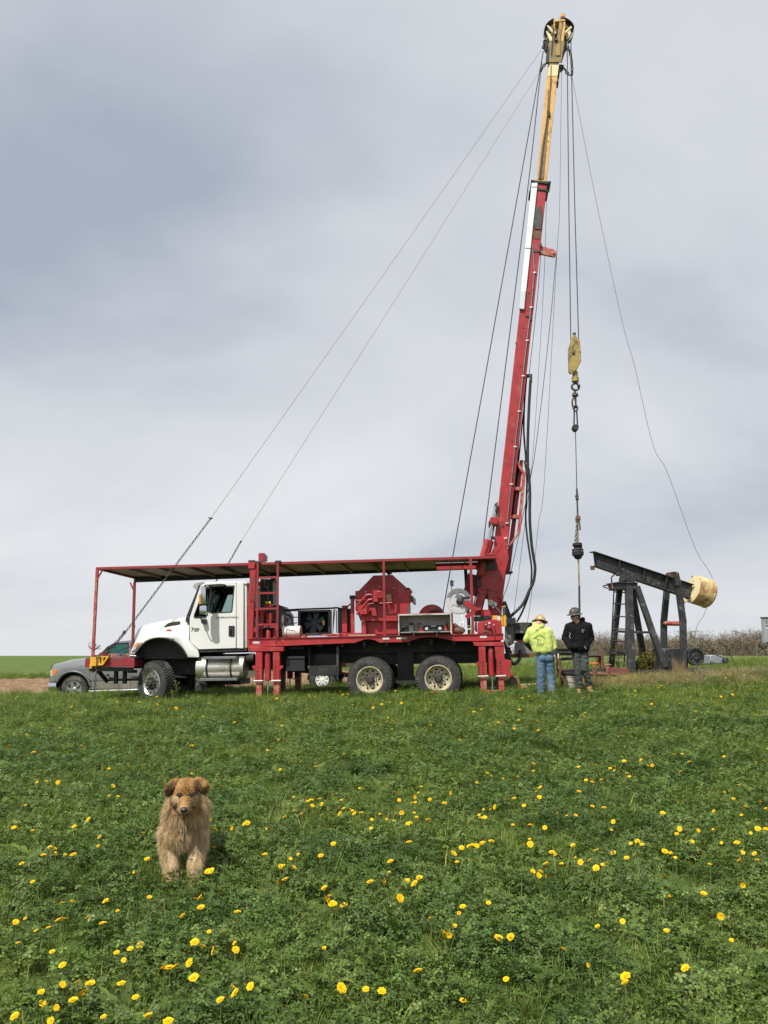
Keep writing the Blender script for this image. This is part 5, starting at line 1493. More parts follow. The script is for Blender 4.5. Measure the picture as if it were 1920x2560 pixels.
rope('thin line from the mast arm tip down to the mast foot', [W(C6(527, 392), YM + .1), W(C6(480, 900), YM + .1), W(C6(400, 1600), YM + .1), W((1325, 1202), YM + .1), W((1276, 1436), YM + .1), W((1259, 1490), YM + .1), W(CE(1045, 1190), YM)], .0085, ROPE)
rope('thin line close behind the mast, from the collar to the hoses', [W(C5(300, 2050), YM + .3), W(C6(460, 0), YM + .35), W(C6(440, 600), YM + .35), W(C6(385, 1500), YM + .3), W(C6(352, 1900), YM + .3), W(C7(600, 1050), YM + .3), W(C7(490, 1936), YM + .3), W(CE(1260, 1640), YM + .4)], .0055, ROPE)
rope('thin dark line from the mast arm clamp down to the hose hanger', [W(C6(420, 375), YM + .1), W(C6(395, 700), YM + .15), W(C6(340, 1205), YM + .15)], .008, ROPE)
gw = W(FULL(1505, 1355), 9.0); gw.z = float(zg(gw.x, gw.y))
rope('slack kinked wire sagging from the crown to behind the cream counterweight', [W(C5(578, 745), YC), W(C5(590, 840), YC + .05), W((1494, 520), 1.9), W((1557, 810), 2.6), W((1585, 910), 2.8), W((1632, 1111), 3.2), W((1668, 1180), 3.4), W((1736, 1366), 4.0), W((1768, 1420), 4.2), W((1782, 1452), 4.3), W((1775, 1495), 4.4), W((1759, 1539), 4.6), W((1742, 1568), 4.8), W((1728, 1640), 5.2)], .007, ROPEL, cat='wire rope')

# ---- travelling block, hooks and rod string over the well
YW = YC
blk = thing('travelling_block', 'dirty yellow travelling block hanging from the two hoist ropes', 'hoist block', W(C6(655, 1200), YW))
def bpart(name, m, fn, parent, bevel=.006):
    mb = MB(); fn(mb)
    mb.v = [tuple(parent.matrix_world.inverted() @ (tr.M @ Vector(v))) for v in mb.v]
    return mb.build(name, m, parent, bevel=bevel)
BP = pts(C6, (650, 925), (672, 950), (692, 972), (698, 1110), (668, 1170), (632, 1205), (614, 1185), (611, 1030), (628, 965))
bpart('block_cheek', YDIRT, lambda mb: pprism(mb, tr, BP, YW - .13, YW - .09), blk, .008)
bpart('block_cheek', YDIRT, lambda mb: pprism(mb, tr, BP, YW + .09, YW + .13), blk, .008)
bpart('block_edge', YELLOW, lambda mb: pprism(mb, tr, pts(C6, (666, 955), (693, 972), (699, 1112), (668, 1172), (674, 1100)), YW - .085, YW + .085), blk, .008)
bpart('block_edge', DSTEEL, lambda mb: pprism(mb, tr, pts(C6, (612, 1030), (628, 970), (640, 985), (632, 1195), (616, 1180)), YW - .085, YW + .085), blk, .008)
c = tr(C6(655, 1060), YW)
bpart('block_sheave', DSTEEL, lambda mb: mb.cyl((c.x, YW - .05, c.z), (c.x, YW + .05, c.z), .16, n=24), blk)
bpart('block_pin', DSTEEL, lambda mb: (mb.cyl(tr(C6(648, 1060), YW - .16), tr(C6(648, 1060), YW + .16), .03, n=12), mb.ball(tr(C6(652, 926), YW), (.05, .03, .05))), blk)
bpart('block_swivel', YDIRT, lambda mb: (mb.cyl(tr(C6(658, 1185), YW), tr(C6(658, 1235), YW), .07, n=14), mb.cyl(tr(C6(659, 1228), YW), tr(C6(659, 1258), YW), .095, n=14)), blk)
hook = thing('hook_chain', 'rusty ring, shackle and chain hooks hanging under the yellow block', 'chain hook', W(C6(660, 1590), YW))
def ringp(mb, u, v, ru, r, y=YW, sq=1.0):
    c = tr(C6(u, v), y); R0 = tr(C6(u + ru, v), y).x - c.x
    mb.tube([c + Vector((R0 * math.cos(a), 0, R0 * sq * math.sin(a))) for a in [2 * math.pi * k / 18 for k in range(18)]], r, 8, closed=True)
bpart('hook_ring', DSTEEL, lambda mb: (ringp(mb, 660, 1292, 25, .03), mb.ball(tr(C6(682, 1285), YW - .04), .045)), hook, 0)
bpart('shackle', DSTEEL, lambda mb: (mb.cyl(tr(C6(656, 1320), YW), tr(C6(658, 1350), YW), .03, n=8), mb.cyl(tr(C6(640, 1345), YW), tr(C6(676, 1345), YW), .05, n=10), mb.ball(tr(C6(658, 1352), YW), (.09, .06, .05))), hook, 0)
bpart('chain_link', CHAINM, lambda mb: (ringp(mb, 650, 1405, 12, .022, sq=3.2), ringp(mb, 660, 1440, 14, .024, YW - .03, 1.4), mb.cyl(tr(C6(662, 1355), YW), tr(C6(664, 1440), YW), .02, n=8)), hook, 0)
bpart('sling_leg', CHAINM, lambda mb: (mb.tube([tr(C6(652, 1455), YW), tr(C6(650, 1550), YW)], .020, 8), mb.tube([tr(C6(668, 1450), YW), tr(C6(674, 1550), YW)], .020, 8)), hook, 0)
bpart('hook_weight', CHASSIS, lambda mb: pprism(mb, tr, pts(C6, (636, 1568), (646, 1550), (676, 1548), (686, 1562), (678, 1588), (655, 1598), (640, 1582)), YW - .09, YW + .09), hook, .02)
rope('single rope between the chain hooks and the small black clamp', [W(C6(660, 1595), YW), W(C6(664, 1750), YW), W(C6(670, 2040), YW), W(C7(1342, 490), YW)], .011, ROPE, False)
clamp = thing('rope_clamp', 'small black clamp on the hanging rod under the single rope', 'clamp', W(C7(1345, 550), YW))
bpart('clamp_jaw', DSTEEL, lambda mb: (pbox(mb, tr, C7(1326, 480), C7(1358, 545), YW - .05, YW + .05), mb.cyl(tr(C7(1312, 500), YW), tr(C7(1365, 500), YW), .022, n=8), mb.ball(tr(C7(1350, 540), YW), .035)), clamp, .006)
bpart('clamp_stem', ROPE, lambda mb: (mb.cyl(tr(C7(1339, 395), YW), tr(C7(1342, 485), YW), .022, .03, 10), mb.cyl(tr(C7(1344, 545), YW), tr(C7(1350, 770), YW), .022, n=10)), clamp, 0)
bail = thing('lever_hoist', 'rusty chain hoist body with lever and two chain legs above the rod elevator', 'chain hoist', W(C7(1350, 1150), YW))
bpart('hoist_body', RUST, lambda mb: (pprism(mb, tr, pts(C7, (1330, 765), (1355, 755), (1378, 765), (1394, 800), (1386, 840), (1362, 862), (1328, 858), (1324, 810)), YW - .06, YW + .06), mb.cyl(tr(C7(1360, 810), YW - .09), tr(C7(1360, 810), YW + .09), .04, n=12)), bail, .012)
bpart('hoist_lever', DSTEEL, lambda mb: mb.cyl(tr(C7(1374, 840), YW - .08), tr(C7(1384, 968), YW - .08), .020, .024, 8), bail)
bpart('hoist_chain', mat('brassy_chain', (.28, .24, .15), .5, .6, var=.2), lambda mb: (chain(mb, [tr(C7(1350, 860), YW), tr(C7(1358, 1150), YW)], .085, .058, .010), chain(mb, [tr(C7(1340, 860), YW - .04), tr(C7(1312, 1150), YW - .04)], .085, .058, .010), chain(mb, [tr(C7(1346, 900), YW + .05), tr(C7(1335, 1150), YW + .05)], .085, .058, .010)), bail, 0)
elev = thing('rod_elevator', 'greasy dark rod elevator gripping the polished rod', 'rod elevator', W(C7(1360, 1370), YW))
def eprof(mb):
    a = tr(C7(1350, 1145), YW); b = tr(C7(1358, 1372), YW)
    h = (a - b).z
    mb.lathe([(0, 0), (.05, 0), (.09, .03), (.11, .08), (.145, .10), (.15, h * .45), (.13, h * .52), (.15, h * .56), (.14, h * .62), (.08, h * .68), (.075, h * .76), (.12, h * .82), (.12, h * .96), (.09, h), (0, h)], b, (0, 0, 1), 20)
bpart('elevator_body', CHASSIS, eprof, elev, 0)
bpart('elevator_ear', DSTEEL, lambda mb: (mb.tube([tr(C7(1300, 1155), YW), tr(C7(1284, 1190), YW), tr(C7(1300, 1205), YW), tr(C7(1320, 1185), YW)], .02, 7), mb.cyl(tr(C7(1300, 1200), YW), tr(C7(1412, 1198), YW), .035, n=8), mb.cyl(tr(C7(1300, 1262), YW - .1), tr(C7(1418, 1262), YW - .1), .03, n=8)), elev, 0)
wl = W(CF(1210, 640), YW); wl.z = float(zg(wl.x, wl.y))
mb = MB()
pa, pbm = W(C7(1360, 1370), YW), W(C7(1372, 1740), YW)
mb.cyl(pa, pbm, .024, n=12)
prd = thing('polished_rod', 'hanging rod, pale above and dark below, running down to the well', 'rod', wl)
rod_up = MB(); rod_up.cyl(pa - wl, pbm - wl, .022, n=12); rod_up.build('rod_section', mat('tan_rod', (.42, .32, .22), .45, .4, var=.2, vscale=3, wear=(.2, .13, .09), wear_amt=.5), prd)
rod_lo = MB(); rod_lo.cyl(pbm - wl, Vector((0, 0, .5)), .026, n=12); rod_lo.build('rod_section', DSTEEL, prd)

# ================================================================== LOOSE THINGS ON THE TRUCK
def loose(name, label, cat, origin, pieces, frame=tr, bevel=.004, group=None, smooth=35):
    """a thing of its own, built in the truck's axes at `origin`"""
    M = frame.M @ Matrix.Translation(origin)
    t = thing(name, label, cat, M, group)
    for nm, m, fn in pieces:
        mb = MB(); fn(mb)
        mb.v = [tuple(Vector(v) - origin) for v in mb.v]
        mb.build(nm, m, t, bevel=bevel, smooth=smooth)
    return t
o = inbox(1240, .2)
cw = .30
def lat(mb, x):
    mb.box((o.x + x - .035, o.y - .018, o.z + .045), (o.x + x + .035, o.y - .001, o.z + .115))
loose('tool_case', 'black plastic tool case with two bright latches in the open box', 'tool case', o, [
    ('case_shell', PLASTIC, lambda mb: (mb.box((o.x - .25, o.y, o.z), (o.x + .25, o.y + .2, o.z + .075)), mb.box((o.x - .25, o.y, o.z + .08), (o.x + .25, o.y + .2, o.z + .155)))),
    ('latch', REFLECT, lambda mb: lat(mb, -.17)), ('latch', REFLECT, lambda mb: lat(mb, .15)),
    ('case_handle', PLASTIC, lambda mb: mb.tube(smooth_path([(o.x - .08, o.y, o.z + .06), (o.x - .075, o.y - .03, o.z + .04), (o.x + .06, o.y - .03, o.z + .04), (o.x + .065, o.y, o.z + .06)], 3), .012, 6)),
    ('case_label', REFLECT, lambda mb: mb.box((o.x - .06, o.y - .004, o.z + .12), (o.x + .05, o.y - .0005, o.z + .145)))])
h = inbox(1035, .22)
loose('hammer', 'dark claw hammer standing in the open tool box', 'hammer', h, [
    ('hammer_head', DSTEEL, lambda mb: (mb.tube([(h.x - .075, h.y, h.z + .185), (h.x - .02, h.y, h.z + .20), (h.x + .04, h.y, h.z + .20), (h.x + .085, h.y, h.z + .17)], [.012, .018, .02, .014], 8))),
    ('hammer_handle', mat('dark_red_grip', (.10, .03, .03), .6), lambda mb: mb.cyl((h.x - .02, h.y, h.z), (h.x + .015, h.y, h.z + .19), .016, .013, 8))])
g = inbox(928, .25)
loose('grey_carton', 'pale grey carton with a dark top in the open tool box', 'carton', g, [
    ('carton_body', GREYM, lambda mb: mb.box((g.x - .06, g.y, g.z), (g.x + .055, g.y + .12, g.z + .17))),
    ('carton_cap', PLASTIC, lambda mb: mb.box((g.x - .05, g.y + .01, g.z + .171), (g.x + .06, g.y + .11, g.z + .23)))])
k_ = inbox(843, .25)
loose('power_tool', 'black power tool with a coiled lead in the left of the tool box', 'power tool', k_, [
    ('tool_body', PLASTIC, lambda mb: (mb.cyl((k_.x - .09, k_.y, k_.z + .05), (k_.x + .08, k_.y, k_.z + .06), .05, .045, 12), mb.beam((k_.x + .03, k_.y, k_.z + .06), (k_.x + .06, k_.y, k_.z + .14), .05))),
    ('lead', mat('pale_lead', (.45, .47, .40), .5), lambda mb: mb.tube(smooth_path([(k_.x - .08, k_.y - .03, k_.z + .02), (k_.x - .10, k_.y - .03, k_.z + .10), (k_.x - .04, k_.y - .02, k_.z + .15), (k_.x + .04, k_.y, k_.z + .17)], 4), .008, 6))])
r0 = inbox(1070, .12)
loose('red_clamp', 'small red clamp lying before the hammer in the tool box', 'clamp', r0, [
    ('clamp_body', RED, lambda mb: (mb.box((r0.x - .05, r0.y, r0.z), (r0.x + .05, r0.y + .06, r0.z + .04)), mb.box((r0.x - .045, r0.y + .01, r0.z + .041), (r0.x - .005, r0.y + .05, r0.z + .085))))])
for n_, (u, c_, lb) in enumerate(((1402, (.55, .10, .06), 'red-handled pliers leaning at the right end of the tool box'), (1432, (.05, .05, .05), 'black screwdriver leaning between the pliers in the tool box'), (1455, (.62, .22, .08), 'orange-handled pliers at the far right of the tool box'))):
    w_ = inbox(u, .2 + .04 * n_)
    m_ = mat('grip_%d' % n_, c_, .5)
    loose('hand_tool', lb, 'hand tool', w_, [
        ('tool_grip', m_, lambda mb: (mb.tube([(w_.x, w_.y, w_.z), (w_.x - .015, w_.y, w_.z + .12), (w_.x - .03, w_.y, w_.z + .20)], [.014, .016, .01], 7), mb.tube([(w_.x + .03, w_.y, w_.z), (w_.x + .01, w_.y, w_.z + .12), (w_.x - .02, w_.y, w_.z + .20)], [.014, .016, .01], 7))),
        ('tool_tip', STEEL, lambda mb: mb.cyl((w_.x - .025, w_.y, w_.z + .2), (w_.x - .035, w_.y, w_.z + .25), .012, .004, 7))], group='hand tools in the open box')
# roll of webbing on the deck
c = tr(CG(838, 1300), .30); c.z = DT + .013 + .145
xa, xb = tr(CG(692, 1300), .30).x, tr(CG(962, 1300), .30).x
loose('webbing_roll', 'cream cylindrical roll of banded webbing lying on the red deck', 'webbing roll', Vector((c.x, .30, DT + .013)), [
    ('roll_body', OFFWHITE, lambda mb: [mb.lathe([(.137, xa + k * (xb - xa) / 9), (.145, xa + (k + .15) * (xb - xa) / 9), (.145, xa + (k + .85) * (xb - xa) / 9), (.137, xa + (k + 1) * (xb - xa) / 9)], (0, .30, c.z), (1, 0, 0), 30) for k in range(9)]),
    ('roll_end', WOOD, lambda mb: mb.cyl((xb, .30, c.z), (xb + .02, .30, c.z), .143, n=30)),
    ('strap', DSTEEL, lambda mb: (mb.lathe([(.147, 0), (.149, 0), (.149, .012), (.147, .012)], (xa + .10, .30, c.z), (1, 0, 0), 30), mb.beam((xa + .10, .155, c.z + .06), (xb - .12, .155, c.z + .02), .006, .012), mb.beam((xb - .12, .155, c.z + .02), (xb - .03, .17, c.z - .08), .006, .012)))])
# rag on the console
c = tr(CE(675, 1840), .0)
def rag(mb):
    n_, m_ = 14, 9
    vs, fs = [], []
    for j in range(m_):
        for i in range(n_):
            u, v = i / (n_ - 1), j / (m_ - 1)
            x = c.x + (u - .5) * .20 + .01 * math.sin(9 * v)
            zt = DT + .02 + .075 * math.sin(math.pi * (u * .9 + .05)) * (1 - .5 * v) + .012 * math.sin(14 * u + 4 * v)
            vs.append((x, -.02 + .09 * v + .008 * math.sin(11 * u), zt - .03 * v * u))
    for j in range(m_ - 1):
        for i in range(n_ - 1):
            a = j * n_ + i
            fs.append((a, a + 1, a + n_ + 1, a + n_))
    k = len(vs)
    mb.add(vs + [(x, y + .004, z - .006) for x, y, z in vs], fs + [tuple(q + k for q in reversed(f)) for f in fs])
loose('work_glove', 'crumpled white glove lying on the deck before the red console', 'glove', c, [('glove_cloth', OFFWHITE, rag)], bevel=0)
for u, lb, m_, hh in ((288, 'clear plastic water bottle on the deck by the silver reel', GLASSCLEAR, .20), (336, 'clear bottle with a green label beside the red canopy post', mat('green_bottle', (.18, .30, .10), .3, var=.2), .21)):
    c = tr(CE(u, 1885), .10); c.z = DT + .013
    cc = Vector(c)
    loose('water_bottle', lb, 'bottle', cc, [
        ('bottle_body', m_, lambda mb: mb.lathe([(0, 0), (.030, 0), (.033, .01), (.033, hh * .35), (.030, hh * .42), (.033, hh * .5), (.033, hh * .68), (.014, hh * .88), (.014, hh * .92)], cc, (0, 0, 1), 16)),
        ('bottle_cap', OFFWHITE, lambda mb: mb.cyl(cc + Vector((0, 0, hh * .92)), cc + Vector((0, 0, hh)), .016, n=12)),
        ('bottle_label', mat('paper_label', (.55, .62, .66), .6), lambda mb: mb.lathe([(.0335, hh * .5), (.0342, hh * .51), (.0342, hh * .66), (.0335, hh * .67)], cc, (0, 0, 1), 16))], bevel=0)
c = tr(CD(1580, 990), .18); c.z = DT + .013; c3 = Vector(c)
loose('leather_bag', 'slumped brown leather tool bag on the deck under the silver reel', 'tool bag', c3, [
    ('bag_body', mat('brown_leather', (.13, .065, .04), .65, var=.25, bump=.3), lambda mb: (mb.ball(c3 + Vector((0, 0, .09)), (.17, .12, .10), 12, 8), mb.ball(c3 + Vector((-.08, .02, .16)), (.08, .08, .11), 10, 7))),
    ('bag_strap', mat('strap_leather', (.20, .13, .09), .6), lambda mb: mb.tube(smooth_path([c3 + Vector((-.16, -.05, .10)), c3 + Vector((-.04, -.1, .23)), c3 + Vector((.12, -.08, .05))], 5), .014, 6))], bevel=0)

# ================================================================== PICKUP AND TRAILER BEHIND
pk = Frame(CP(722, 748), 25.3, yaw=5, tilt=1.0, roll=1.5)
pick = thing('pickup', 'dusty dark grey pickup with chrome bumper parked behind the rig nose', 'pickup', pk.M)
PW = 1.95
def kp(name, m, fn, parent=pick, bevel=.006, **kw):
    mb = MB(); fn(mb)
    return mb.build(name, m, parent, bevel=bevel, **kw)
arc = lambda cu, r, a0, a1, n=9: [CP(cu + r * math.cos(R(a0 + (a1 - a0) * k / n)), 640 - r * math.sin(R(a0 + (a1 - a0) * k / n))) for k in range(n + 1)]
UP = pts(CP, (482, 580), (497, 515), (500, 455), (514, 412), (560, 396), (700, 364), (815, 346), (900, 338), (985, 326), (1500, 316), (1880, 308), (2380, 292), (2380, 545), (2080, 548)) + arc(1905, 165, 35, 145) + pts(CP, (1700, 553), (900, 566)) + arc(722, 165, 28, 152) + pts(CP, (530, 575))
LO = pts(CP, (900, 569), (1700, 556), (1740, 560), (1745, 622), (1690, 630), (895, 646), (885, 640), (887, 600))
kp('body_panel', GREYP, lambda mb: pprism(mb, pk, UP, 0, .10), bevel=.03, seg=2)
kp('body_panel', GREYP, lambda mb: pprism(mb, pk, UP, PW - .10, PW), bevel=.03, seg=2)
kp('sill', DIRTP, lambda mb: (pprism(mb, pk, LO, .004, .10), pprism(mb, pk, LO, PW - .1, PW - .004)), bevel=.01)
kp('bonnet', GREYP, lambda mb: pprism(mb, pk, pts(CP, (505, 425), (520, 405), (560, 390), (700, 358), (815, 340), (985, 322), (985, 350), (700, 395), (520, 440)), .101, PW - .101), bevel=.02, seg=2)
kp('bonnet_ridge', GREYP, lambda mb: pprism(mb, pk, pts(CP, (560, 392), (700, 352), (830, 338), (830, 350), (700, 368)), .45, PW - .45), bevel=.02)
kp('underbody', CHASSIS, lambda mb: (pbox(mb, pk, CP(520, 470), CP(2370, 610), .35, PW - .35), pbox(mb, pk, CP(900, 560), CP(1700, 630), .101, PW - .101), pbox(mb, pk, CP(505, 430), CP(560, 560), .12, PW - .12)))
kp('tailgate', GREYP, lambda mb: (pbox(mb, pk, CP(2370, 300), CP(2385, 540), .101, PW - .101), pbox(mb, pk, CP(1890, 312), CP(1900, 545), .101, PW - .101), pbox(mb, pk, CP(1900, 440), CP(2370, 460), .101, PW - .101)))
WF = pts(CP, (1012, 322), (1060, 262), (1110, 218), (1150, 202), (1262, 192), (1262, 316))
WR = pts(CP, (1292, 190), (1560, 182), (1572, 308), (1292, 314))
GH = pts(CP, (975, 330), (1045, 252), (1110, 196), (1160, 172), (1330, 156), (1700, 148), (1760, 165), (1830, 308), (1500, 318))
for y in (.05, PW - .09):
    kp('cab_side', GREYP, lambda mb: pprism(mb, pk, GH, y, y + .04, (WF, WR)), bevel=.008)
    kp('window_trim', PLASTIC, lambda mb: pprism(mb, pk, scale_px(WF, 1.07), y - .006, y + .044, (scale_px(WF, .99),)), bevel=0)
    kp('window', glass('teal_glass', (.66, .82, .80)), lambda mb: (pprism(mb, pk, WF, y + .012, y + .018), pprism(mb, pk, WR, y + .012, y + .018)), bevel=0)
kp('cab_roof', GREYP, lambda mb: pprism(mb, pk, pts(CP, (1110, 196), (1160, 172), (1330, 156), (1700, 148), (1700, 160), (1330, 170), (1165, 188)), .091, PW - .091), bevel=.015)
kp('cab_back', GREYP, lambda mb: pprism(mb, pk, pts(CP, (1700, 149), (1760, 165), (1830, 308), (1815, 308), (1745, 175), (1700, 161)), .091, PW - .091))
def pws(mb):
    a, b = pk(CP(982, 328), 0), pk(CP(1112, 198), 0)
    vs = [Vector((a.x, .1, a.z)), Vector((a.x, PW - .1, a.z)), Vector((b.x, PW - .12, b.z)), Vector((b.x, .12, b.z))]
    mb.add(vs + [v + Vector((.006, 0, .006)) for v in vs], [(0, 1, 2, 3), (7, 6, 5, 4), (0, 4, 5, 1), (1, 5, 6, 2), (2, 6, 7, 3), (3, 7, 4, 0)])
kp('windscreen', glass('teal_glass'), pws, bevel=0)
kp('seat', mat('cloth_seat', (.06, .06, .065), .9), lambda mb: [pprism(mb, pk, pts(CP, (1190, 400), (1330, 390), (1345, 225), (1310, 215), (1270, 360)), y, y + .5) for y in (.3, 1.15)], bevel=.02)
kp('window_visor', PLASTIC, lambda mb: pprism(mb, pk, pts(CP, (1005, 278), (1055, 225), (1120, 190), (1262, 180), (1262, 196), (1130, 208), (1062, 246), (1020, 292)), .02, .05), bevel=.004)
kp('bumper', CHROME, lambda mb: pprism(mb, pk, pts(CP, (472, 585), (485, 578), (555, 578), (552, 640), (530, 668), (478, 662), (470, 630)), -.01, PW + .01), bevel=.02, seg=2)
kp('grille', PLASTIC, lambda mb: pprism(mb, pk, pts(CP, (484, 574), (494, 500), (498, 452), (508, 410), (534, 400), (524, 430), (510, 470), (502, 574)), .10, PW - .10), bevel=.01)
lp = kp('headlamp', LENS, lambda mb: pprism(mb, pk, pts(CP, (497, 458), (520, 450), (520, 520), (495, 518)), -.008, .12), bevel=.01)
kp('indicator', AMBER, lambda mb: pprism(mb, pk, pts(CP, (521, 450), (563, 450), (562, 470), (540, 508), (521, 518)), -.009, .10), parent=lp, bevel=.008)
kp('wheel_lip', mat('light_grey_paint', (.15, .155, .16), .32, .4, var=.05, dust=(.2, .18, .15), dust_amt=.3), lambda mb: mb.tube(smooth_path([pk(p, .0) for p in arc(722, 172, 10, 158)], 2), .035, 8), bevel=0)
kp('door_seam', PLASTIC, lambda mb: (pbox(mb, pk, CP(884, 350), CP(886, 640), -.003, .002), pbox(mb, pk, CP(1288, 320), CP(1290, 630), -.003, .002)), bevel=0)
kp('badge', CHROME, lambda mb: (pbox(mb, pk, CP(775, 412), CP(805, 418), -.006, .001), pbox(mb, pk, CP(808, 408), CP(832, 420), -.006, .001), pbox(mb, pk, CP(818, 430), CP(834, 444), -.006, .001)), bevel=0)
kp('running_board', CHROME, lambda mb: mb.cyl(pk(CP(880, 668), -.08), pk(CP(1720, 640), -.08), .045, n=14), bevel=0)
kp('side_mirror', PLASTIC, lambda mb: pprism(mb, pk, pts(CP, (1010, 262), (1060, 255), (1066, 320), (1015, 325)), -.22, -.04), bevel=.03)
PT = tyre_mesh('pickup_tyre', .40, .27, .235, 36, .018)
for v in PT.vertices:
    pass
def scale_tyre():
    mb = MB()
    mb.lathe([(.225, .04), (.245, .015), (.30, 0), (.35, .004), (.39, .03), (.405, .06), (.405, .21), (.39, .24), (.35, .266), (.30, .27), (.245, .255), (.225, .23)], (0, 0, 0), n=44)
    for k in range(34):
        for row in range(4):
            a = 2 * math.pi * (k + (.5 if row % 2 else 0)) / 34
            c, s_ = math.cos(a), math.sin(a)
            y0, y1 = .014 + .06 * row + .005, .014 + .06 * row + .055
            hw = .026
            ra, rb = (.36 if row in (0, 3) else .39), .418
            tf = lambda x, y, r: (c * r - s_ * x, y, s_ * r + c * x)
            vs = [tf(-hw, y0, ra), tf(hw, y0, ra), tf(hw, y1, ra), tf(-hw, y1, ra), tf(-hw * .8, y0 + .006, rb), tf(hw * .8, y0 + .006, rb), tf(hw * .8, y1 - .006, rb), tf(-hw * .8, y1 - .006, rb)]
            mb.add(vs, [(0, 1, 2, 3), (4, 7, 6, 5), (0, 4, 5, 1), (1, 5, 6, 2), (2, 6, 7, 3), (3, 7, 4, 0)])
    return mb.mesh('pickup_tyre', RUBBER, smooth=30)
bpy.data.meshes.remove(PT)
PT = scale_tyre()
def spoke_rim(name, m, spokes, r=.235):
    mb = MB()
    mb.lathe([(r - .01, .07), (r + .008, .035), (r + .008, .02), (r - .012, .02), (r - .025, .06), (r - .03, .12)], (0, 0, 0), n=32)
    mb.lathe([(0, .03), (.05, .03), (.075, .045), (.075, .08), (0, .08)], (0, 0, 0), n=20)
    for k in range(spokes):
        a = 2 * math.pi * (k + .25) / spokes
        for da in (-.11, .11):
            p = Vector((.06 * math.cos(a), .055, .06 * math.sin(a))); q = Vector(((r - .02) * math.cos(a + da), .05, (r - .02) * math.sin(a + da)))
            mb.beam(p, q, .05, .035, (0, 1, 0))
    mb.cyl((0, .13, 0), (0, .16, 0), r - .02, n=24)
    return mb.mesh(name, m)
PR = spoke_rim('pickup_rim', ALU, 6)
WRIM = spoke_rim('white_rim', mat('white_spoke_paint', (.82, .82, .80), .4, var=.04), 8, .20)
def light_wheel(root, c, y, flip, rim):
    e = bpy.data.objects.new('wheel', None); col.objects.link(e); e.parent = root
    e.location = (c.x, y, c.z); e.rotation_euler = (0, .4, R(180) if flip else 0)
    link('tyre', PT, e); link('rim', rim, e)
for u in (726, 1905):
    c = pk(CP(u, 648), 0)
    light_wheel(pick, c, .0, False, PR); light_wheel(pick, c, PW, True, PR)

tl = Frame(CL(1095, 790), 26.0, yaw=5, tilt=.8, roll=1.5)
trl = thing('utility_trailer', 'low dark trailer with a white spoked wheel seen beneath the rig deck', 'trailer', tl.M)
c = tl(CL(1095, 650), 0)
light_wheel(trl, c, .0, False, WRIM); light_wheel(trl, c, 1.7, True, WRIM)
def tbed(mb):
    mb.box((c.x - .9, .02, c.z + .46), (c.x + .9, 1.68, c.z + .54))
    for y in (.05, 1.6):
        mb.box((c.x - .9, y, c.z + .56), (c.x + .9, y + .05, c.z + .62))
        for x in (-.88, 0, .83):
            mb.box((c.x + x, y, c.z + .541), (c.x + x + .05, y + .05, c.z + .56))
    mb.cyl((c.x, .2, c.z), (c.x, 1.5, c.z), .04, n=10)
    mb.box((c.x - .05, .3, c.z + .04), (c.x + .05, .36, c.z + .46)); mb.box((c.x - .05, 1.34, c.z + .04), (c.x + .05, 1.4, c.z + .46))
mb = MB(); tbed(mb); mb.build('trailer_bed', CHASSIS, trl, bevel=.006)
mb = MB(); mb.tube([(c.x + .9, .84, c.z + .5), (c.x + 1.5, .84, c.z + .3)], .04, 8); mb.cyl((c.x + 1.4, .84, c.z + .3), (c.x + 1.4, .84, c.z - .36), .03, n=10); mb.build('drawbar', CHASSIS, trl)
for y in (.03, 1.40):
    mb = MB()
    P = [(c.x + .47 * math.cos(R(a)), c.z + .47 * math.sin(R(a))) for a in range(0, 181, 15)] + [(c.x + .45 * math.cos(R(a)), c.z + .45 * math.sin(R(a))) for a in range(180, -1, -15)]
    mb.prism(P, y, y + .27); mb.build('mudguard', BLACK, trl)

# ================================================================== PUMP JACK
jk = Frame((1590, 1678), 21.4, yaw=-9)
pj = thing('pump_jack', 'weathered black pump jack with tilted beam and cream counterweight', 'pump jack', jk.M)
def jp(name, m, fn, parent=pj, bevel=.006, **kw):
    mb = MB(); fn(mb)
    return mb.build(name, m, parent, bevel=bevel, **kw)
YBm = .62
b0t, b1t = jk(C4(207, 132), YBm), jk(C4(1030, 406), YBm)
b0b, b1b = jk(C4(222, 250), YBm), jk(C4(1008, 518), YBm)
bd = (b1t - b0t).normalized()
beam = jp('walking_beam', JACKP, lambda mb: mb.prism([(p.x, p.z) for p in (b0t, b1t, b1b, b0b)], YBm - .012, YBm + .012), bevel=0)
for a, b in ((b0t, b1t), (b0b, b1b)):
    jp('beam_flange', JACKP, lambda mb: mb.beam(a, b, .21, .026), parent=beam, bevel=.004)
jp('beam_end_plate', RUST, lambda mb: (pbox(mb, jk, C4(196, 246), C4(222, 280), YBm - .05, YBm + .05), pbox(mb, jk, C4(200, 126), C4(232, 137), YBm - .09, YBm + .09)), parent=beam)
for t in (.25, .5, .73):
    p, q = b0t.lerp(b1t, t), b0b.lerp(b1b, t)
    jp('beam_stiffener', JACKP, lambda mb: mb.beam(p, q, .02, .19, (0, 1, 0)), parent=beam, bevel=0)
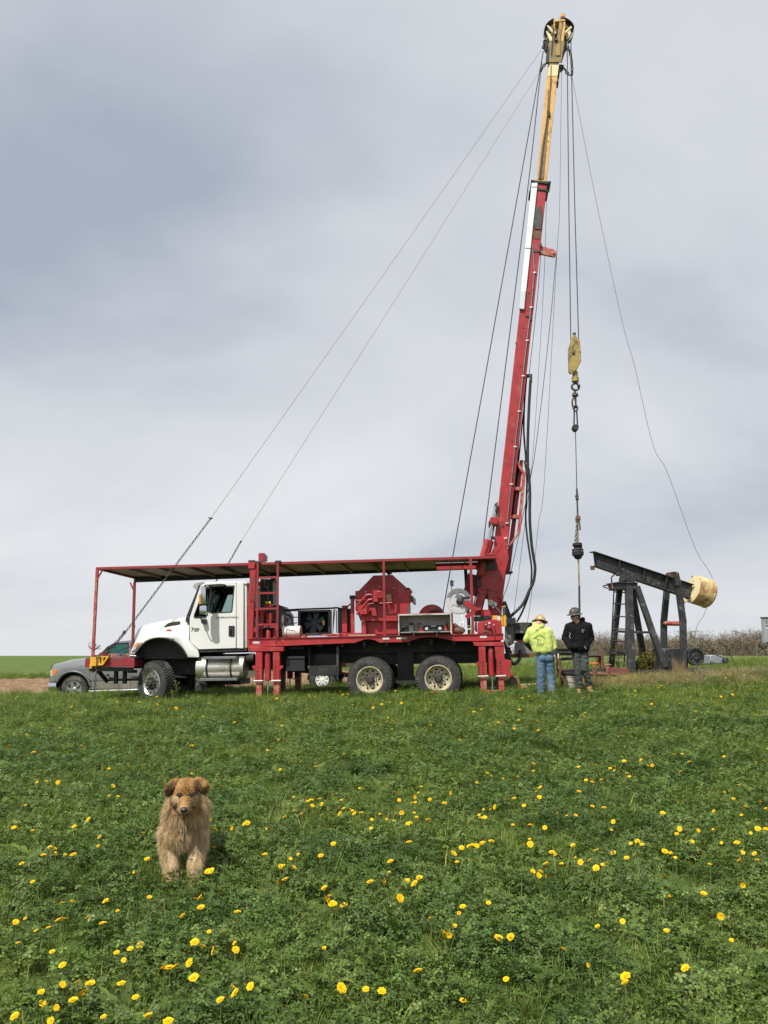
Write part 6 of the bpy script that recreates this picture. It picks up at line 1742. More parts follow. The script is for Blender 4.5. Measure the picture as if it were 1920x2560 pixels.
# counterweight
c0 = jk(CK(545, 428), YBm); c1 = jk(CK(800, 494), YBm)
L = (c1 - c0).length
Rw = .385
cwt = jp('counterweight', CREAM, lambda mb: mb.lathe([(0, .012), (Rw - .02, .012), (Rw - .02, .0), (Rw, .0), (Rw, L * .86), (Rw + .012, L * .865), (Rw + .012, L * .90), (Rw - .005, L * .91), (Rw - .03, L), (0, L)], c0, bd, 48), bevel=0)
jp('weight_face', CREAMC, lambda mb: mb.lathe([(0, -.004), (Rw - .022, -.004), (Rw - .022, .011), (0, .011)], c0, bd, 48), parent=cwt, bevel=0)
jp('weight_hole', PLASTIC, lambda mb: mb.lathe([(0, -.008), (.028, -.008), (.028, 0)], c0 + Vector((0, 0, 0)) + (jk(CK(537, 248), YBm) - jk(CK(545, 428), YBm)), bd, 12), parent=cwt, bevel=0)
jp('weight_bracket', CREAMC, lambda mb: pprism(mb, jk, pts(CK, (385, 560), (470, 590), (450, 640), (405, 622)), YBm - .15, YBm + .15), parent=cwt)
# samson post: cap, bearing, four legs
cap = jp('post_cap', JACKP, lambda mb: (pprism(mb, jk, pts(CJ, (425, 640), (430, 628), (740, 628), (745, 640), (740, 735), (560, 742), (440, 740)), .30, .94), pbox(mb, jk, CJ(415, 618), CJ(748, 634), .26, .98)))
jp('saddle_bearing', JACKP, lambda mb: (mb.cyl(jk(CJ(655, 560), .34), jk(CJ(655, 560), .90), .105, n=20), pprism(mb, jk, pts(CJ, (545, 625), (560, 545), (600, 515), (690, 515), (712, 590), (700, 625)), .40, .85), mb.cyl(jk(CJ(495, 560), .40), jk(CJ(495, 560), .7), .09, n=14), mb.ball(jk(CJ(415, 500), .5), (.06, .06, .04))), parent=cap, bevel=.008)
def leg(name, top, ty, bot, by, w, h):
    a, b = jk(top, ty), jk(bot, by)
    jp(name, JACKP, lambda mb: mb.beam(a, b, w, h, (0, 1, 0)), bevel=.01)
leg('post_leg', CJ(595, 690), .33, CJ(640, 2080), .0, .17, .16)
leg('post_leg', CJ(725, 690), .36, CJ(1180, 2010), .02, .14, .14)
leg('post_leg', CJ(455, 690), .85, CJ(312, 2010), 1.35, .13, .13)
leg('post_leg', CJ(640, 700), .88, CJ(850, 1900), 1.35, .14, .14)
jp('post_brace', JACKP, lambda mb: (mb.beam(jk(CJ(395, 1418), .9), jk(CJ(560, 1428), .35), .05, .06), mb.beam(jk(CJ(650, 1432), .12), jk(CJ(985, 1438), .12), .03, .06), mb.beam(jk(CJ(310, 1740), 1.1), jk(CJ(585, 1750), .1), .06, .09)))
# ladder between the two near legs
lr = bpy.data.objects.new('ladder', None); col.objects.link(lr); lr.parent = pj
jp('ladder_rail', JACKP, lambda mb: mb.tube([jk(CJ(360, 690), .72), jk(CJ(345, 1000), .75), jk(CJ(320, 1500), .85), jk(CJ(290, 2000), 1.0)], .018, 7), parent=lr, bevel=0)
jp('ladder_rail', JACKP, lambda mb: mb.tube([jk(CJ(560, 740), .45), jk(CJ(550, 1400), .45), jk(CJ(520, 2000), .5)], .018, 7), parent=lr, bevel=0)
for v in (785, 975, 1180, 1382, 1580, 1782):
    u0 = np.interp(v, [690, 1000, 1500, 2000], [360, 345, 320, 290])
    jp('rung', JACKP, lambda mb: mb.cyl(jk(CJ(u0, v - 6), .75), jk(CJ(553, v + 4), .45), .017, n=7), parent=lr, bevel=0)
def hoop(mb):
    P = []
    for k in range(14):
        a = R(55 + 270 * k / 13)
        P.append(jk(CJ(330 + 130 * math.cos(a), 703 - 42 * math.sin(a)), .72) + Vector((0, .30 * math.sin(a), 0)))
    mb.tube(P, .016, 7)
jp('ladder_hoop', JACKP, hoop, parent=lr, bevel=0)
jp('brake_lever', BLACK, lambda mb: mb.tube([jk(CJ(385, 480), .6), jk(CJ(362, 492), .6), jk(CJ(315, 548), .6), jk(CJ(322, 640), .6)], .018, 7), bevel=0)
jp('lever_grip', RUSTRED, lambda mb: mb.cyl(jk(CJ(322, 640), .6), jk(CJ(336, 716), .6), .020, n=8), bevel=0)
# pitman arms and equaliser
def pitman(P, y):
    Q = [jk(q, y) for q in P]
    def f(mb):
        for a, b in zip(Q, Q[1:]):
            mb.beam(a, b, .15, .12, (0, 1, 0))
        for q in Q[1:-1]:
            mb.cyl(q - Vector((0, .062, 0)), q + Vector((0, .062, 0)), .08, n=14)
    return jp('pitman_arm', JACKP, f, bevel=.008)
pitman([CJ(1350, 470), CJ(1395, 640), CJ(1478, 1250), CJ(1490, 1960)], .14)
pitman([CJ(1255, 480), CJ(1215, 760), CJ(1168, 1260), CJ(1168, 1780)], 1.10)
jp('equaliser', RUST, lambda mb: (mb.beam(jk(CJ(1345, 500), .12), jk(CJ(1265, 500), 1.12), .12, .14), mb.cyl(jk(CJ(1350, 490), .10), jk(CJ(1350, 490), .22), .07, n=18)))
jp('wrist_pin', JACKP, lambda mb: (mb.cyl(jk(CJ(1385, 655), .05), jk(CJ(1385, 655), .2), .05, n=12), pbox(mb, jk, CJ(1320, 450), CJ(1380, 475), .08, .2)))
jp('cross_tube', RUSTRED, lambda mb: mb.cyl(jk(CJ(1470, 1295), .2), jk(CJ(1180, 1290), 1.04), .062, n=16))
# gearbox, sheave, belt, motor
jp('gearbox', JACKP, lambda mb: (pprism(mb, jk, pts(C4, (800, 935), (985, 930), (1000, 960), (1000, 1095), (780, 1100)), .3, .95), pprism(mb, jk, pts(CJ, (1095, 1700), (1200, 1780), (1270, 2000), (1120, 2060)), .02, .25)), bevel=.02)
sc_ = jk(C4(1062, 1002), .1); sr = jk(C4(1130, 1002), .1).x - sc_.x
sv = jp('drive_sheave', JACKP, lambda mb: (mb.lathe([(0, .02), (sr * .3, .0), (sr * .35, .03), (sr * .8, .035), (sr * .84, 0), (sr, 0), (sr * .96, .03), (sr, .06), (sr * .96, .09), (sr, .12), (0, .12)], sc_, n=36)), bevel=0)
for k in range(4):
    a = 2 * math.pi * k / 4 + .4
    jp('sheave_hole', PLASTIC, lambda mb: mb.cyl(sc_ + Vector((sr * .58 * math.cos(a), .028, sr * .58 * math.sin(a))), sc_ + Vector((sr * .58 * math.cos(a), .04, sr * .58 * math.sin(a))), sr * .15, n=10), parent=sv, bevel=0)
ms_ = jk(C4(1318, 1035), .1)
jp('drive_belt', HOSE, lambda mb: (mb.beam(jk(C4(1105, 938), .16), jk(C4(1330, 1026), .16), .06, .012), mb.beam(jk(C4(1062, 1070), .16), jk(C4(1310, 1052), .16), .06, .012)), bevel=0)
jp('motor', mat('galvanised_box', (.36, .40, .43), .5, .3, var=.12, wear=(.2, .21, .22), wear_amt=.35), lambda mb: (pprism(mb, jk, pts(C4, (1180, 992), (1200, 988), (1280, 990), (1325, 1030), (1310, 1055), (1183, 1060)), .3, .6)), bevel=.008)
jp('motor_pulley', BLACK, lambda mb: (mb.cyl(ms_ + Vector((0, .01, 0)), ms_ + Vector((0, .12, 0)), .07, n=16), mb.cyl(ms_ + Vector((0, .12, 0)), ms_ + Vector((0, .3, 0)), .025, n=10)))
jp('base_skid', JACKP, lambda mb: (mb.box((jk(C4(500, 1100), .0).x, -.05, -.12), (jk(C4(1360, 1100), .0).x, .07, .02)), mb.box((jk(C4(330, 1100), .0).x, 1.25, -.12), (jk(C4(1360, 1100), .0).x, 1.38, .02)), mb.box((jk(C4(1140, 1100), 0).x, .08, -.1), (jk(C4(1350, 1100), 0).x, 1.24, .0))), bevel=.006)
jp('base_plate', mat('rust_red_plate', (.20, .07, .055), .85, var=.3, vscale=6, bump=.4), lambda mb: pprism(mb, jk, pts(C4, (318, 1088), (510, 1098), (520, 1160), (318, 1165)), -.08, -.06), bevel=.004)

# cabinet on a post at the right edge
eb = Frame((1914, 1640), 22.5, yaw=-6)
ebx = thing('electrical_cabinet', 'grey metal electrical cabinet on a post at the right edge', 'cabinet', eb.M)
def ep(name, m, fn, bevel=.005):
    mb = MB(); fn(mb); return mb.build(name, m, ebx, bevel=bevel)
GREYC = mat('cabinet_grey', (.34, .37, .39), .5, .1, var=.08, vscale=4)
q0, q1 = (1911, 1544), (1944, 1607)
ep('cabinet_body', GREYC, lambda mb: pbox(mb, eb, q0, q1, 0, .14))
ep('cabinet_door', GREYC, lambda mb: (pbox(mb, eb, (1913.5, 1560), (1942, 1605), -.012, -.001), pbox(mb, eb, (1913.5, 1547), (1942, 1558), -.010, -.001)))
ep('cabinet_roof', DSTEEL, lambda mb: pbox(mb, eb, (1909, 1542.5), (1946, 1544.8), -.03, .16))
ep('notice', REFLECT, lambda mb: (pbox(mb, eb, (1915, 1568), (1921, 1573), -.016, -.013),), 0)
ep('warning_sign', INK, lambda mb: (pbox(mb, eb, (1915.5, 1563.5), (1919, 1566.5), -.016, -.013), pbox(mb, eb, (1915, 1551), (1918, 1554), -.014, -.011)), 0)
ep('post', WOOD, lambda mb: mb.cyl(eb((1930, 1607), .2), eb((1930, 1680), .2), .06, n=12))
ep('conduit', GREYM, lambda mb: mb.cyl(eb((1921, 1607), .07), eb((1921, 1690), .07), .02, n=8))

# ================================================================== ROUND THE WELL
def gz(p, up=0.0):
    return Vector((p.x, p.y, float(zg(p.x, p.y)) + up))
wh = thing('wellhead', 'rusty wellhead with flanges, valve and tubing stub behind the man in black', 'wellhead', wl)
def hp(name, m, fn, bevel=.004):
    mb = MB(); fn(mb); return mb.build(name, m, wh, bevel=bevel)
hp('casing_head', RUST, lambda mb: mb.lathe([(0, -.1), (.11, -.1), (.11, .12), (.17, .12), (.17, .17), (.11, .17), (.10, .32), (.15, .32), (.15, .37), (.08, .37), (.06, .5), (.05, .56), (0, .56)], (0, 0, 0), (0, 0, 1), 24), 0)
hp('flow_line', RUST, lambda mb: (mb.cyl((.1, 0, .25), (.95, .1, .22), .04, n=12), mb.cyl((.35, .03, .14), (.35, .03, .36), .06, n=12), mb.cyl((.7, .07, .15), (.7, .07, .33), .055, n=12), mb.cyl((-.1, 0, .25), (-.45, -.05, .25), .035, n=10)), 0)
hp('valve_wheel', mat('orange_paint', (.62, .17, .06), .5, var=.15), lambda mb: (mb.tube([(.35 + .1 * math.cos(a), .03 + .1 * math.sin(a), .50) for a in [2 * math.pi * k / 16 for k in range(16)]], .016, 6, closed=True), mb.cyl((.35, .03, .36), (.35, .03, .51), .014, n=8), mb.beam((.25, .03, .5), (.45, .03, .5), .02), mb.beam((.35, -.07, .5), (.35, .13, .5), .02)), 0)
hp('valve_bonnet', RUSTRED, lambda mb: (mb.cyl((.7, .07, .33), (.7, .07, .45), .04, .03, 12), mb.box((.62, .03, .45), (.78, .11, .48))), .006)

# steel pipe rack behind the two men
rk = Frame(CF(900, 1010), 23.2, yaw=-4)
rack = thing('pipe_rack', 'rusty low pipe rail on uprights behind the man in black', 'pipe rail', rk.M)
def rp(name, m, fn):
    mb = MB(); fn(mb); return mb.build(name, m, rack, bevel=.004)
for a, b, y in (((885, 688), (1120, 690), .9), ((900, 735), (1120, 742), .45), ((905, 820), (1110, 805), .0), ((1330, 775), (1500, 770), .0)):
    rp('rail', DSTEEL, lambda mb: mb.cyl(rk(CF(*a), y), rk(CF(*b), y), .045, n=10))
for a, b, y in (((912, 735), (918, 1010), .0), ((1490, 770), (1470, 985), .1), ((1515, 750), (1530, 960), .5), ((1455, 790), (1475, 980), .6)):
    rp('upright', RUST, lambda mb: mb.cyl(rk(CF(*a), y), rk(CF(*b), y) - Vector((0, 0, .1)), .05, n=10))
st = at(CF(955, 1030), 19.6); sb = gz(at(CF(990, 1190), 19.6))
rs = thing('rusty_stake', 'rusty flat steel stake leaning between the two men', 'stake', sb)
mb = MB(); mb.beam(Vector((0, 0, -.05)), at(CF(925, 800), 19.6) - sb, .075, .04); mb.build('stake_bar', RUST, rs, bevel=.006)
mb = MB(); mb.cyl(at(CF(915, 740), 19.6) - sb, at(CF(930, 950), 19.6) - sb, .018, n=8); mb.build('stake_rod', OFFWHITE, rs)

bkt_p = gz(at(CF(1082, 1200), 19.3))
bk = thing('spattered_bucket', 'red and white spattered bucket at the boots of the man in black', 'bucket', bkt_p)
mb = MB(); mb.lathe([(0, 0), (.125, 0), (.15, .32), (.16, .32), (.16, .335), (.145, .335), (.12, .02), (0, .02)], (0, 0, 0), (0, 0, 1), 28); mb.build('bucket_body', mat('spattered_white', (.50, .44, .36), .6, var=.3, vscale=7, wear=(.42, .04, .04), wear_amt=.5, wscale=5), bk)
mb = MB(); mb.tube(smooth_path([(-.155, 0, .30), (-.10, -.12, .22), (.08, -.13, .20), (.155, 0, .30)], 5), .007, 6); mb.build('bucket_handle', STEEL, bk)
bgp = bkt_p + Vector((-.02, .02, .336))
bag = thing('black_tool_bag', 'black tool bag resting on the spattered bucket', 'tool bag', bgp)
mb = MB(); mb.box((-.17, -.11, 0), (.19, .11, .10)); mb.box((-.15, -.09, .10), (.17, .09, .15)); mb.build('bag_body', PLASTIC, bag, bevel=.03, seg=2)
mb = MB(); [mb.cyl((x, -.03, .14), (x + .04, -.06, .22), .012, .006, 7) for x in (-.08, .02, .09)]; mb.build('tool_handles', STEEL, bag)
# timber and stones by the rear outrigger
def lump(name, label, cat, q, d, s, m, seed):
    random.seed(seed)
    mb = MB(); mb.ball((0, 0, s[2] * .8), s, 12, 8)
    mb.v = [tuple(Vector(v) * (1 + random.uniform(-.1, .1))) for v in mb.v]
    t = mb.build(name, m, None, smooth=20)
    t.location = gz(at(q, d))
    return tag(t, label, cat)
wdp = gz(at(CF(305, 1200), 20.2))
mb = MB(); mb.prism([(-.13, -.05), (.13, -.05), (.12, .24), (.07, .33), (-.04, .35), (-.12, .22)], -.12, .12)
t = mb.build('timber_block', mat('muddy_timber', (.24, .16, .10), .85, var=.3, vscale=5, bump=.4), None, bevel=.015); t.location = wdp; tag(t, 'muddy brown timber block beside the rear outrigger foot', 'timber block')
mb = MB(); mb.box((-.13, -.1, -.02), (.12, .1, .10)); mb.prism([(-.12, .10), (.10, .10), (.03, .15), (-.08, .14)], -.08, .08)
t = mb.build('yellow_block', OAK, None, bevel=.012); t.location = gz(at(CF(412, 1190), 20.2)); tag(t, 'bright yellow wood block in the grass near the hi-vis man', 'wood block')
mb = MB(); mb.box((-.36, -.07, 0), (.36, .07, .05))
t = mb.build('plank', WOOD, None, bevel=.006); t.location = gz(at(CF(540, 1160), 20.6), .05); t.rotation_euler = (0, R(-3), R(6)); tag(t, 'weathered plank lying behind the legs of the hi-vis man', 'plank')
# dead branch right of the motor
bp0 = gz(at(C4(1425, 1095), 21.5))
mb = MB()
tip = at(C4(1340, 972), 21.5) - bp0
mb.tube([Vector((0, 0, -.05)), tip * .4 + Vector((.02, 0, 0)), tip], [.018, .014, .006], 7)
mb.tube([tip * .75, tip * .98 + Vector((.05, .02, .02))], [.009, .004], 6)
t = mb.build('dead_branch', mat('dead_bark', (.10, .075, .055), .9), None); t.location = bp0; tag(t, 'bare dead branch sticking up from the weeds right of the motor', 'branch')

# ================================================================== PEOPLE
from mathutils import noise as mnoise
def cap_mesh(mb, p, q, r0, r1, n=12):
    """capsule with tapering radius"""
    p, q = Vector(p), Vector(q)
    d = (q - p)
    if d.length < 1e-5:
        return mb.ball(p, r0, n, 8)
    d.normalize()
    P, rs = [], []
    for k in range(5):
        a = math.pi / 2 * k / 4
        P.append(p - d * (r0 * math.cos(a)) if k < 4 else p); rs.append(max(.001, r0 * math.sin(a)))
    for k in range(1, 5):
        a = math.pi / 2 * k / 4
        P.append(q + d * (r1 * math.sin(a)) ); rs.append(max(.001, r1 * math.cos(a)))
    P.insert(5, q); rs.insert(5, r1)
    return mb.tube(P, rs, n)
def blob(name, shapes, vox, m, parent, origin, smooth=6, wr=0.0, wf=9.0, color_fn=None, sm_f=.5):
    """one continuous skin round a set of capsules and ellipsoids (world coordinates)"""
    mb = MB()
    for s_ in shapes:
        if s_[0] == 'c':
            cap_mesh(mb, *s_[1:])
        else:
            b = MB(); b.ball((0, 0, 0), s_[2], 18, 12)
            rot = s_[3] if len(s_) > 3 else Matrix.Identity(3)
            mb.add([Vector(s_[1]) + rot @ Vector(v) for v in b.v], b.f)
    me = bpy.data.meshes.new(name)
    me.from_pydata([tuple(Vector(v) - origin) for v in mb.v], [], mb.f)
    tmp = bpy.data.objects.new('tmp', me); col.objects.link(tmp)
    md = tmp.modifiers.new('r', 'REMESH'); md.mode = 'VOXEL'; md.voxel_size = vox; md.use_smooth_shade = True
    ms = tmp.modifiers.new('s', 'SMOOTH'); ms.factor = sm_f; ms.iterations = smooth
    bpy.context.view_layer.update()
    out = bpy.data.meshes.new_from_object(tmp.evaluated_get(bpy.context.evaluated_depsgraph_get()))
    bpy.data.objects.remove(tmp); bpy.data.meshes.remove(me)
    if wr:
        nn = [v.normal.copy() for v in out.vertices]
        for v, n_ in zip(out.vertices, nn):
            c_ = v.co
            t = mnoise.noise(Vector((c_.x * wf, c_.y * wf, c_.z * wf * 1.8))) + .5 * mnoise.noise(c_ * wf * 2.3)
            v.co = c_ + n_ * (wr * t)
    out.materials.clear(); out.materials.append(m)
    out.polygons.foreach_set('use_smooth', [True] * len(out.polygons))
    o = link(name, out, parent)
    return o
SKIN = mat('skin', (.46, .26, .18), .55, var=.08, vscale=20)
HAIR = mat('dark_hair', (.03, .02, .015), .6)
HIVIS = mat('hi_vis_cloth', (.60, .70, .19), .85, var=.06, vscale=5)
SLEEVE = mat('charcoal_sleeve', (.045, .043, .042), .85, var=.2)
DENIM = mat('blue_denim', (.085, .145, .215), .85, var=.25, vscale=9, dust=(.15, .19, .22), dust_amt=.40, wscale=4, bump=.2, bscale=200)
WORN = mat('worn_grey_jeans', (.050, .056, .053), .9, var=.25, vscale=7, dust=(.10, .10, .085), dust_amt=.45, wscale=4, bump=.2, bscale=200)
BLACKC = mat('black_cotton', (.009, .009, .011), .9, var=.25, vscale=8, spec=.15)
BOOT = mat('tan_leather_boot', (.42, .25, .12), .7, var=.25, vscale=12, wear=(.16, .11, .07), wear_amt=.4)
BRASSH = mat('tan_hard_hat', (.48, .32, .15), .35, .1, var=.15, vscale=10, wear=(.60, .46, .28), wear_amt=.42, wscale=12)
DARKH = mat('scuffed_grey_hard_hat', (.065, .065, .062), .45, .3, var=.25, vscale=10, wear=(.20, .19, .17), wear_amt=.45, wscale=12)
D1 = 18.7
CM1 = crop(1300, 1520, .0995)
CM2 = crop(1390, 1500, .1085)
def J(C, u, v, d, dy=0.0):
    return at(C(u, v), d + dy)
def frame_dir(f, up):
    f = Vector(f).normalized(); up = Vector(up); s_ = f.cross(up).normalized(); up = s_.cross(f)
    return Matrix((s_, f, up)).transposed()
def head_shapes(C, f, up, s=1.0):
    """skull, face, jaw, nose, ears about centre C facing f"""
    M = frame_dir(f, up)
    g = lambda x, y, z: C + M @ Vector((x, y, z)) * s
    sh = [('e', g(0, -.012, .03), (.074 * s, .092 * s, .082 * s), M), ('e', g(0, .03, -.03), (.060 * s, .066 * s, .085 * s), M), ('e', g(0, .05, -.088), (.040 * s, .045 * s, .034 * s), M),
          ('c', g(0, .092, .01), g(0, .118, -.028), .012 * s, .017 * s, 10), ('e', g(0, .082, -.062), (.026 * s, .018 * s, .013 * s), M),
          ('e', g(.074, -.012, -.012), (.010 * s, .022 * s, .034 * s), M), ('e', g(-.074, -.012, -.012), (.010 * s, .022 * s, .034 * s), M),
          ('e', g(0, .072, .032), (.056 * s, .024 * s, .014 * s), M), ('e', g(.038, .068, -.025), (.022 * s, .02 * s, .02 * s), M), ('e', g(-.038, .068, -.025), (.022 * s, .02 * s, .02 * s), M)]
    return sh, g, M
def hand_shapes(p, d, side, s=1.0):
    """palm and five bent fingers from wrist p along d"""
    d = Vector(d).normalized(); side = (Vector(side) - d * Vector(side).dot(d)).normalized(); nrm = d.cross(side)
    sh = [('c', p, p + d * .06 * s, .03 * s, .036 * s, 10)]
    for k, L in enumerate((.062, .072, .068, .054)):
        b = p + d * .085 * s + side * ((k - 1.5) * .019 * s)
        m_ = b + d * L * .55 * s + nrm * .008
        sh += [('c', b, m_, .0095 * s, .009 * s, 8), ('c', m_, m_ + d * L * .45 * s + nrm * .02 * s, .009 * s, .0075 * s, 8)]
    b = p + d * .025 * s - side * .034 * s
    m_ = b + (d * .6 - side * .7) * .035 * s
    sh += [('c', b, m_, .012 * s, .010 * s, 8), ('c', m_, m_ + d * .03 * s, .010 * s, .008 * s, 8)]
    return sh
def hard_hat(parent, O, C, up, f, m, s=1.0):
    """domed hat with a full brim, ridges and a band"""
    M = frame_dir(f, up).to_4x4(); M.translation = C
    mb = MB()
    prof = [(.178, -.014), (.186, -.010), (.150, .012), (.122, .018), (.119, .055), (.105, .095), (.075, .125), (.035, .14), (0, .144)]
    mb.lathe([(r * s, h * s) for r, h in prof] + [(0, .138 * s), (.07 * s, .118 * s), (.11 * s, .06 * s), (.114 * s, .012 * s), (.178 * s, -.016 * s)], (0, 0, 0), (0, 0, 1), 36)
    mb.v = [(x * .92, y * 1.08 + .006, z) for x, y, z in mb.v]
    for x in (-.03, 0, .03):
        mb.tube(smooth_path([(x, .118, .05), (x, .09, .108), (x * .9, .03, .143), (x * .9, -.04, .14), (x, -.1, .10), (x, -.118, .05)], 4), .007, 6)
    h = mb.build('hard_hat', m, parent, smooth=40)
    h.matrix_world = M
    return h

# --- man in hi-vis, back to the camera, leaning to the left
C = CM1
foot = J(C, 690, 2040, D1); foot.z = float(zg(foot.x, foot.y)); 
p1 = thing('person', 'person in lime hi-vis hoodie and blue jeans seen from behind, bending left', 'person', foot)
def r_(u):
    return u * .0995 * D1 / F_PX
neck = J(C, 470, 425, D1, -.02); shL, shR = J(C, 250, 575, D1), J(C, 720, 590, D1)
hipL, hipR = J(C, 515, 1230, D1), J(C, 735, 1230, D1)
kneeL, kneeR = J(C, 525, 1650, D1, -.02), J(C, 765, 1650, D1, .03)
ankL, ankR = J(C, 530, 2010, D1, .02), J(C, 800, 2040, D1, -.03)
for a in (ankL, ankR):
    a.z = float(zg(a.x, a.y)) + .10
head = J(C, 505, 385, D1, .05)
elL, elR = J(C, 150, 890, D1, .10), J(C, 855, 880, D1, .02)
wrL, wrR = J(C, 330, 1060, D1, .32), J(C, 870, 1170, D1, -.02)
ff = Vector((-.35, .85, -.45)); uu = Vector((.24, .12, .95))
hs, hg, hM = head_shapes(head, ff, uu)
body = hs + [('c', neck, head - Vector((0, 0, .06)), .055, .05), ('c', neck, (hipL + hipR) / 2, .10, .08), ('c', shL, elL, .05, .042), ('c', shR, elR, .05, .042), ('c', elL, wrL, .042, .03), ('c', elR, wrR, .042, .03),
             ('c', shL, shR, .06, .06), ('c', hipL, kneeL, .08, .058), ('c', hipR, kneeR, .08, .058), ('c', kneeL, ankL, .055, .04), ('c', kneeR, ankR, .055, .04), ('c', hipL, hipR, .07, .07)]
body += hand_shapes(wrL, Vector((.5, .7, -.3)), (0, .3, 1)) + hand_shapes(wrR, Vector((-.1, .2, -1)), (.1, 1, 0))
blob('body', body, .010, SKIN, p1, foot, 3)
hood = [('c', shL + Vector((.06, 0, -.02)), J(C, 460, 1050, D1), .125, .135, 16), ('c', shR + Vector((-.06, 0, -.02)), J(C, 690, 1020, D1), .125, .135, 16), ('c', shL + Vector((.02, 0, -.01)), shR - Vector((.02, 0, .01)), .095, .095, 14),
        ('c', J(C, 500, 640, D1), J(C, 570, 1040, D1), .15, .16, 16), ('c', J(C, 425, 1085, D1), J(C, 715, 1060, D1), .098, .098, 14), ('c', J(C, 430, 1000, D1, .06), J(C, 720, 980, D1, .06), .11, .11, 14),
        ('e', J(C, 460, 460, D1, -.05), (.125, .085, .07)), ('c', J(C, 370, 470, D1, -.03), J(C, 430, 530, D1, -.10), .05, .05), ('c', J(C, 430, 530, D1, -.10), J(C, 560, 460, D1, -.05), .05, .05),
        ('c', J(C, 370, 415, D1), J(C, 560, 415, D1), .06, .06), ('c', J(C, 400, 425, D1, -.06), J(C, 545, 425, D1, -.06), .045, .045), ('c', shL + Vector((.01, 0, -.01)), J(C, 160, 800, D1, .06), .085, .078, 14), ('c', shR, elR, .088, .068, 14), ('c', elR, J(C, 885, 1020, D1), .066, .055)]
blob('hoodie', hood, .014, HIVIS, p1, foot, 4, .007, 7)
blob('sleeve', [('c', J(C, 165, 830, D1, .07), elL, .062, .055), ('c', elL, J(C, 300, 1040, D1, .28), .055, .045)], .010, SLEEVE, p1, foot, 3, .004, 14)
blob('sleeve', [('c', J(C, 885, 1010, D1), J(C, 872, 1150, D1, -.01), .052, .045)], .010, SLEEVE, p1, foot, 3, .004, 14)
blob('jeans', [('c', hipL + Vector((0, 0, -.02)), kneeL, .112, .098, 16), ('c', hipR + Vector((0, 0, -.02)), kneeR, .112, .10, 16), ('c', kneeL, ankL - Vector((0, 0, .03)), .096, .092, 14), ('c', kneeR, ankR - Vector((0, 0, .03)), .098, .094, 14),
               ('c', hipL + Vector((.0, 0, .08)), hipR + Vector((-.0, 0, .08)), .105, .105, 14), ('e', hipL + Vector((.02, -.05, -.03)), (.10, .09, .10)), ('e', hipR + Vector((-.02, -.05, -.03)), (.10, .09, .10))], .013, DENIM, p1, foot, 4, .008, 10)
for a in (ankL, ankR):
    g0 = Vector((a.x, a.y, float(zg(a.x, a.y))))
    blob('boot', [('c', g0 + Vector((0, .02, .05)), g0 + Vector((-.02, .17, .035)), .05, .045), ('c', g0 + Vector((0, 0, .06)), g0 + Vector((0, 0, .16)), .055, .055)], .010, BOOT, p1, foot, 3)
hard_hat(p1, foot, hg(0, 0, .055), Vector((.36, -.30, .9)), ff + Vector((0, 0, .3)), BRASSH, 1.0)
blob('hair', [('e', hg(0, -.032, .0), (.085, .10, .088), hM)], .008, HAIR, p1, foot, 2)
mb = MB(); mb.beam(J(C, 400, 1135, D1, -.115) - foot, J(C, 800, 1118, D1, -.115) - foot, .012, .035); mb.build('belt', mat('belt_leather', (.03, .025, .02), .6), p1)
# faded back print: arched lettering over a small pump-jack drawing
PRINT = mat('faded_print', (.30, .38, .09), .8, var=.3, vscale=40)
PRINTR = mat('red_print', (.55, .14, .06), .8)
def surf_y(obj, p):
    """nearest point on the cloth toward the camera"""
    o_ = Vector((p.x, p.y - 1.0, p.z)) - foot
    hit, loc, nrm, _ = obj.ray_cast(o_, Vector((0, 1, 0)))
    return (loc + foot + Vector((0, -.006, 0))) if hit else p
bpy.context.view_layer.update()
hobj = [c for c in p1.children if c.name.startswith('hoodie')][0]
arcs = [(380 + 200 * k / 13, 700 - 55 * math.sin(math.pi * k / 13)) for k in range(14)]
arcs = [(325 + 270 * k / 13, 735 - 70 * math.sin(math.pi * k / 13)) for k in range(14)]
def decal(name, m, fn):
    mb = MB(); fn(mb)
    mb.build(name, m, p1, smooth=0, split=False)
def strokes(mb, segs, w, obj=hobj, Cc=C, d=D1, O=foot):
    for (a, b) in segs:
        n_ = 5
        P = [surf_y(obj, J(Cc, a[0] + (b[0] - a[0]) * k / n_, a[1] + (b[1] - a[1]) * k / n_, d)) - O for k in range(n_ + 1)]
        for p, q in zip(P, P[1:]):
            mb.beam(p, q, .004, w, (0, 0, 1)) if abs((q - p).normalized().z) < .8 else mb.beam(p, q, w, .004, (0, 1, 0))
random.seed(5)
letters = []
for (u, v), (u2, v2) in zip(arcs, arcs[1:]):
    t = (v2 - v) / (u2 - u)
    letters += [((u + 2, v), (u + 2 + t * 10, v + 42)), ((u + 4, v + (4 if random.random() < .5 else 36)), (u + 15, v + t * 12 + (4 if random.random() < .5 else 36))), ((u + 15, v + 4), (u + 15, v + 40))]
decal('back_print', PRINT, lambda mb: strokes(mb, letters, .006))
decal('back_print', PRINT, lambda mb: strokes(mb, [((360, 750), (480, 800)), ((400, 780), (425, 890)), ((440, 790), (400, 890)), ((390, 900), (570, 890)), ((470, 800), (500, 880)), ((370, 940), (420, 945)), ((430, 940), (480, 935)), ((490, 935), (560, 920))], .010))
decal('back_print', PRINTR, lambda mb: strokes(mb, [((440, 905), (520, 900)), ((455, 870), (475, 895)), ((490, 872), (500, 895))], .010))

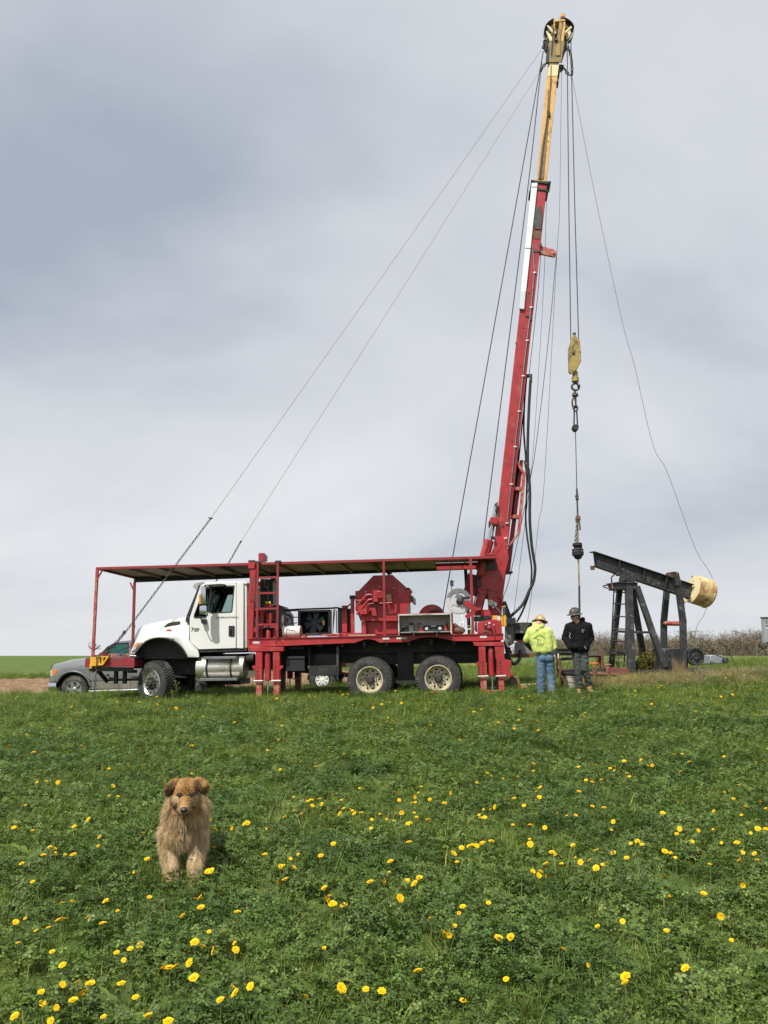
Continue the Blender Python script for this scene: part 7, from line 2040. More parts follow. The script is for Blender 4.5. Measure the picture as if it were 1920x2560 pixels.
# --- man in black, facing the camera, head turned left
C = CM2; D2 = 18.6
foot = J(C, 640, 2000, D2); foot.z = float(zg(foot.x, foot.y))
p2 = thing('person', 'person in black hoodie, dark hard hat and sunglasses with hands in hoodie pocket', 'person', foot)
neck = J(C, 485, 535, D2, .02); shL, shR = J(C, 290, 630, D2), J(C, 740, 610, D2)
hipL, hipR = J(C, 460, 1260, D2), J(C, 650, 1260, D2)
kneeL, kneeR = J(C, 505, 1600, D2, -.05), J(C, 660, 1570, D2, -.06)
ankL, ankR = J(C, 530, 1960, D2), J(C, 770, 1960, D2, .02)
for a in (ankL, ankR):
    a.z = float(zg(a.x, a.y)) + .10
head = J(C, 440, 385, D2, -.01)
elL, elR = J(C, 205, 880, D2, .05), J(C, 810, 870, D2, .05)
wrL, wrR = J(C, 330, 1085, D2, -.13), J(C, 670, 1105, D2, -.13)
ff = Vector((-.90, -.42, -.10)); uu = Vector((0, 0, 1))
hs, hg, hM = head_shapes(head, ff, uu)
body = hs + [('c', neck, head - Vector((-.02, 0, .07)), .056, .054), ('c', neck, (hipL + hipR) / 2, .09, .08), ('c', shL, elL, .05, .042), ('c', shR, elR, .05, .042), ('c', elL, wrL, .042, .03), ('c', elR, wrR, .042, .03),
             ('c', shL, shR, .06, .06), ('c', hipL, kneeL, .075, .055), ('c', hipR, kneeR, .075, .055), ('c', kneeL, ankL, .052, .04), ('c', kneeR, ankR, .052, .04), ('c', hipL, hipR, .07, .07)]
body += hand_shapes(wrL, Vector((1, -.05, -.1)), (0, 0, 1), .6) + hand_shapes(wrR, Vector((-1, -.05, -.1)), (0, 0, -1), .6)
blob('body', body, .007, SKIN, p2, foot, 3)
hood = [('c', shL + Vector((.08, 0, -.03)), J(C, 470, 1080, D2), .13, .135, 16), ('c', shR + Vector((-.08, 0, -.03)), J(C, 640, 1080, D2), .13, .135, 16), ('c', J(C, 360, 585, D2, .02), J(C, 660, 575, D2, .02), .085, .085, 14), ('c', shL, shR, .095, .095, 14),
        ('c', J(C, 520, 700, D2), J(C, 550, 1080, D2), .165, .17, 16), ('c', J(C, 450, 1165, D2), J(C, 645, 1165, D2), .10, .10, 14), ('c', J(C, 430, 1080, D2, -.10), J(C, 620, 1080, D2, -.10), .07, .07, 14),
        ('c', shL, elL, .09, .078, 14), ('c', shR, elR, .09, .08, 14), ('c', elL, wrL, .076, .06, 14), ('c', elR, wrR, .078, .06, 14),
        ('c', J(C, 410, 545, D2, -.02), J(C, 480, 590, D2, -.10), .035, .032), ('c', J(C, 480, 590, D2, -.10), J(C, 575, 520, D2, -.04), .032, .038), ('c', J(C, 575, 520, D2, -.02), J(C, 615, 450, D2, .08), .05, .055), ('c', J(C, 420, 530, D2, .03), J(C, 600, 470, D2, .12), .055, .06)]
blob('hoodie', hood, .012, BLACKC, p2, foot, 4, .009, 8)
blob('jeans', [('c', hipL, kneeL, .098, .082, 16), ('c', hipR, kneeR, .10, .086, 16), ('c', kneeL, ankL + Vector((0, 0, .06)), .080, .076, 14), ('c', kneeR, ankR + Vector((0, 0, .10)), .086, .074, 14), ('c', hipL + Vector((.01, 0, .05)), hipR + Vector((-.01, 0, .05)), .092, .092, 14), ('c', hipL + Vector((.02, 0, .0)), hipR + Vector((-.02, 0, .0)), .09, .09, 14)], .012, WORN, p2, foot, 3, .012, 9)
for a, dx in ((ankL, -.05), (ankR, .02)):
    g0 = Vector((a.x, a.y, float(zg(a.x, a.y))))
    blob('boot', [('c', g0 + Vector((0, -.02, .05)), g0 + Vector((dx, -.18, .04)), .055, .05), ('c', g0 + Vector((0, 0, .06)), g0 + Vector((0, 0, .20)), .06, .068)], .010, BOOT, p2, foot, 3, .004, 20)
hard_hat(p2, foot, hg(0, 0, .055), Vector((.06, .02, 1)), ff, DARKH, .96)
blob('hair', [('e', hg(0, -.042, .012), (.084, .078, .078), hM)], .007, HAIR, p2, foot, 2)
mb = MB()
for x in (-.034, .034):
    q = [hg(x + a * .030, .098 - abs(x + a * .03) * .35, .008 + b * .021) - foot for a, b in ((-1, .7), (.9, .8), (1, -.1), (.5, -1), (-.5, -1), (-1, -.2))]
    q2 = [p + hM @ Vector((0, -.008, 0)) for p in q]
    mb.add(q + q2, [tuple(range(6)), tuple(range(11, 5, -1))] + [(k, k + 6, (k + 1) % 6 + 6, (k + 1) % 6) for k in range(6)])
    mb.tube([hg(math.copysign(.066, x), .072, .018) - foot, hg(math.copysign(.078, x), -.01, .018) - foot], .004, 5)
mb.tube([hg(-.008, .10, .014) - foot, hg(.008, .10, .014) - foot], .004, 5)
mb.build('sunglasses', mat('dark_lens', (.008, .008, .01), .12), p2, smooth=20)
bpy.context.view_layer.update()
hobj2 = [c for c in p2.children if c.name.startswith('hoodie')][0]
LOGO = mat('white_print', (.62, .63, .62), .8)
mb = MB()
strokes(mb, [((540, 710), (560, 690)), ((560, 690), (595, 680)), ((595, 680), (630, 692)), ((582, 700), (580, 740)), ((568, 742), (592, 740))], .006, hobj2, C, D2, foot)
mb.build('chest_logo', LOGO, p2, smooth=0, split=False)
mb = MB()
strokes(mb, [((290, 755), (318, 800)), ((285, 800), (312, 885)), ((610, 1070), (650, 1135))], .007, hobj2, C, D2, foot)
mb.build('pocket_edge', LOGO, p2, smooth=0, split=False)

# ================================================================== THE DOG
DG = 5.62
dq = lambda u, v, dy=0.0: at(CDOG(u, v), DG + dy)
gp = on_ground(CDOG(680, 2075))
dfoot = Vector((gp.x, DG + .1, float(zg(gp.x, DG + .1))))
dog = thing('dog', 'shaggy golden tan dog with floppy ears standing in the grass facing the camera', 'dog', dfoot)
U = .1447 * DG / F_PX
gzd = dfoot.z
def fl(p, h):
    return Vector((p.x, p.y, float(zg(p.x, p.y)) + h))
paL, paR = fl(dq(505, 2050, .04), .03), fl(dq(850, 2045, .02), .03)
elL, elR = dq(440, 1540, .12), dq(915, 1540, .10)
wrL, wrR = dq(490, 1860, .05), dq(860, 1850, .03)
chest = dq(690, 1200, .12)
rump = Vector((chest.x - .125, DG + .70, gzd + .40))
dM = frame_dir(Vector((.20, -1, -.22)), Vector((.0, 0, 1)))
hd = dq(715, 520, .03)
dg = lambda x, y, z: hd + dM @ Vector((x, y, z))
DB = [('e', chest, (.115, .13, .130)), ('e', dq(690, 1000, .10), (.12, .12, .12)), ('c', chest + Vector((0, .05, .0)), rump, .135, .125, 16), ('c', dq(700, 850, .12), hd + Vector((0, .05, -.02)), .10, .085, 14),
      ('c', elL, wrL, .053, .042), ('c', elR, wrR, .053, .042), ('c', wrL, paL + Vector((0, 0, .02)), .041, .035), ('c', wrR, paR + Vector((0, 0, .02)), .041, .035), ('c', dq(470, 1280, .15), elL, .075, .054), ('c', dq(890, 1280, .13), elR, .075, .054),
      ('e', paL + Vector((0, -.03, 0)), (.042, .055, .028)), ('e', paR + Vector((0, -.03, 0)), (.042, .055, .028)),
      # skull, brow, cheeks, muzzle, jaw
      ('e', hd, (.080, .085, .076), dM), ('e', dg(0, .034, .026), (.060, .045, .040), dM), ('e', dg(.05, .01, -.05), (.045, .06, .05), dM), ('e', dg(-.05, .01, -.05), (.045, .06, .05), dM),
      ('c', dg(0, .05, -.035), dg(0, .150, -.070), .046, .031, 14), ('c', dg(0, .04, -.075), dg(0, .128, -.098), .030, .020, 12), ('e', dg(.020, .118, -.082), (.022, .03, .020), dM), ('e', dg(-.020, .118, -.082), (.022, .03, .020), dM)]
# hind legs: thigh, knee forward, hock back, shank, foot
for sx in (-1, 1):
    h0 = rump + Vector((sx * .075, .02, -.03)); kn = h0 + Vector((sx * .02, -.07, -.16)); hk = kn + Vector((0, .13, -.10)); ft = fl(hk + Vector((0, -.03, 0)), .03)
    DB += [('c', h0, kn, .085, .055), ('c', kn, hk, .048, .032), ('c', hk, ft, .030, .030), ('e', ft + Vector((0, -.03, 0)), (.04, .055, .028))]
DB += [('c', rump + Vector((0, .09, .03)), rump + Vector((.02, .20, -.08)), .04, .03), ('c', rump + Vector((.02, .20, -.08)), rump + Vector((.03, .22, -.25)), .03, .015)]
SKIND = mat('dog_skin', (1, 1, 1), .8, var=.08, vscale=30, attr='tint', spec=.2)
body = blob('body', DB, .009, SKIND, dog, dfoot, 5)
def ear(side):
    """a folded flap hanging from the side of the skull"""
    S = side
    if S < 0:
        P = [dq(610, 335, .02), dq(545, 325, .01), dq(470, 360, -.01), dq(395, 420, -.02), dq(355, 480, -.01), dq(352, 560, .02), dq(395, 640, .03), dq(470, 590, .0), dq(545, 500, -.005), dq(600, 420, .0)]
    else:
        P = [dq(868, 330, .02), dq(930, 305, .01), dq(1010, 320, -.01), dq(1085, 375, -.02), dq(1122, 430, -.02), dq(1100, 510, .0), dq(1055, 605, .03), dq(985, 570, .0), dq(925, 490, -.005), dq(880, 410, .0)]
    c = sum(P, Vector()) / len(P) + Vector((0, -.035, 0))
    mb = MB()
    n_ = len(P)
    vs = [p - dfoot for p in P] + [(p.lerp(c, .5) + Vector((0, -.012, 0))) - dfoot for p in P] + [c - dfoot]
    fs = [(k, (k + 1) % n_, n_ + (k + 1) % n_, n_ + k) for k in range(n_)] + [(n_ + k, n_ + (k + 1) % n_, 2 * n_) for k in range(n_)]
    m_ = len(vs)
    mb.add(vs + [v + Vector((0, .022, 0)) for v in vs], fs + [tuple(q + m_ for q in reversed(f)) for f in fs] + [(k, k + m_, (k + 1) % n_ + m_, (k + 1) % n_) for k in range(n_)])
    return mb.build('ear', SKIND, dog, smooth=60)
ears = [ear(-1), ear(1)]
T_GOLD, T_ORANGE, T_DARK, T_PALE, T_BROWN = (.58, .41, .21), (.54, .32, .13), (.11, .06, .033), (.70, .55, .35), (.35, .22, .11)
inv_dM = dM.transposed()
def lerp3(a, b, t):
    t = max(0, min(1, t))
    return tuple(x + (y - x) * t for x, y in zip(a, b))
def dog_tint(p, n):
    """coat colour by place on the animal (p in world)"""
    h = inv_dM @ (p - hd)
    pxu, pxv = (p.x - hd.x) / U, (hd.z - p.z) / U
    if h.y > -.03 and abs(h.x) < .095 and -.14 < h.z < .09:
        c_ = T_ORANGE
        if h.y > .09:
            c_ = lerp3(c_, T_GOLD, .3)
        if abs(h.x) < .028 and h.z > -.04:
            c_ = lerp3(c_, (.40, .19, .06), .5)
        if abs(h.x) > .035 and -.09 < h.z < -.015:
            c_ = lerp3(c_, T_PALE, .65)
        if h.z < -.088:
            c_ = lerp3(c_, T_DARK, .45)
        if abs(h.x) > .022 and h.y > .10:
            c_ = lerp3(c_, T_BROWN, .55)
        if abs(h.x) < .012 and h.z > .03:
            c_ = lerp3(c_, T_BROWN, .5)
        if abs(h.x) > .07:
            c_ = lerp3(c_, T_BROWN, .5)
        return c_
    z = p.z - gzd
    c_ = T_GOLD
    t = mnoise.noise(p * 9) * .5 + mnoise.noise(p * 22) * .35
    c_ = lerp3(c_, T_PALE, .45 + t)
    if z > .36 and p.y < DG + .30:
        c_ = lerp3(c_, T_BROWN, .30 + .5 * max(0, t))
    if z < .30:
        c_ = lerp3(c_, T_PALE, .35)
    if p.y > DG + .3:
        c_ = lerp3(c_, T_BROWN, .2)
    return c_
def ear_tint(p, n):
    inner = mnoise.noise(p * 40)
    d = min((p - dq(490, 500)).length, (p - dq(960, 460)).length) / U
    return lerp3(T_BROWN, T_DARK, 1.35 - d / 110 + inner * .4) if d < 125 else lerp3(T_ORANGE, T_BROWN, .35 + inner)
def paint(o, fn):
    me = o.data
    a = me.color_attributes.new('tint', 'FLOAT_COLOR', 'POINT')
    dat = []
    for v in me.vertices:
        dat += [*[x * .75 for x in fn(v.co + dfoot, v.normal)], 1]
    a.data.foreach_set('color', dat)
paint(body, dog_tint)
for o in ears:
    paint(o, ear_tint)
FUR = mat('dog_fur', (1, 1, 1), .65, var=.05, vscale=60, attr='tint', spec=.25, transl=.2)
def grow(o, count, len_fn, tint_fn, name, seed):
    me = o.data
    me.calc_loop_triangles()
    tri = np.array([t.vertices[:] for t in me.loop_triangles])
    co = np.array([v.co[:] for v in me.vertices]); nr = np.array([v.normal[:] for v in me.vertices])
    a, b, c_ = co[tri[:, 0]], co[tri[:, 1]], co[tri[:, 2]]
    ar = np.linalg.norm(np.cross(b - a, c_ - a), axis=1)
    g = np.random.default_rng(seed)
    pick_ = g.choice(len(tri), count, p=ar / ar.sum())
    u, v = g.random(count), g.random(count)
    fl_ = u + v > 1
    u[fl_], v[fl_] = 1 - u[fl_], 1 - v[fl_]
    pos = a[pick_] + (b - a)[pick_] * u[:, None] + (c_ - a)[pick_] * v[:, None]
    n_ = nr[tri[pick_]].mean(1)
    n_ /= np.linalg.norm(n_, axis=1)[:, None] + 1e-9
    V, Fc, Cc = [], [], []
    rnd = random.Random(seed)
    for k in range(count):
        p = Vector(pos[k]); n = Vector(n_[k]); w = p + dfoot
        L, flow, lay = len_fn(w, n)
        if L <= 0:
            continue
        L *= rnd.uniform(.5, 1.15) if rnd.random() < .8 else rnd.uniform(1.2, 1.7)
        w2 = Vector((w.x * 26, w.y * 26, w.z * 9))
        cl = Vector((mnoise.noise(w2), mnoise.noise(w2 + Vector((9, 3, 1))), .4 * mnoise.noise(w2 + Vector((2, 7, 5))))) * .75
        d = (n * (1 - lay) + (flow - n * flow.dot(n)) * lay + cl * .45 + Vector((rnd.gauss(0, .10), rnd.gauss(0, .10), rnd.gauss(0, .10)))).normalized()
        e1 = p + d * L * .55
        d2 = (d + Vector((0, 0, -.45)) + cl * .3).normalized()
        e2 = e1 + d2 * L * .45
        s_ = d.cross(Vector((rnd.gauss(0, 1), rnd.gauss(0, 1), rnd.gauss(0, 1)))).normalized() * rnd.uniform(.0006, .0011)
        i = len(V)
        V += [tuple(p - s_), tuple(p + s_), tuple(e1 - s_ * .7), tuple(e1 + s_ * .7), tuple(e2)]
        Fc += [(i, i + 1, i + 3, i + 2), (i + 2, i + 3, i + 4)]
        f = rnd.uniform(.68, 1.2) * (1 + .38 * mnoise.noise(Vector((w.x * 34, w.y * 34, w.z * 10))))
        t = tint_fn(w, n)
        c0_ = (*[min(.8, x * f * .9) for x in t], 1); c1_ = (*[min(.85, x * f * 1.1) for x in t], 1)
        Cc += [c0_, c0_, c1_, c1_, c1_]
    me2 = bpy.data.meshes.new(name)
    me2.from_pydata(V, [], Fc)
    at_ = me2.color_attributes.new('tint', 'FLOAT_COLOR', 'POINT')
    at_.data.foreach_set('color', np.asarray(Cc, np.float32).ravel())
    me2.materials.append(FUR)
    f_ = link(name, me2, dog)
    f_['kind'] = 'stuff'
    return f_
DOWN = Vector((0, .15, -1))
EYES = [dq(612, 608), dq(828, 606)]
def fur_len(w, n):
    h = inv_dM @ (w - hd)
    if h.y > .02 and min(math.hypot(w.x - e_.x, w.z - e_.z) for e_ in EYES) < .019:
        return .003, dM @ Vector((0, -1, 0)), .9
    if h.y > .0 and abs(h.x) < .08 and -.13 < h.z < .09:
        if h.y > .13:
            return .006, dM @ Vector((0, -1, 0)), .8
        return .017, dM @ Vector((h.x * 4, -1, .15)), .75
    if (w - hd).length < .115:
        return .024, dM @ Vector((h.x * 3, -1, -.2)), .75
    z = w.z - gzd
    if z < .08:
        return .014, DOWN, .7
    if z < .26 and w.y < DG + .3:
        out_ = .038 if (n.x * (w.x - chest.x) > .015) or n.y > .3 else .014
        return out_, Vector((n.x * .3, .3, -1)), .62
    if w.y < DG + .30:
        return .050, Vector((0, .0, -1)), .76
    return .045, Vector((0, .8, -.6)), .72
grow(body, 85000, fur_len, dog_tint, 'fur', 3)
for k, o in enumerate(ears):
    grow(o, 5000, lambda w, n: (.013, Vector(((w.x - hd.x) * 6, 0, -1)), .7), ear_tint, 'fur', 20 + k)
EYE_M = mat('dog_eye', (.018, .010, .006), .08, var=.02, coat=1)
for u, v in ((612, 608), (828, 606)):
    e0 = dq(u, v)
    hit, loc, nrm, _ = body.ray_cast(Vector((e0.x, e0.y - .5, e0.z + .06)) - dfoot, (ray(CDOG(u, v))).normalized()) if False else (False, None, None, None)
    o_ = EYE - dfoot; d_ = ray(CDOG(u, v)).normalized()
    hit, loc, nrm, _ = body.ray_cast(o_, d_)
    p = (loc + dfoot) if hit else e0
    mb = MB(); mb.ball(p - d_ * .006 - dfoot, (.0135, .010, .0115), 12, 8); mb.build('eye', EYE_M, dog)
    mb = MB(); mb.tube(smooth_path([p - d_ * .011 + Vector((x * .016, 0, z)) - dfoot for x, z in ((-1.1, -.003), (-.5, .010), (.4, .011), (1.1, .001))], 3), .0042, 6); mb.build('eyelid', mat('dark_rim', (.03, .018, .012), .6), dog)
nz = dg(0, .172, -.062)
mb = MB(); mb.ball(nz - dfoot, (.024, .018, .017), 14, 10); mb.ball(nz + Vector((0, .004, .010)) - dfoot, (.020, .016, .010), 12, 8); mb.build('nose', mat('wet_nose', (.018, .017, .018), .3, bump=.2, bscale=300), dog)
o_ = EYE - dfoot
Pm = []
for u, v in ((540, 870), (570, 905), (610, 945), (680, 952), (745, 942), (790, 905)):
    d_ = ray(CDOG(u, v)).normalized()
    hit, loc, nrm, _ = body.ray_cast(o_, d_)
    if hit:
        Pm.append(loc - d_ * .005)
if len(Pm) > 2:
    mb = MB(); mb.tube(smooth_path(Pm, 3), .003, 5); mb.build('mouth', mat('dark_rim', (.03, .018, .012)), dog)
# chain collar and tags
Pc = []
for u, v in ((590, 1160), (615, 1200), (645, 1245), (660, 1275)):
    d_ = ray(CDOG(u, v)).normalized()
    hit, loc, nrm, _ = body.ray_cast(o_, d_)
    if hit:
        Pc.append(loc - d_ * .045)
Pc2 = []
for u, v in ((660, 1275), (690, 1250), (700, 1225)):
    d_ = ray(CDOG(u, v)).normalized()
    hit, loc, nrm, _ = body.ray_cast(o_, d_)
    if hit:
        Pc2.append(loc - d_ * .045)
if len(Pc) > 1:
    mb = MB(); chain(mb, Pc, .020, .013, .0022, 4, 8)
    if len(Pc2) > 1:
        chain(mb, Pc2, .020, .013, .0022, 4, 8)
    mb.build('collar_chain', CHROME, dog)
    q = Pc[-1]
    mb = MB(); mb.tube([q + Vector((.010 * math.cos(a), 0, -.012 + .010 * math.sin(a))) for a in [2 * math.pi * k / 12 for k in range(12)]], .0018, 5, closed=True); mb.build('tag_ring', CHROME, dog)
    for dx, dz in ((-.006, -.045), (.008, -.052)):
        mb = MB(); mb.lathe([(0, -.001), (.009, -.001), (.009, .001), (0, .001)], q + Vector((dx, -.003, dz)), (0.2, 1, .1), 14); mb.build('name_tag', ALU, dog)

# ================================================================== GRASS, CLOVER, FLOWERS
def leaf_mat(name, c0, c1, c2, rough=.55, tr_=.35):
    """green leaf: colour varies from tuft to tuft and along the field"""
    m = bpy.data.materials.new(name)
    m.use_nodes = True
    t = m.node_tree; k = t.nodes.new; l = t.links.new
    b = t.nodes['Principled BSDF']
    b.inputs['Roughness'].default_value = rough
    b.inputs['Specular IOR Level'].default_value = .35
    oi = k('ShaderNodeObjectInfo')
    r = k('ShaderNodeValToRGB')
    e = r.color_ramp.elements
    e[0].color = (*c0, 1); e[1].color = (*c2, 1)
    e[0].position = .05; e[1].position = .95
    x = e.new(.5); x.color = (*c1, 1)
    l(oi.outputs['Random'], r.inputs[0])
    a = k('ShaderNodeAttribute'); a.attribute_name = 'tint'
    mu = k('ShaderNodeMixRGB'); mu.blend_type = 'MULTIPLY'; mu.inputs[0].default_value = 1
    # patches of brighter and duller growth across the field
    pn = k('ShaderNodeTexNoise'); pn.inputs['Scale'].default_value = .9; pn.inputs['Detail'].default_value = 4
    l(oi.outputs['Location'], pn.inputs['Vector'])
    pr = k('ShaderNodeValToRGB')
    pr.color_ramp.elements[0].position = .3; pr.color_ramp.elements[0].color = (.62, .72, .70, 1)
    pr.color_ramp.elements[1].position = .7; pr.color_ramp.elements[1].color = (1.36, 1.22, .95, 1)
    l(pn.outputs['Fac'], pr.inputs[0])
    mp_ = k('ShaderNodeMixRGB'); mp_.blend_type = 'MULTIPLY'; mp_.inputs[0].default_value = 1
    l(r.outputs[0], mp_.inputs[1]); l(pr.outputs[0], mp_.inputs[2])
    l(mp_.outputs[0], mu.inputs[1]); l(a.outputs['Color'], mu.inputs[2])
    l(mu.outputs[0], b.inputs['Base Color'])
    tb = k('ShaderNodeBsdfTranslucent'); l(mu.outputs[0], tb.inputs['Color'])
    ms = k('ShaderNodeMixShader'); ms.inputs[0].default_value = tr_
    l(b.outputs[0], ms.inputs[1]); l(tb.outputs[0], ms.inputs[2])
    l(ms.outputs[0], t.nodes['Material Output'].inputs[0])
    return m
GRASS_M = leaf_mat('grass_blades', (.106, .178, .026), (.140, .220, .036), (.200, .268, .066), .5, .35)
CLOVER_M = leaf_mat('clover_leaves', (.074, .140, .026), (.104, .178, .036), (.152, .218, .062), .5, .3)
DRY_M = leaf_mat('dry_stalks', (.30, .225, .135), (.38, .30, .19), (.27, .24, .115), .8, .2)

def proto(name, V, Fc, Cc, m):
    me = bpy.data.meshes.new(name)
    me.from_pydata(V, [], Fc)
    a = me.color_attributes.new('tint', 'FLOAT_COLOR', 'POINT')
    a.data.foreach_set('color', np.asarray(Cc, np.float32).ravel())
    me.materials.append(m)
    me.polygons.foreach_set('use_smooth', [True] * len(me.polygons))
    return bpy.data.objects.new(name, me)
def blade(V, Fc, Cc, base, az, L, w, bend, tint, seg=3):
    d = Vector((math.cos(az), math.sin(az), 0)); s_ = Vector((-math.sin(az), math.cos(az), 0))
    i = len(V)
    for k in range(seg + 1):
        t = k / seg
        p = base + Vector((0, 0, 1)) * (L * (t - .35 * bend * t * t)) + d * (L * bend * t * t)
        ww = w * (1 - t * .85) if k < seg else 0
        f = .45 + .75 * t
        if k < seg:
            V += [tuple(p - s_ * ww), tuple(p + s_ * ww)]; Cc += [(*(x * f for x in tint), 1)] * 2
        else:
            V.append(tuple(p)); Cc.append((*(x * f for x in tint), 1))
    for k in range(seg - 1):
        a = i + 2 * k
        Fc.append((a, a + 1, a + 3, a + 2))
    a = i + 2 * (seg - 1)
    Fc.append((a, a + 1, a + 2))
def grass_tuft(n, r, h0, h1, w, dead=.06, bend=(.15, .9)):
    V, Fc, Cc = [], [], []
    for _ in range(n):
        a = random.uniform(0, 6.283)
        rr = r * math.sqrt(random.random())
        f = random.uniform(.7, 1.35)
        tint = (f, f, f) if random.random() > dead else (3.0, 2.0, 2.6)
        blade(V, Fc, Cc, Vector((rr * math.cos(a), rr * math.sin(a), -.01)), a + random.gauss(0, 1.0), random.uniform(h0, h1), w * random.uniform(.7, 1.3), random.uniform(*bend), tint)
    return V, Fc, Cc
def leaflet(V, Fc, Cc, p, d, up, L, W, tint):
    s_ = d.cross(up).normalized(); up = s_.cross(d)
    i = len(V)
    V += [tuple(p), tuple(p + d * L * .55 - s_ * W + up * W * .35), tuple(p + d * L * .5), tuple(p + d * L * .55 + s_ * W + up * W * .35), tuple(p + d * L)]
    Fc += [(i, i + 1, i + 4, i + 2), (i, i + 2, i + 4, i + 3)]
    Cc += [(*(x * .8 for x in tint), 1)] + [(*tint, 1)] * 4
def clover_tuft(n, r, h0, h1, L):
    V, Fc, Cc = [], [], []
    for _ in range(n):
        a = random.uniform(0, 6.283); rr = r * math.sqrt(random.random())
        b = Vector((rr * math.cos(a) * .6, rr * math.sin(a) * .6, -.01))
        h = random.uniform(h0, h1)
        top = Vector((rr * math.cos(a), rr * math.sin(a), h)) + Vector((random.gauss(0, .01), random.gauss(0, .01), 0))
        f = random.uniform(.65, 1.35)
        i = len(V)
        s_ = Vector((-math.sin(a), math.cos(a), 0)) * .0012
        V += [tuple(b - s_), tuple(b + s_), tuple(top)]; Fc.append((i, i + 1, i + 2)); Cc += [(.5, .5, .5, 1)] * 3
        tilt = Vector((random.gauss(0, .35), random.gauss(0, .35), 1)).normalized()
        a0 = random.uniform(0, 6.283)
        for k in range(3):
            d = Vector((math.cos(a0 + k * 2.094), math.sin(a0 + k * 2.094), 0))
            d = (d - tilt * d.dot(tilt)).normalized()
            d = (d - tilt * .12).normalized()
            q = f * random.uniform(.85, 1.15)
            leaflet(V, Fc, Cc, top, d, tilt, L * random.uniform(.8, 1.2), L * .36, (q, q, q))
    return V, Fc, Cc
def rosette(n, L):
    V, Fc, Cc = [], [], []
    for k in range(n):
        a = 6.283 * k / n + random.gauss(0, .2)
        d = Vector((math.cos(a), math.sin(a), 0)); s_ = Vector((-math.sin(a), math.cos(a), 0))
        l_ = L * random.uniform(.7, 1.2); f = random.uniform(.8, 1.3)
        m_ = 7
        i = len(V)
        el_ = random.uniform(.35, .9)
        for j in range(m_):
            t = j / (m_ - 1)
            p = d * l_ * t * math.cos(el_ * (1 - t * .6)) + Vector((0, 0, l_ * (t * math.sin(el_) - .55 * t * t * math.sin(el_))))
            w = l_ * .13 * (math.sin(math.pi * (.12 + .85 * t))) * (1.25 if j % 2 else .62)
            V += [tuple(p - s_ * w + Vector((0, 0, w * .3))), tuple(p), tuple(p + s_ * w + Vector((0, 0, w * .3)))]
            Cc += [(f, f, f, 1), (f * .8, f * .8, f * .8, 1), (f, f, f, 1)]
        for j in range(m_ - 1):
            b = i + 3 * j
            Fc += [(b, b + 1, b + 4, b + 3), (b + 1, b + 2, b + 5, b + 4)]
    return V, Fc, Cc
def scatter(name, label, cat, P, protos, scale, seed, tilt=.12):
    """instances of the prototype tufts on the points P"""
    me = bpy.data.meshes.new(name)
    me.from_pydata(P.tolist(), [], [])
    g = np.random.default_rng(seed)
    n = len(P)
    rot = np.zeros((n, 3), np.float32)
    rot[:, 0] = g.normal(0, tilt, n); rot[:, 1] = g.normal(0, tilt, n); rot[:, 2] = g.uniform(0, 6.283, n)
    a = me.attributes.new('rot', 'FLOAT_VECTOR', 'POINT'); a.data.foreach_set('vector', rot.ravel())
    a = me.attributes.new('scl', 'FLOAT', 'POINT'); a.data.foreach_set('value', np.asarray(scale, np.float32))
    a = me.attributes.new('pick', 'INT', 'POINT'); a.data.foreach_set('value', g.integers(0, len(protos), n).astype(np.int32))
    src = bpy.data.collections.new(name + '_source')
    for o in protos:
        src.objects.link(o)
    ng = bpy.data.node_groups.new(name + '_scatter', 'GeometryNodeTree')
    ng.interface.new_socket('Geometry', in_out='INPUT', socket_type='NodeSocketGeometry')
    ng.interface.new_socket('Geometry', in_out='OUTPUT', socket_type='NodeSocketGeometry')
    k = ng.nodes.new; l = ng.links.new
    gi, go = k('NodeGroupInput'), k('NodeGroupOutput')
    ip = k('GeometryNodeInstanceOnPoints')
    ci = k('GeometryNodeCollectionInfo')
    ci.inputs['Collection'].default_value = src
    ci.inputs['Separate Children'].default_value = True
    ci.inputs['Reset Children'].default_value = True
    ip.inputs['Pick Instance'].default_value = True
    def att(nm, ty):
        x = k('GeometryNodeInputNamedAttribute'); x.data_type = ty; x.inputs['Name'].default_value = nm
        return [o for o in x.outputs if o.name == 'Attribute' and o.enabled][0]
    l(gi.outputs[0], ip.inputs['Points']); l(ci.outputs[0], ip.inputs['Instance'])
    l(att('pick', 'INT'), ip.inputs['Instance Index'])
    er = k('FunctionNodeEulerToRotation'); l(att('rot', 'FLOAT_VECTOR'), er.inputs[0])
    l(er.outputs[0], ip.inputs['Rotation'])
    l(att('scl', 'FLOAT'), ip.inputs['Scale'])
    l(ip.outputs[0], go.inputs[0])
    o = link(name, me)
    md = o.modifiers.new('scatter', 'NODES'); md.node_group = ng
    o['kind'] = 'stuff'
    tag(o, label, cat)
    return o
def fnoise(x, y, s, o=0):
    return (np.sin(x * s * 1.3 + 1.7 * np.sin(y * s * .9 + o) + o) + np.sin(y * s * 1.7 + 1.3 * np.sin(x * s * 1.1 + 2 * o)) + np.sin((x + y) * s * .8 + o * 3)) / 3
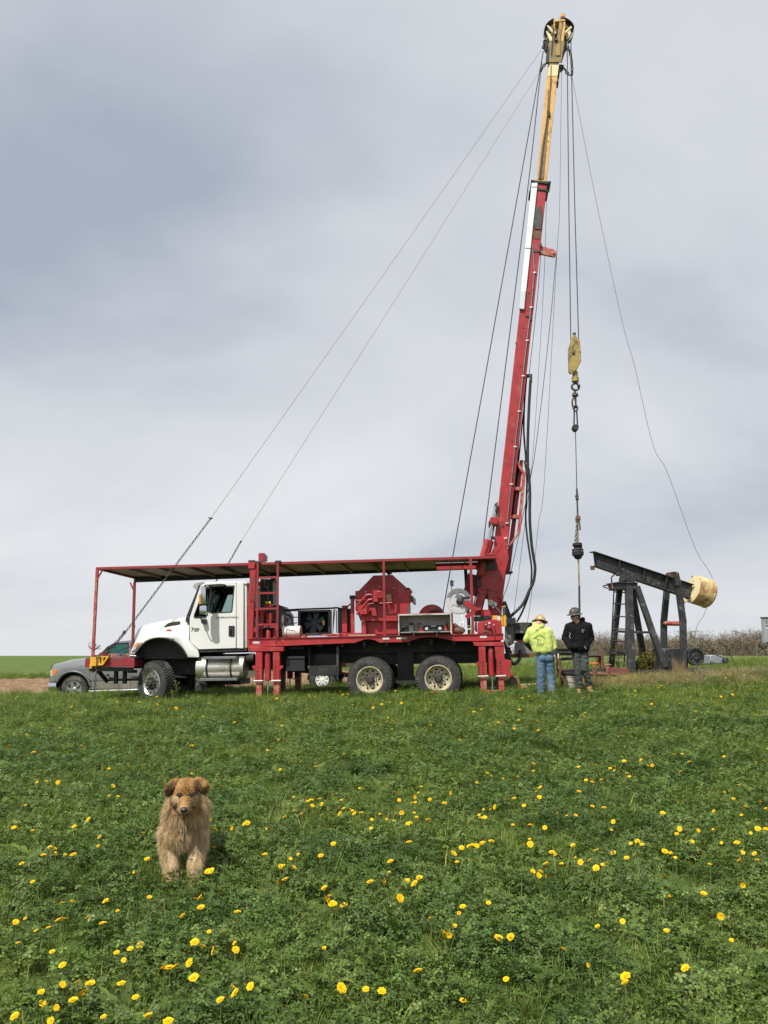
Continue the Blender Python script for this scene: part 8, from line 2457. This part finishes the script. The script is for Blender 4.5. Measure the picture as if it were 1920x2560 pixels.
def field_points(bands, seed):                                     # (from, to, per square metre, scale)
    g = np.random.default_rng(seed)
    out_ = []
    for y0, y1, dens, sc in bands:
        n = int(dens * ((.6 * (y1 * y1 - y0 * y0)) + 5 * (y1 - y0)))
        a0, a1 = .3 * y0 * y0 + 2.5 * y0, .3 * y1 * y1 + 2.5 * y1          # even density over a widening strip
        y = (-2.5 + np.sqrt(6.25 + 1.2 * g.uniform(a0, a1, n))) / .6; x = g.uniform(-1, 1, n) * (.6 * y + 2.5)
        keep = ~((y > 27) & (y < 39.6) & (x < .2))
        x, y = x[keep], y[keep]
        out_.append(np.stack([x, y, zg(x, y), sc * g.uniform(.5, 1.4, len(x))], 1))
    return np.concatenate(out_)
random.seed(77)
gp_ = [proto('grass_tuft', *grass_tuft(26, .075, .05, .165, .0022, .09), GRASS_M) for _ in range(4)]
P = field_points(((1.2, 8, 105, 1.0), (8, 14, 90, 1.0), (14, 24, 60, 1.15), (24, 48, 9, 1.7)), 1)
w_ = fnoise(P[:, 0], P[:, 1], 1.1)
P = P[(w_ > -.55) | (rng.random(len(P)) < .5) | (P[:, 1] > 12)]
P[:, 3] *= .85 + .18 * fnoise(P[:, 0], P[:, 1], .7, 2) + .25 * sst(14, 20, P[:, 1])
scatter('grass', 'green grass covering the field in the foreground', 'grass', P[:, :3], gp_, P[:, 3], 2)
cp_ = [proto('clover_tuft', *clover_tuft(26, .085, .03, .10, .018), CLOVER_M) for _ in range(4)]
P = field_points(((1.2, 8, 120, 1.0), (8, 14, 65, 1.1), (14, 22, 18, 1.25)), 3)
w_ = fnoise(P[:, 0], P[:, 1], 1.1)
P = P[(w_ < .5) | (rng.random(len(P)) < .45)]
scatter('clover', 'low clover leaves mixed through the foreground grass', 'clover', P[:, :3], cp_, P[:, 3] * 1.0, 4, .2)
rp_ = [proto('leaf_rosette', *rosette(9, .13), CLOVER_M) for _ in range(3)]
P = field_points(((2.6, 9, 15, 1.0), (9, 15, 7, 1.1)), 5)
scatter('dandelion_leaves', 'toothed dandelion leaves low in the foreground grass', 'leaves', P[:, :3], rp_, P[:, 3], 6, .2)
lp_ = [proto('long_grass_tuft', *grass_tuft(14, .05, .16, .30, .0030, .10, (.3, 1.1)), GRASS_M) for _ in range(3)]
P = field_points(((2.6, 10, 7, .8), (10, 17, 5, .8), (17, 23.5, 14, .95)), 7)
scatter('long_grass', 'taller grass tufts scattered in the field and round the truck', 'grass', P[:, :3], lp_, P[:, 3], 8)

# dry weeds on the bank before the pump jack
g = np.random.default_rng(9)
n = 4200
x = g.uniform(4.6, 14, n); y = g.normal(20.3, .95, n) + .10 * (x - 7)
e_ = np.exp(-((x - 7.6) / 2.6) ** 2) * 1.0 + .35
keep = (g.random(n) < e_) & (y > 18.95 + .4 * np.sin(x * 2.2) + .2 * np.sin(x * 5.1)) & (y < 23.5)
x, y = x[keep], y[keep]
dp_ = [proto('dry_tuft', *grass_tuft(34, .10, .08, .30, .0030, 0, (.3, 1.4)), DRY_M) for _ in range(4)]
scatter('dry_weeds', 'tangle of dry tan weeds on the bank before the pump jack', 'weeds', np.stack([x, y, zg(x, y)], 1), dp_, g.uniform(.5, 1.05, len(x)), 10, .35)
n = 70
q = [jk.M @ jk(C4(random.uniform(868, 985), 1095), random.uniform(-.35, -.1)) for _ in range(n)]
P = np.array([[p.x, p.y, float(zg(p.x, p.y))] for p in q])
sp_ = [proto('stalk', *grass_tuft(3, .03, .45, .75, .0035, 0, (.05, .25)), DRY_M) for _ in range(3)]
scatter('dry_stalks', 'upright pale dry stalks in front of the black gearbox', 'stalks', P, sp_, g.uniform(.6, 1.0, n), 12)

def bush(name, label, cat, p, h, r, n_leaf, cols, ls, nst=9, twigs=True):
    t = thing(name, label, cat, p)
    mb = MB(); tips = []
    for k in range(nst):
        a = random.uniform(0, 6.283)
        e = Vector((r * .8 * math.cos(a) * random.random(), r * .8 * math.sin(a) * random.random(), h * random.uniform(.6, 1.0)))
        mid = e * .5 + Vector((random.gauss(0, .05), random.gauss(0, .05), 0))
        mb.tube([Vector((e.x * .15, e.y * .15, -.05)), mid, e], [.010, .007, .003], 5)
        tips += [mid.lerp(e, s_) for s_ in (0, .3, .5, .7, .85, 1)]
    mb.build('stem', mat('brown_stem', (.12, .085, .05), .85), t)
    def leaves():
        V, Fc, Cc = [], [], []
        for _ in range(n_leaf):
            b = random.choice(tips) + Vector((random.gauss(0, r * .28), random.gauss(0, r * .28), random.gauss(0, h * .09)))
            d = Vector((random.gauss(0, 1), random.gauss(0, 1), random.gauss(.2, .7))).normalized()
            f = random.uniform(.6, 1.3); c_ = random.choice(cols)
            leaflet(V, Fc, Cc, b, d, Vector((random.gauss(0, .4), random.gauss(0, .4), 1)).normalized(), ls * random.uniform(.6, 1.3), ls * .3, tuple(x * f for x in c_))
        return V, Fc, Cc
    leafy('leaves', leaves, FOL, t)
    return t
random.seed(19)
bp_ = jk.M @ jk(CJ(900, 2080), .45)
bush('bush', 'small yellow-green bush growing under the pump jack beam', 'bush', gz(bp_), .60, .34, 1500, [(.20, .19, .035), (.13, .15, .03), (.26, .22, .05)], .055, 16)
bp_ = jk.M @ jk(CJ(450, 2050), .55)
bush('bramble', 'thin half-bare bramble climbing inside the pump jack ladder', 'bramble', gz(bp_), 1.05, .16, 170, [(.15, .14, .05), (.17, .10, .06)], .05, 6)
bp_ = jk.M @ jk(CJ(760, 2080), .25)
bush('bush', 'low weedy green bush at the foot of the middle jack leg', 'bush', gz(bp_), .38, .25, 500, [(.14, .15, .04), (.10, .12, .03)], .05, 9)
# flowering weeds by the front wheel
def mustard(label, top, base, d):
    b = gz(at(base, d)); tp = at(top, d) - b
    t = thing('wild_mustard', label, 'weed', b)
    mb = MB(); mb.tube(smooth_path([(0, 0, -.03), tp * .5 + Vector((.015, 0, 0)), tp], 4), [.006] * 9, 5)
    brs = []
    for s_, dx in ((.55, .05), (.7, -.05), (.82, .06), (.9, -.03)):
        e = tp * s_ + Vector((dx, random.uniform(-.03, .03), .07)); mb.tube([tp * (s_ - .06), e], .003, 4); brs.append(e)
    mb.build('stem', mat('green_stem', (.10, .15, .05), .7), t)
    for c_ in [tp] + brs:
        V, Fc, Cc = [], [], []
        for _ in range(26 if c_ is tp else 8):
            dd = Vector((random.gauss(0, 1), random.gauss(0, 1), random.gauss(.4, .8))).normalized()
            leaflet(V, Fc, Cc, c_ + dd * random.uniform(0, .022), dd, Vector((random.gauss(0, 1), random.gauss(0, 1), 1)).normalized(), .016, .006, (.55, .48, .06))
        leafy('blossom', lambda: (V, Fc, Cc), FOL, t)
mustard('tall yellow mustard stalk beside the front wheel', CB(1400, 1050), CB(1430, 1340), 20.2)
mustard('short yellow mustard weed beside the front wheel', CB(1350, 1220), CB(1345, 1330), 20.25)

# ------------------------------------------------------------------ dandelions
DAND = mat('dandelion_yellow', (.84, .545, .008), .6, var=.12, vscale=60, spec=.2, transl=.12)
STEM = mat('dandelion_stem', (.14, .19, .06), .6, var=.15)
def flower(seed, up=0.0):
    random.seed(seed)
    mb = MB()
    for ring, (n_, r0, r1, el_) in enumerate(((22, .006, .027, .10), (18, .005, .022, .38), (14, .003, .016, .72), (9, .001, .009, 1.1))):
        for k in range(n_):
            a = 6.283 * (k + random.uniform(-.25, .25)) / n_
            e = min(1.45, el_ + up + random.gauss(0, .08))
            d = Vector((math.cos(a) * math.cos(e), math.sin(a) * math.cos(e), math.sin(e))); s_ = Vector((-math.sin(a), math.cos(a), 0))
            L = r1 * random.uniform(.88, 1.1); w = L * .15
            o_ = Vector((0, 0, -.004))
            mb.add([o_ + d * r0 - s_ * w * .6, o_ + d * r0 + s_ * w * .6, o_ + d * L + s_ * w, o_ + d * L - s_ * w], [(0, 1, 2, 3)])
    mb.v = [(x, y, z * .62) for x, y, z in mb.v]
    mb.cyl((0, 0, -.014), (0, 0, -.004), .006, .009, 8)
    me = mb.mesh('dandelion_head', DAND, smooth=0)
    return me
HEADS = [flower(s_, u_) for s_, u_ in ((1, 0), (2, 0), (3, .05), (4, .15), (5, .55))]
mb = MB(); mb.tube([(0, 0, -.014), (.004, .002, -.06), (0, 0, -.13)], .0022, 5); STEMME = mb.mesh('dandelion_stem', STEM)
QG1 = crop(0, 2100, .3617); QG2 = crop(1200, 1700, .434)
L1 = '680,38 385,95 300,102 345,47 450,100 505,97 150,162 1017,130 1477,50 1437,213 1460,213 225,287 730,420 812,492 1033,393 1350,403 1385,398 1387,463 1260,520 605,535 710,573 437,540 402,550 110,567 177,543 430,432 378,427 503,422 335,602 247,625 1445,632 1345,702 1403,730 1472,768 1620,713 1630,757 123,710 360,770 805,775 900,750 967,727 855,828 430,862 1305,848 1170,878 1130,882 1210,868 1340,948 285,1048 435,998 535,978 622,990 573,1055 505,1105 838,987 937,1083 298,1130 390,1158 100,1213 350,1250 1023,1217 715,1218 1522,1103 1612,1015 1622,1055 1162,1247 925,222 1640,495'
L2 = '287,124 143,165 720,102 770,97 800,85 560,93 675,97 1090,92 1390,193 1390,222 1263,250 1065,277 1050,303 912,290 718,303 1210,300 70,288 545,340 527,357 437,342 627,372 660,363 280,380 285,353 338,378 425,392 403,405 473,415 105,437 310,480 307,523 950,345 990,340 1020,338 1150,383 1030,435 985,457 930,463 967,492 993,492 830,467 1133,440 1203,472 1357,447 1424,427 1590,472 1157,525 668,490 750,507 780,495 775,520 860,555 700,575 610,575 647,585 567,500 130,568 218,558 67,550 43,535 347,617 570,640 343,675 158,683 197,680 167,712 60,745 85,732 20,745 28,790 253,722 210,753 330,767 500,780 553,778 445,767 715,733 777,720 768,815 757,863 1053,765 1408,645 1460,685 1490,605 1545,310 1360,362 1530,727 1350,757 1505,777 1648,742 1343,862 1258,867 1133,887 1150,857 1600,855 1560,882 1650,857 1480,935 1390,937 1225,930 1187,915 1287,1000 1323,1060 1493,1037 1580,998 1597,1033 1515,993 1100,997 1125,1022 1065,985 845,1022 767,995 868,940 908,930 932,947 670,980 630,1037 580,1050 735,1053 705,1062 668,1082 537,955 550,1025 290,945 285,915 415,990 437,1008 380,1060 470,1060 305,1103 350,1100 380,1130 340,1125 1050,1133 65,925 13,937 290,832 373,850 190,833'
L3 = '743,1955 717,1952 655,1975 700,2048 790,2136 738,2133 825,2140 903,2095 1093,2115 1272,2085 1350,2108 1350,2122 1217,2049 1290,2001 1345,1990 1078,2025 1103,2025 1055,1950 1447,1935 1557,1980 1520,1930 1605,1913 865,1940 883,1818 720,1822 693,1848 803,1770 840,1885 843,1860 737,1728 765,1757 780,1755 820,1758 895,1755 862,1728 890,1735 665,1730 675,1740 690,1725 708,1635 605,1662 635,1560 560,1617 600,1905 565,1925 910,1700 925,1770 960,1750 1010,1780 1035,1760 1010,1710 1030,1690 985,1580 900,1600 170,1610 190,1610 205,1612 150,1635 235,1660 185,1625 300,1605 350,1600 395,1625 100,1687 110,1685 125,1690 80,1690 40,1790 30,1787 70,1795 210,1828 160,1785 190,1770 215,1808 120,1842 110,1838 55,1740 235,1720 255,1720 10,1640 500,1790 455,1770 465,1790 450,1745 540,2130 660,2150 1000,2160 1480,2090 1580,2030 1440,2010'
spots = []
for s_, fn in ((L1, QG1), (L2, QG2), (L3, FULL)):
    for a in s_.split():
        u, v = map(float, a.split(','))
        spots.append(fn(u, v))
random.seed(12)
for cu, cv in ((760, 2010), (870, 2030), (980, 2060), (1090, 2000), (720, 2150), (1010, 2180), (860, 2240), (1150, 2120), (640, 2060), (1130, 2290)):
    for _ in range(random.choice((4, 5, 7))):                # drifts of flowers in the middle of the field
        spots.append((random.gauss(cu, 38), random.gauss(cv, 20)))
spots = sorted(spots, key=lambda q: -q[1])[:299]
random.seed(41)
GRP = 'dandelions in the field'
SIDE = ('at the far left', 'left of centre', 'right of centre', 'at the far right')
for i, q in enumerate(spots):
    h = random.uniform(.11, .165)
    p = on_ground(q, h)
    s_ = random.choice((.45, .55, .66, .74, .84)) * (1.0 if p.y < 9 else 1.1)
    M = Matrix.Translation(p) @ Matrix.Rotation(random.uniform(0, 6.28), 4, 'Z') @ Matrix.Rotation(random.gauss(0, .5), 4, 'X') @ Matrix.Scale(s_, 4)
    # most heads lean a little toward the sun
    M = Matrix.Translation(p) @ Matrix.Rotation(random.uniform(.1, .6), 4, Vector((1, -.5, 0)).normalized()) @ Matrix.Translation(-p) @ M
    LAB = '%s yellow dandelion in %s %s' % ('large open' if s_ > .6 else 'small', 'the nearest grass along the bottom' if p.y < 4.7 else 'the grass level with the dog' if p.y < 7 else
                                            'the middle of the field' if p.y < 11 else 'the far grass before the truck', SIDE[max(0, min(3, int(q[0] // 480)))])
    if p.y < 9.5:
        t = thing('dandelion', LAB, 'dandelion', Matrix.Translation(p), GRP)
        a = link('flower_head', random.choice(HEADS), t); a.matrix_local = Matrix.Translation(-p) @ M
        link('stem', STEMME, t)
    else:
        t = link('dandelion', random.choice(HEADS)); t.matrix_world = M
        tag(t, LAB, 'dandelion', GRP)
g = np.random.default_rng(77)
P = field_points(((5, 9, .6, .75), (9, 13, 1.5, .9), (13, 17, 2.0, 1), (17, 26, .9, 1.2), (40, 70, .15, 1.6)), 55)
P[:, 2] += .13
scatter('distant_dandelions', 'tiny far dandelion flowers speckling the grass', 'dandelions', P[:, :3], [bpy.data.objects.new('head_%d' % k, m_) for k, m_ in enumerate(HEADS)], P[:, 3] * .9, 56, .3)
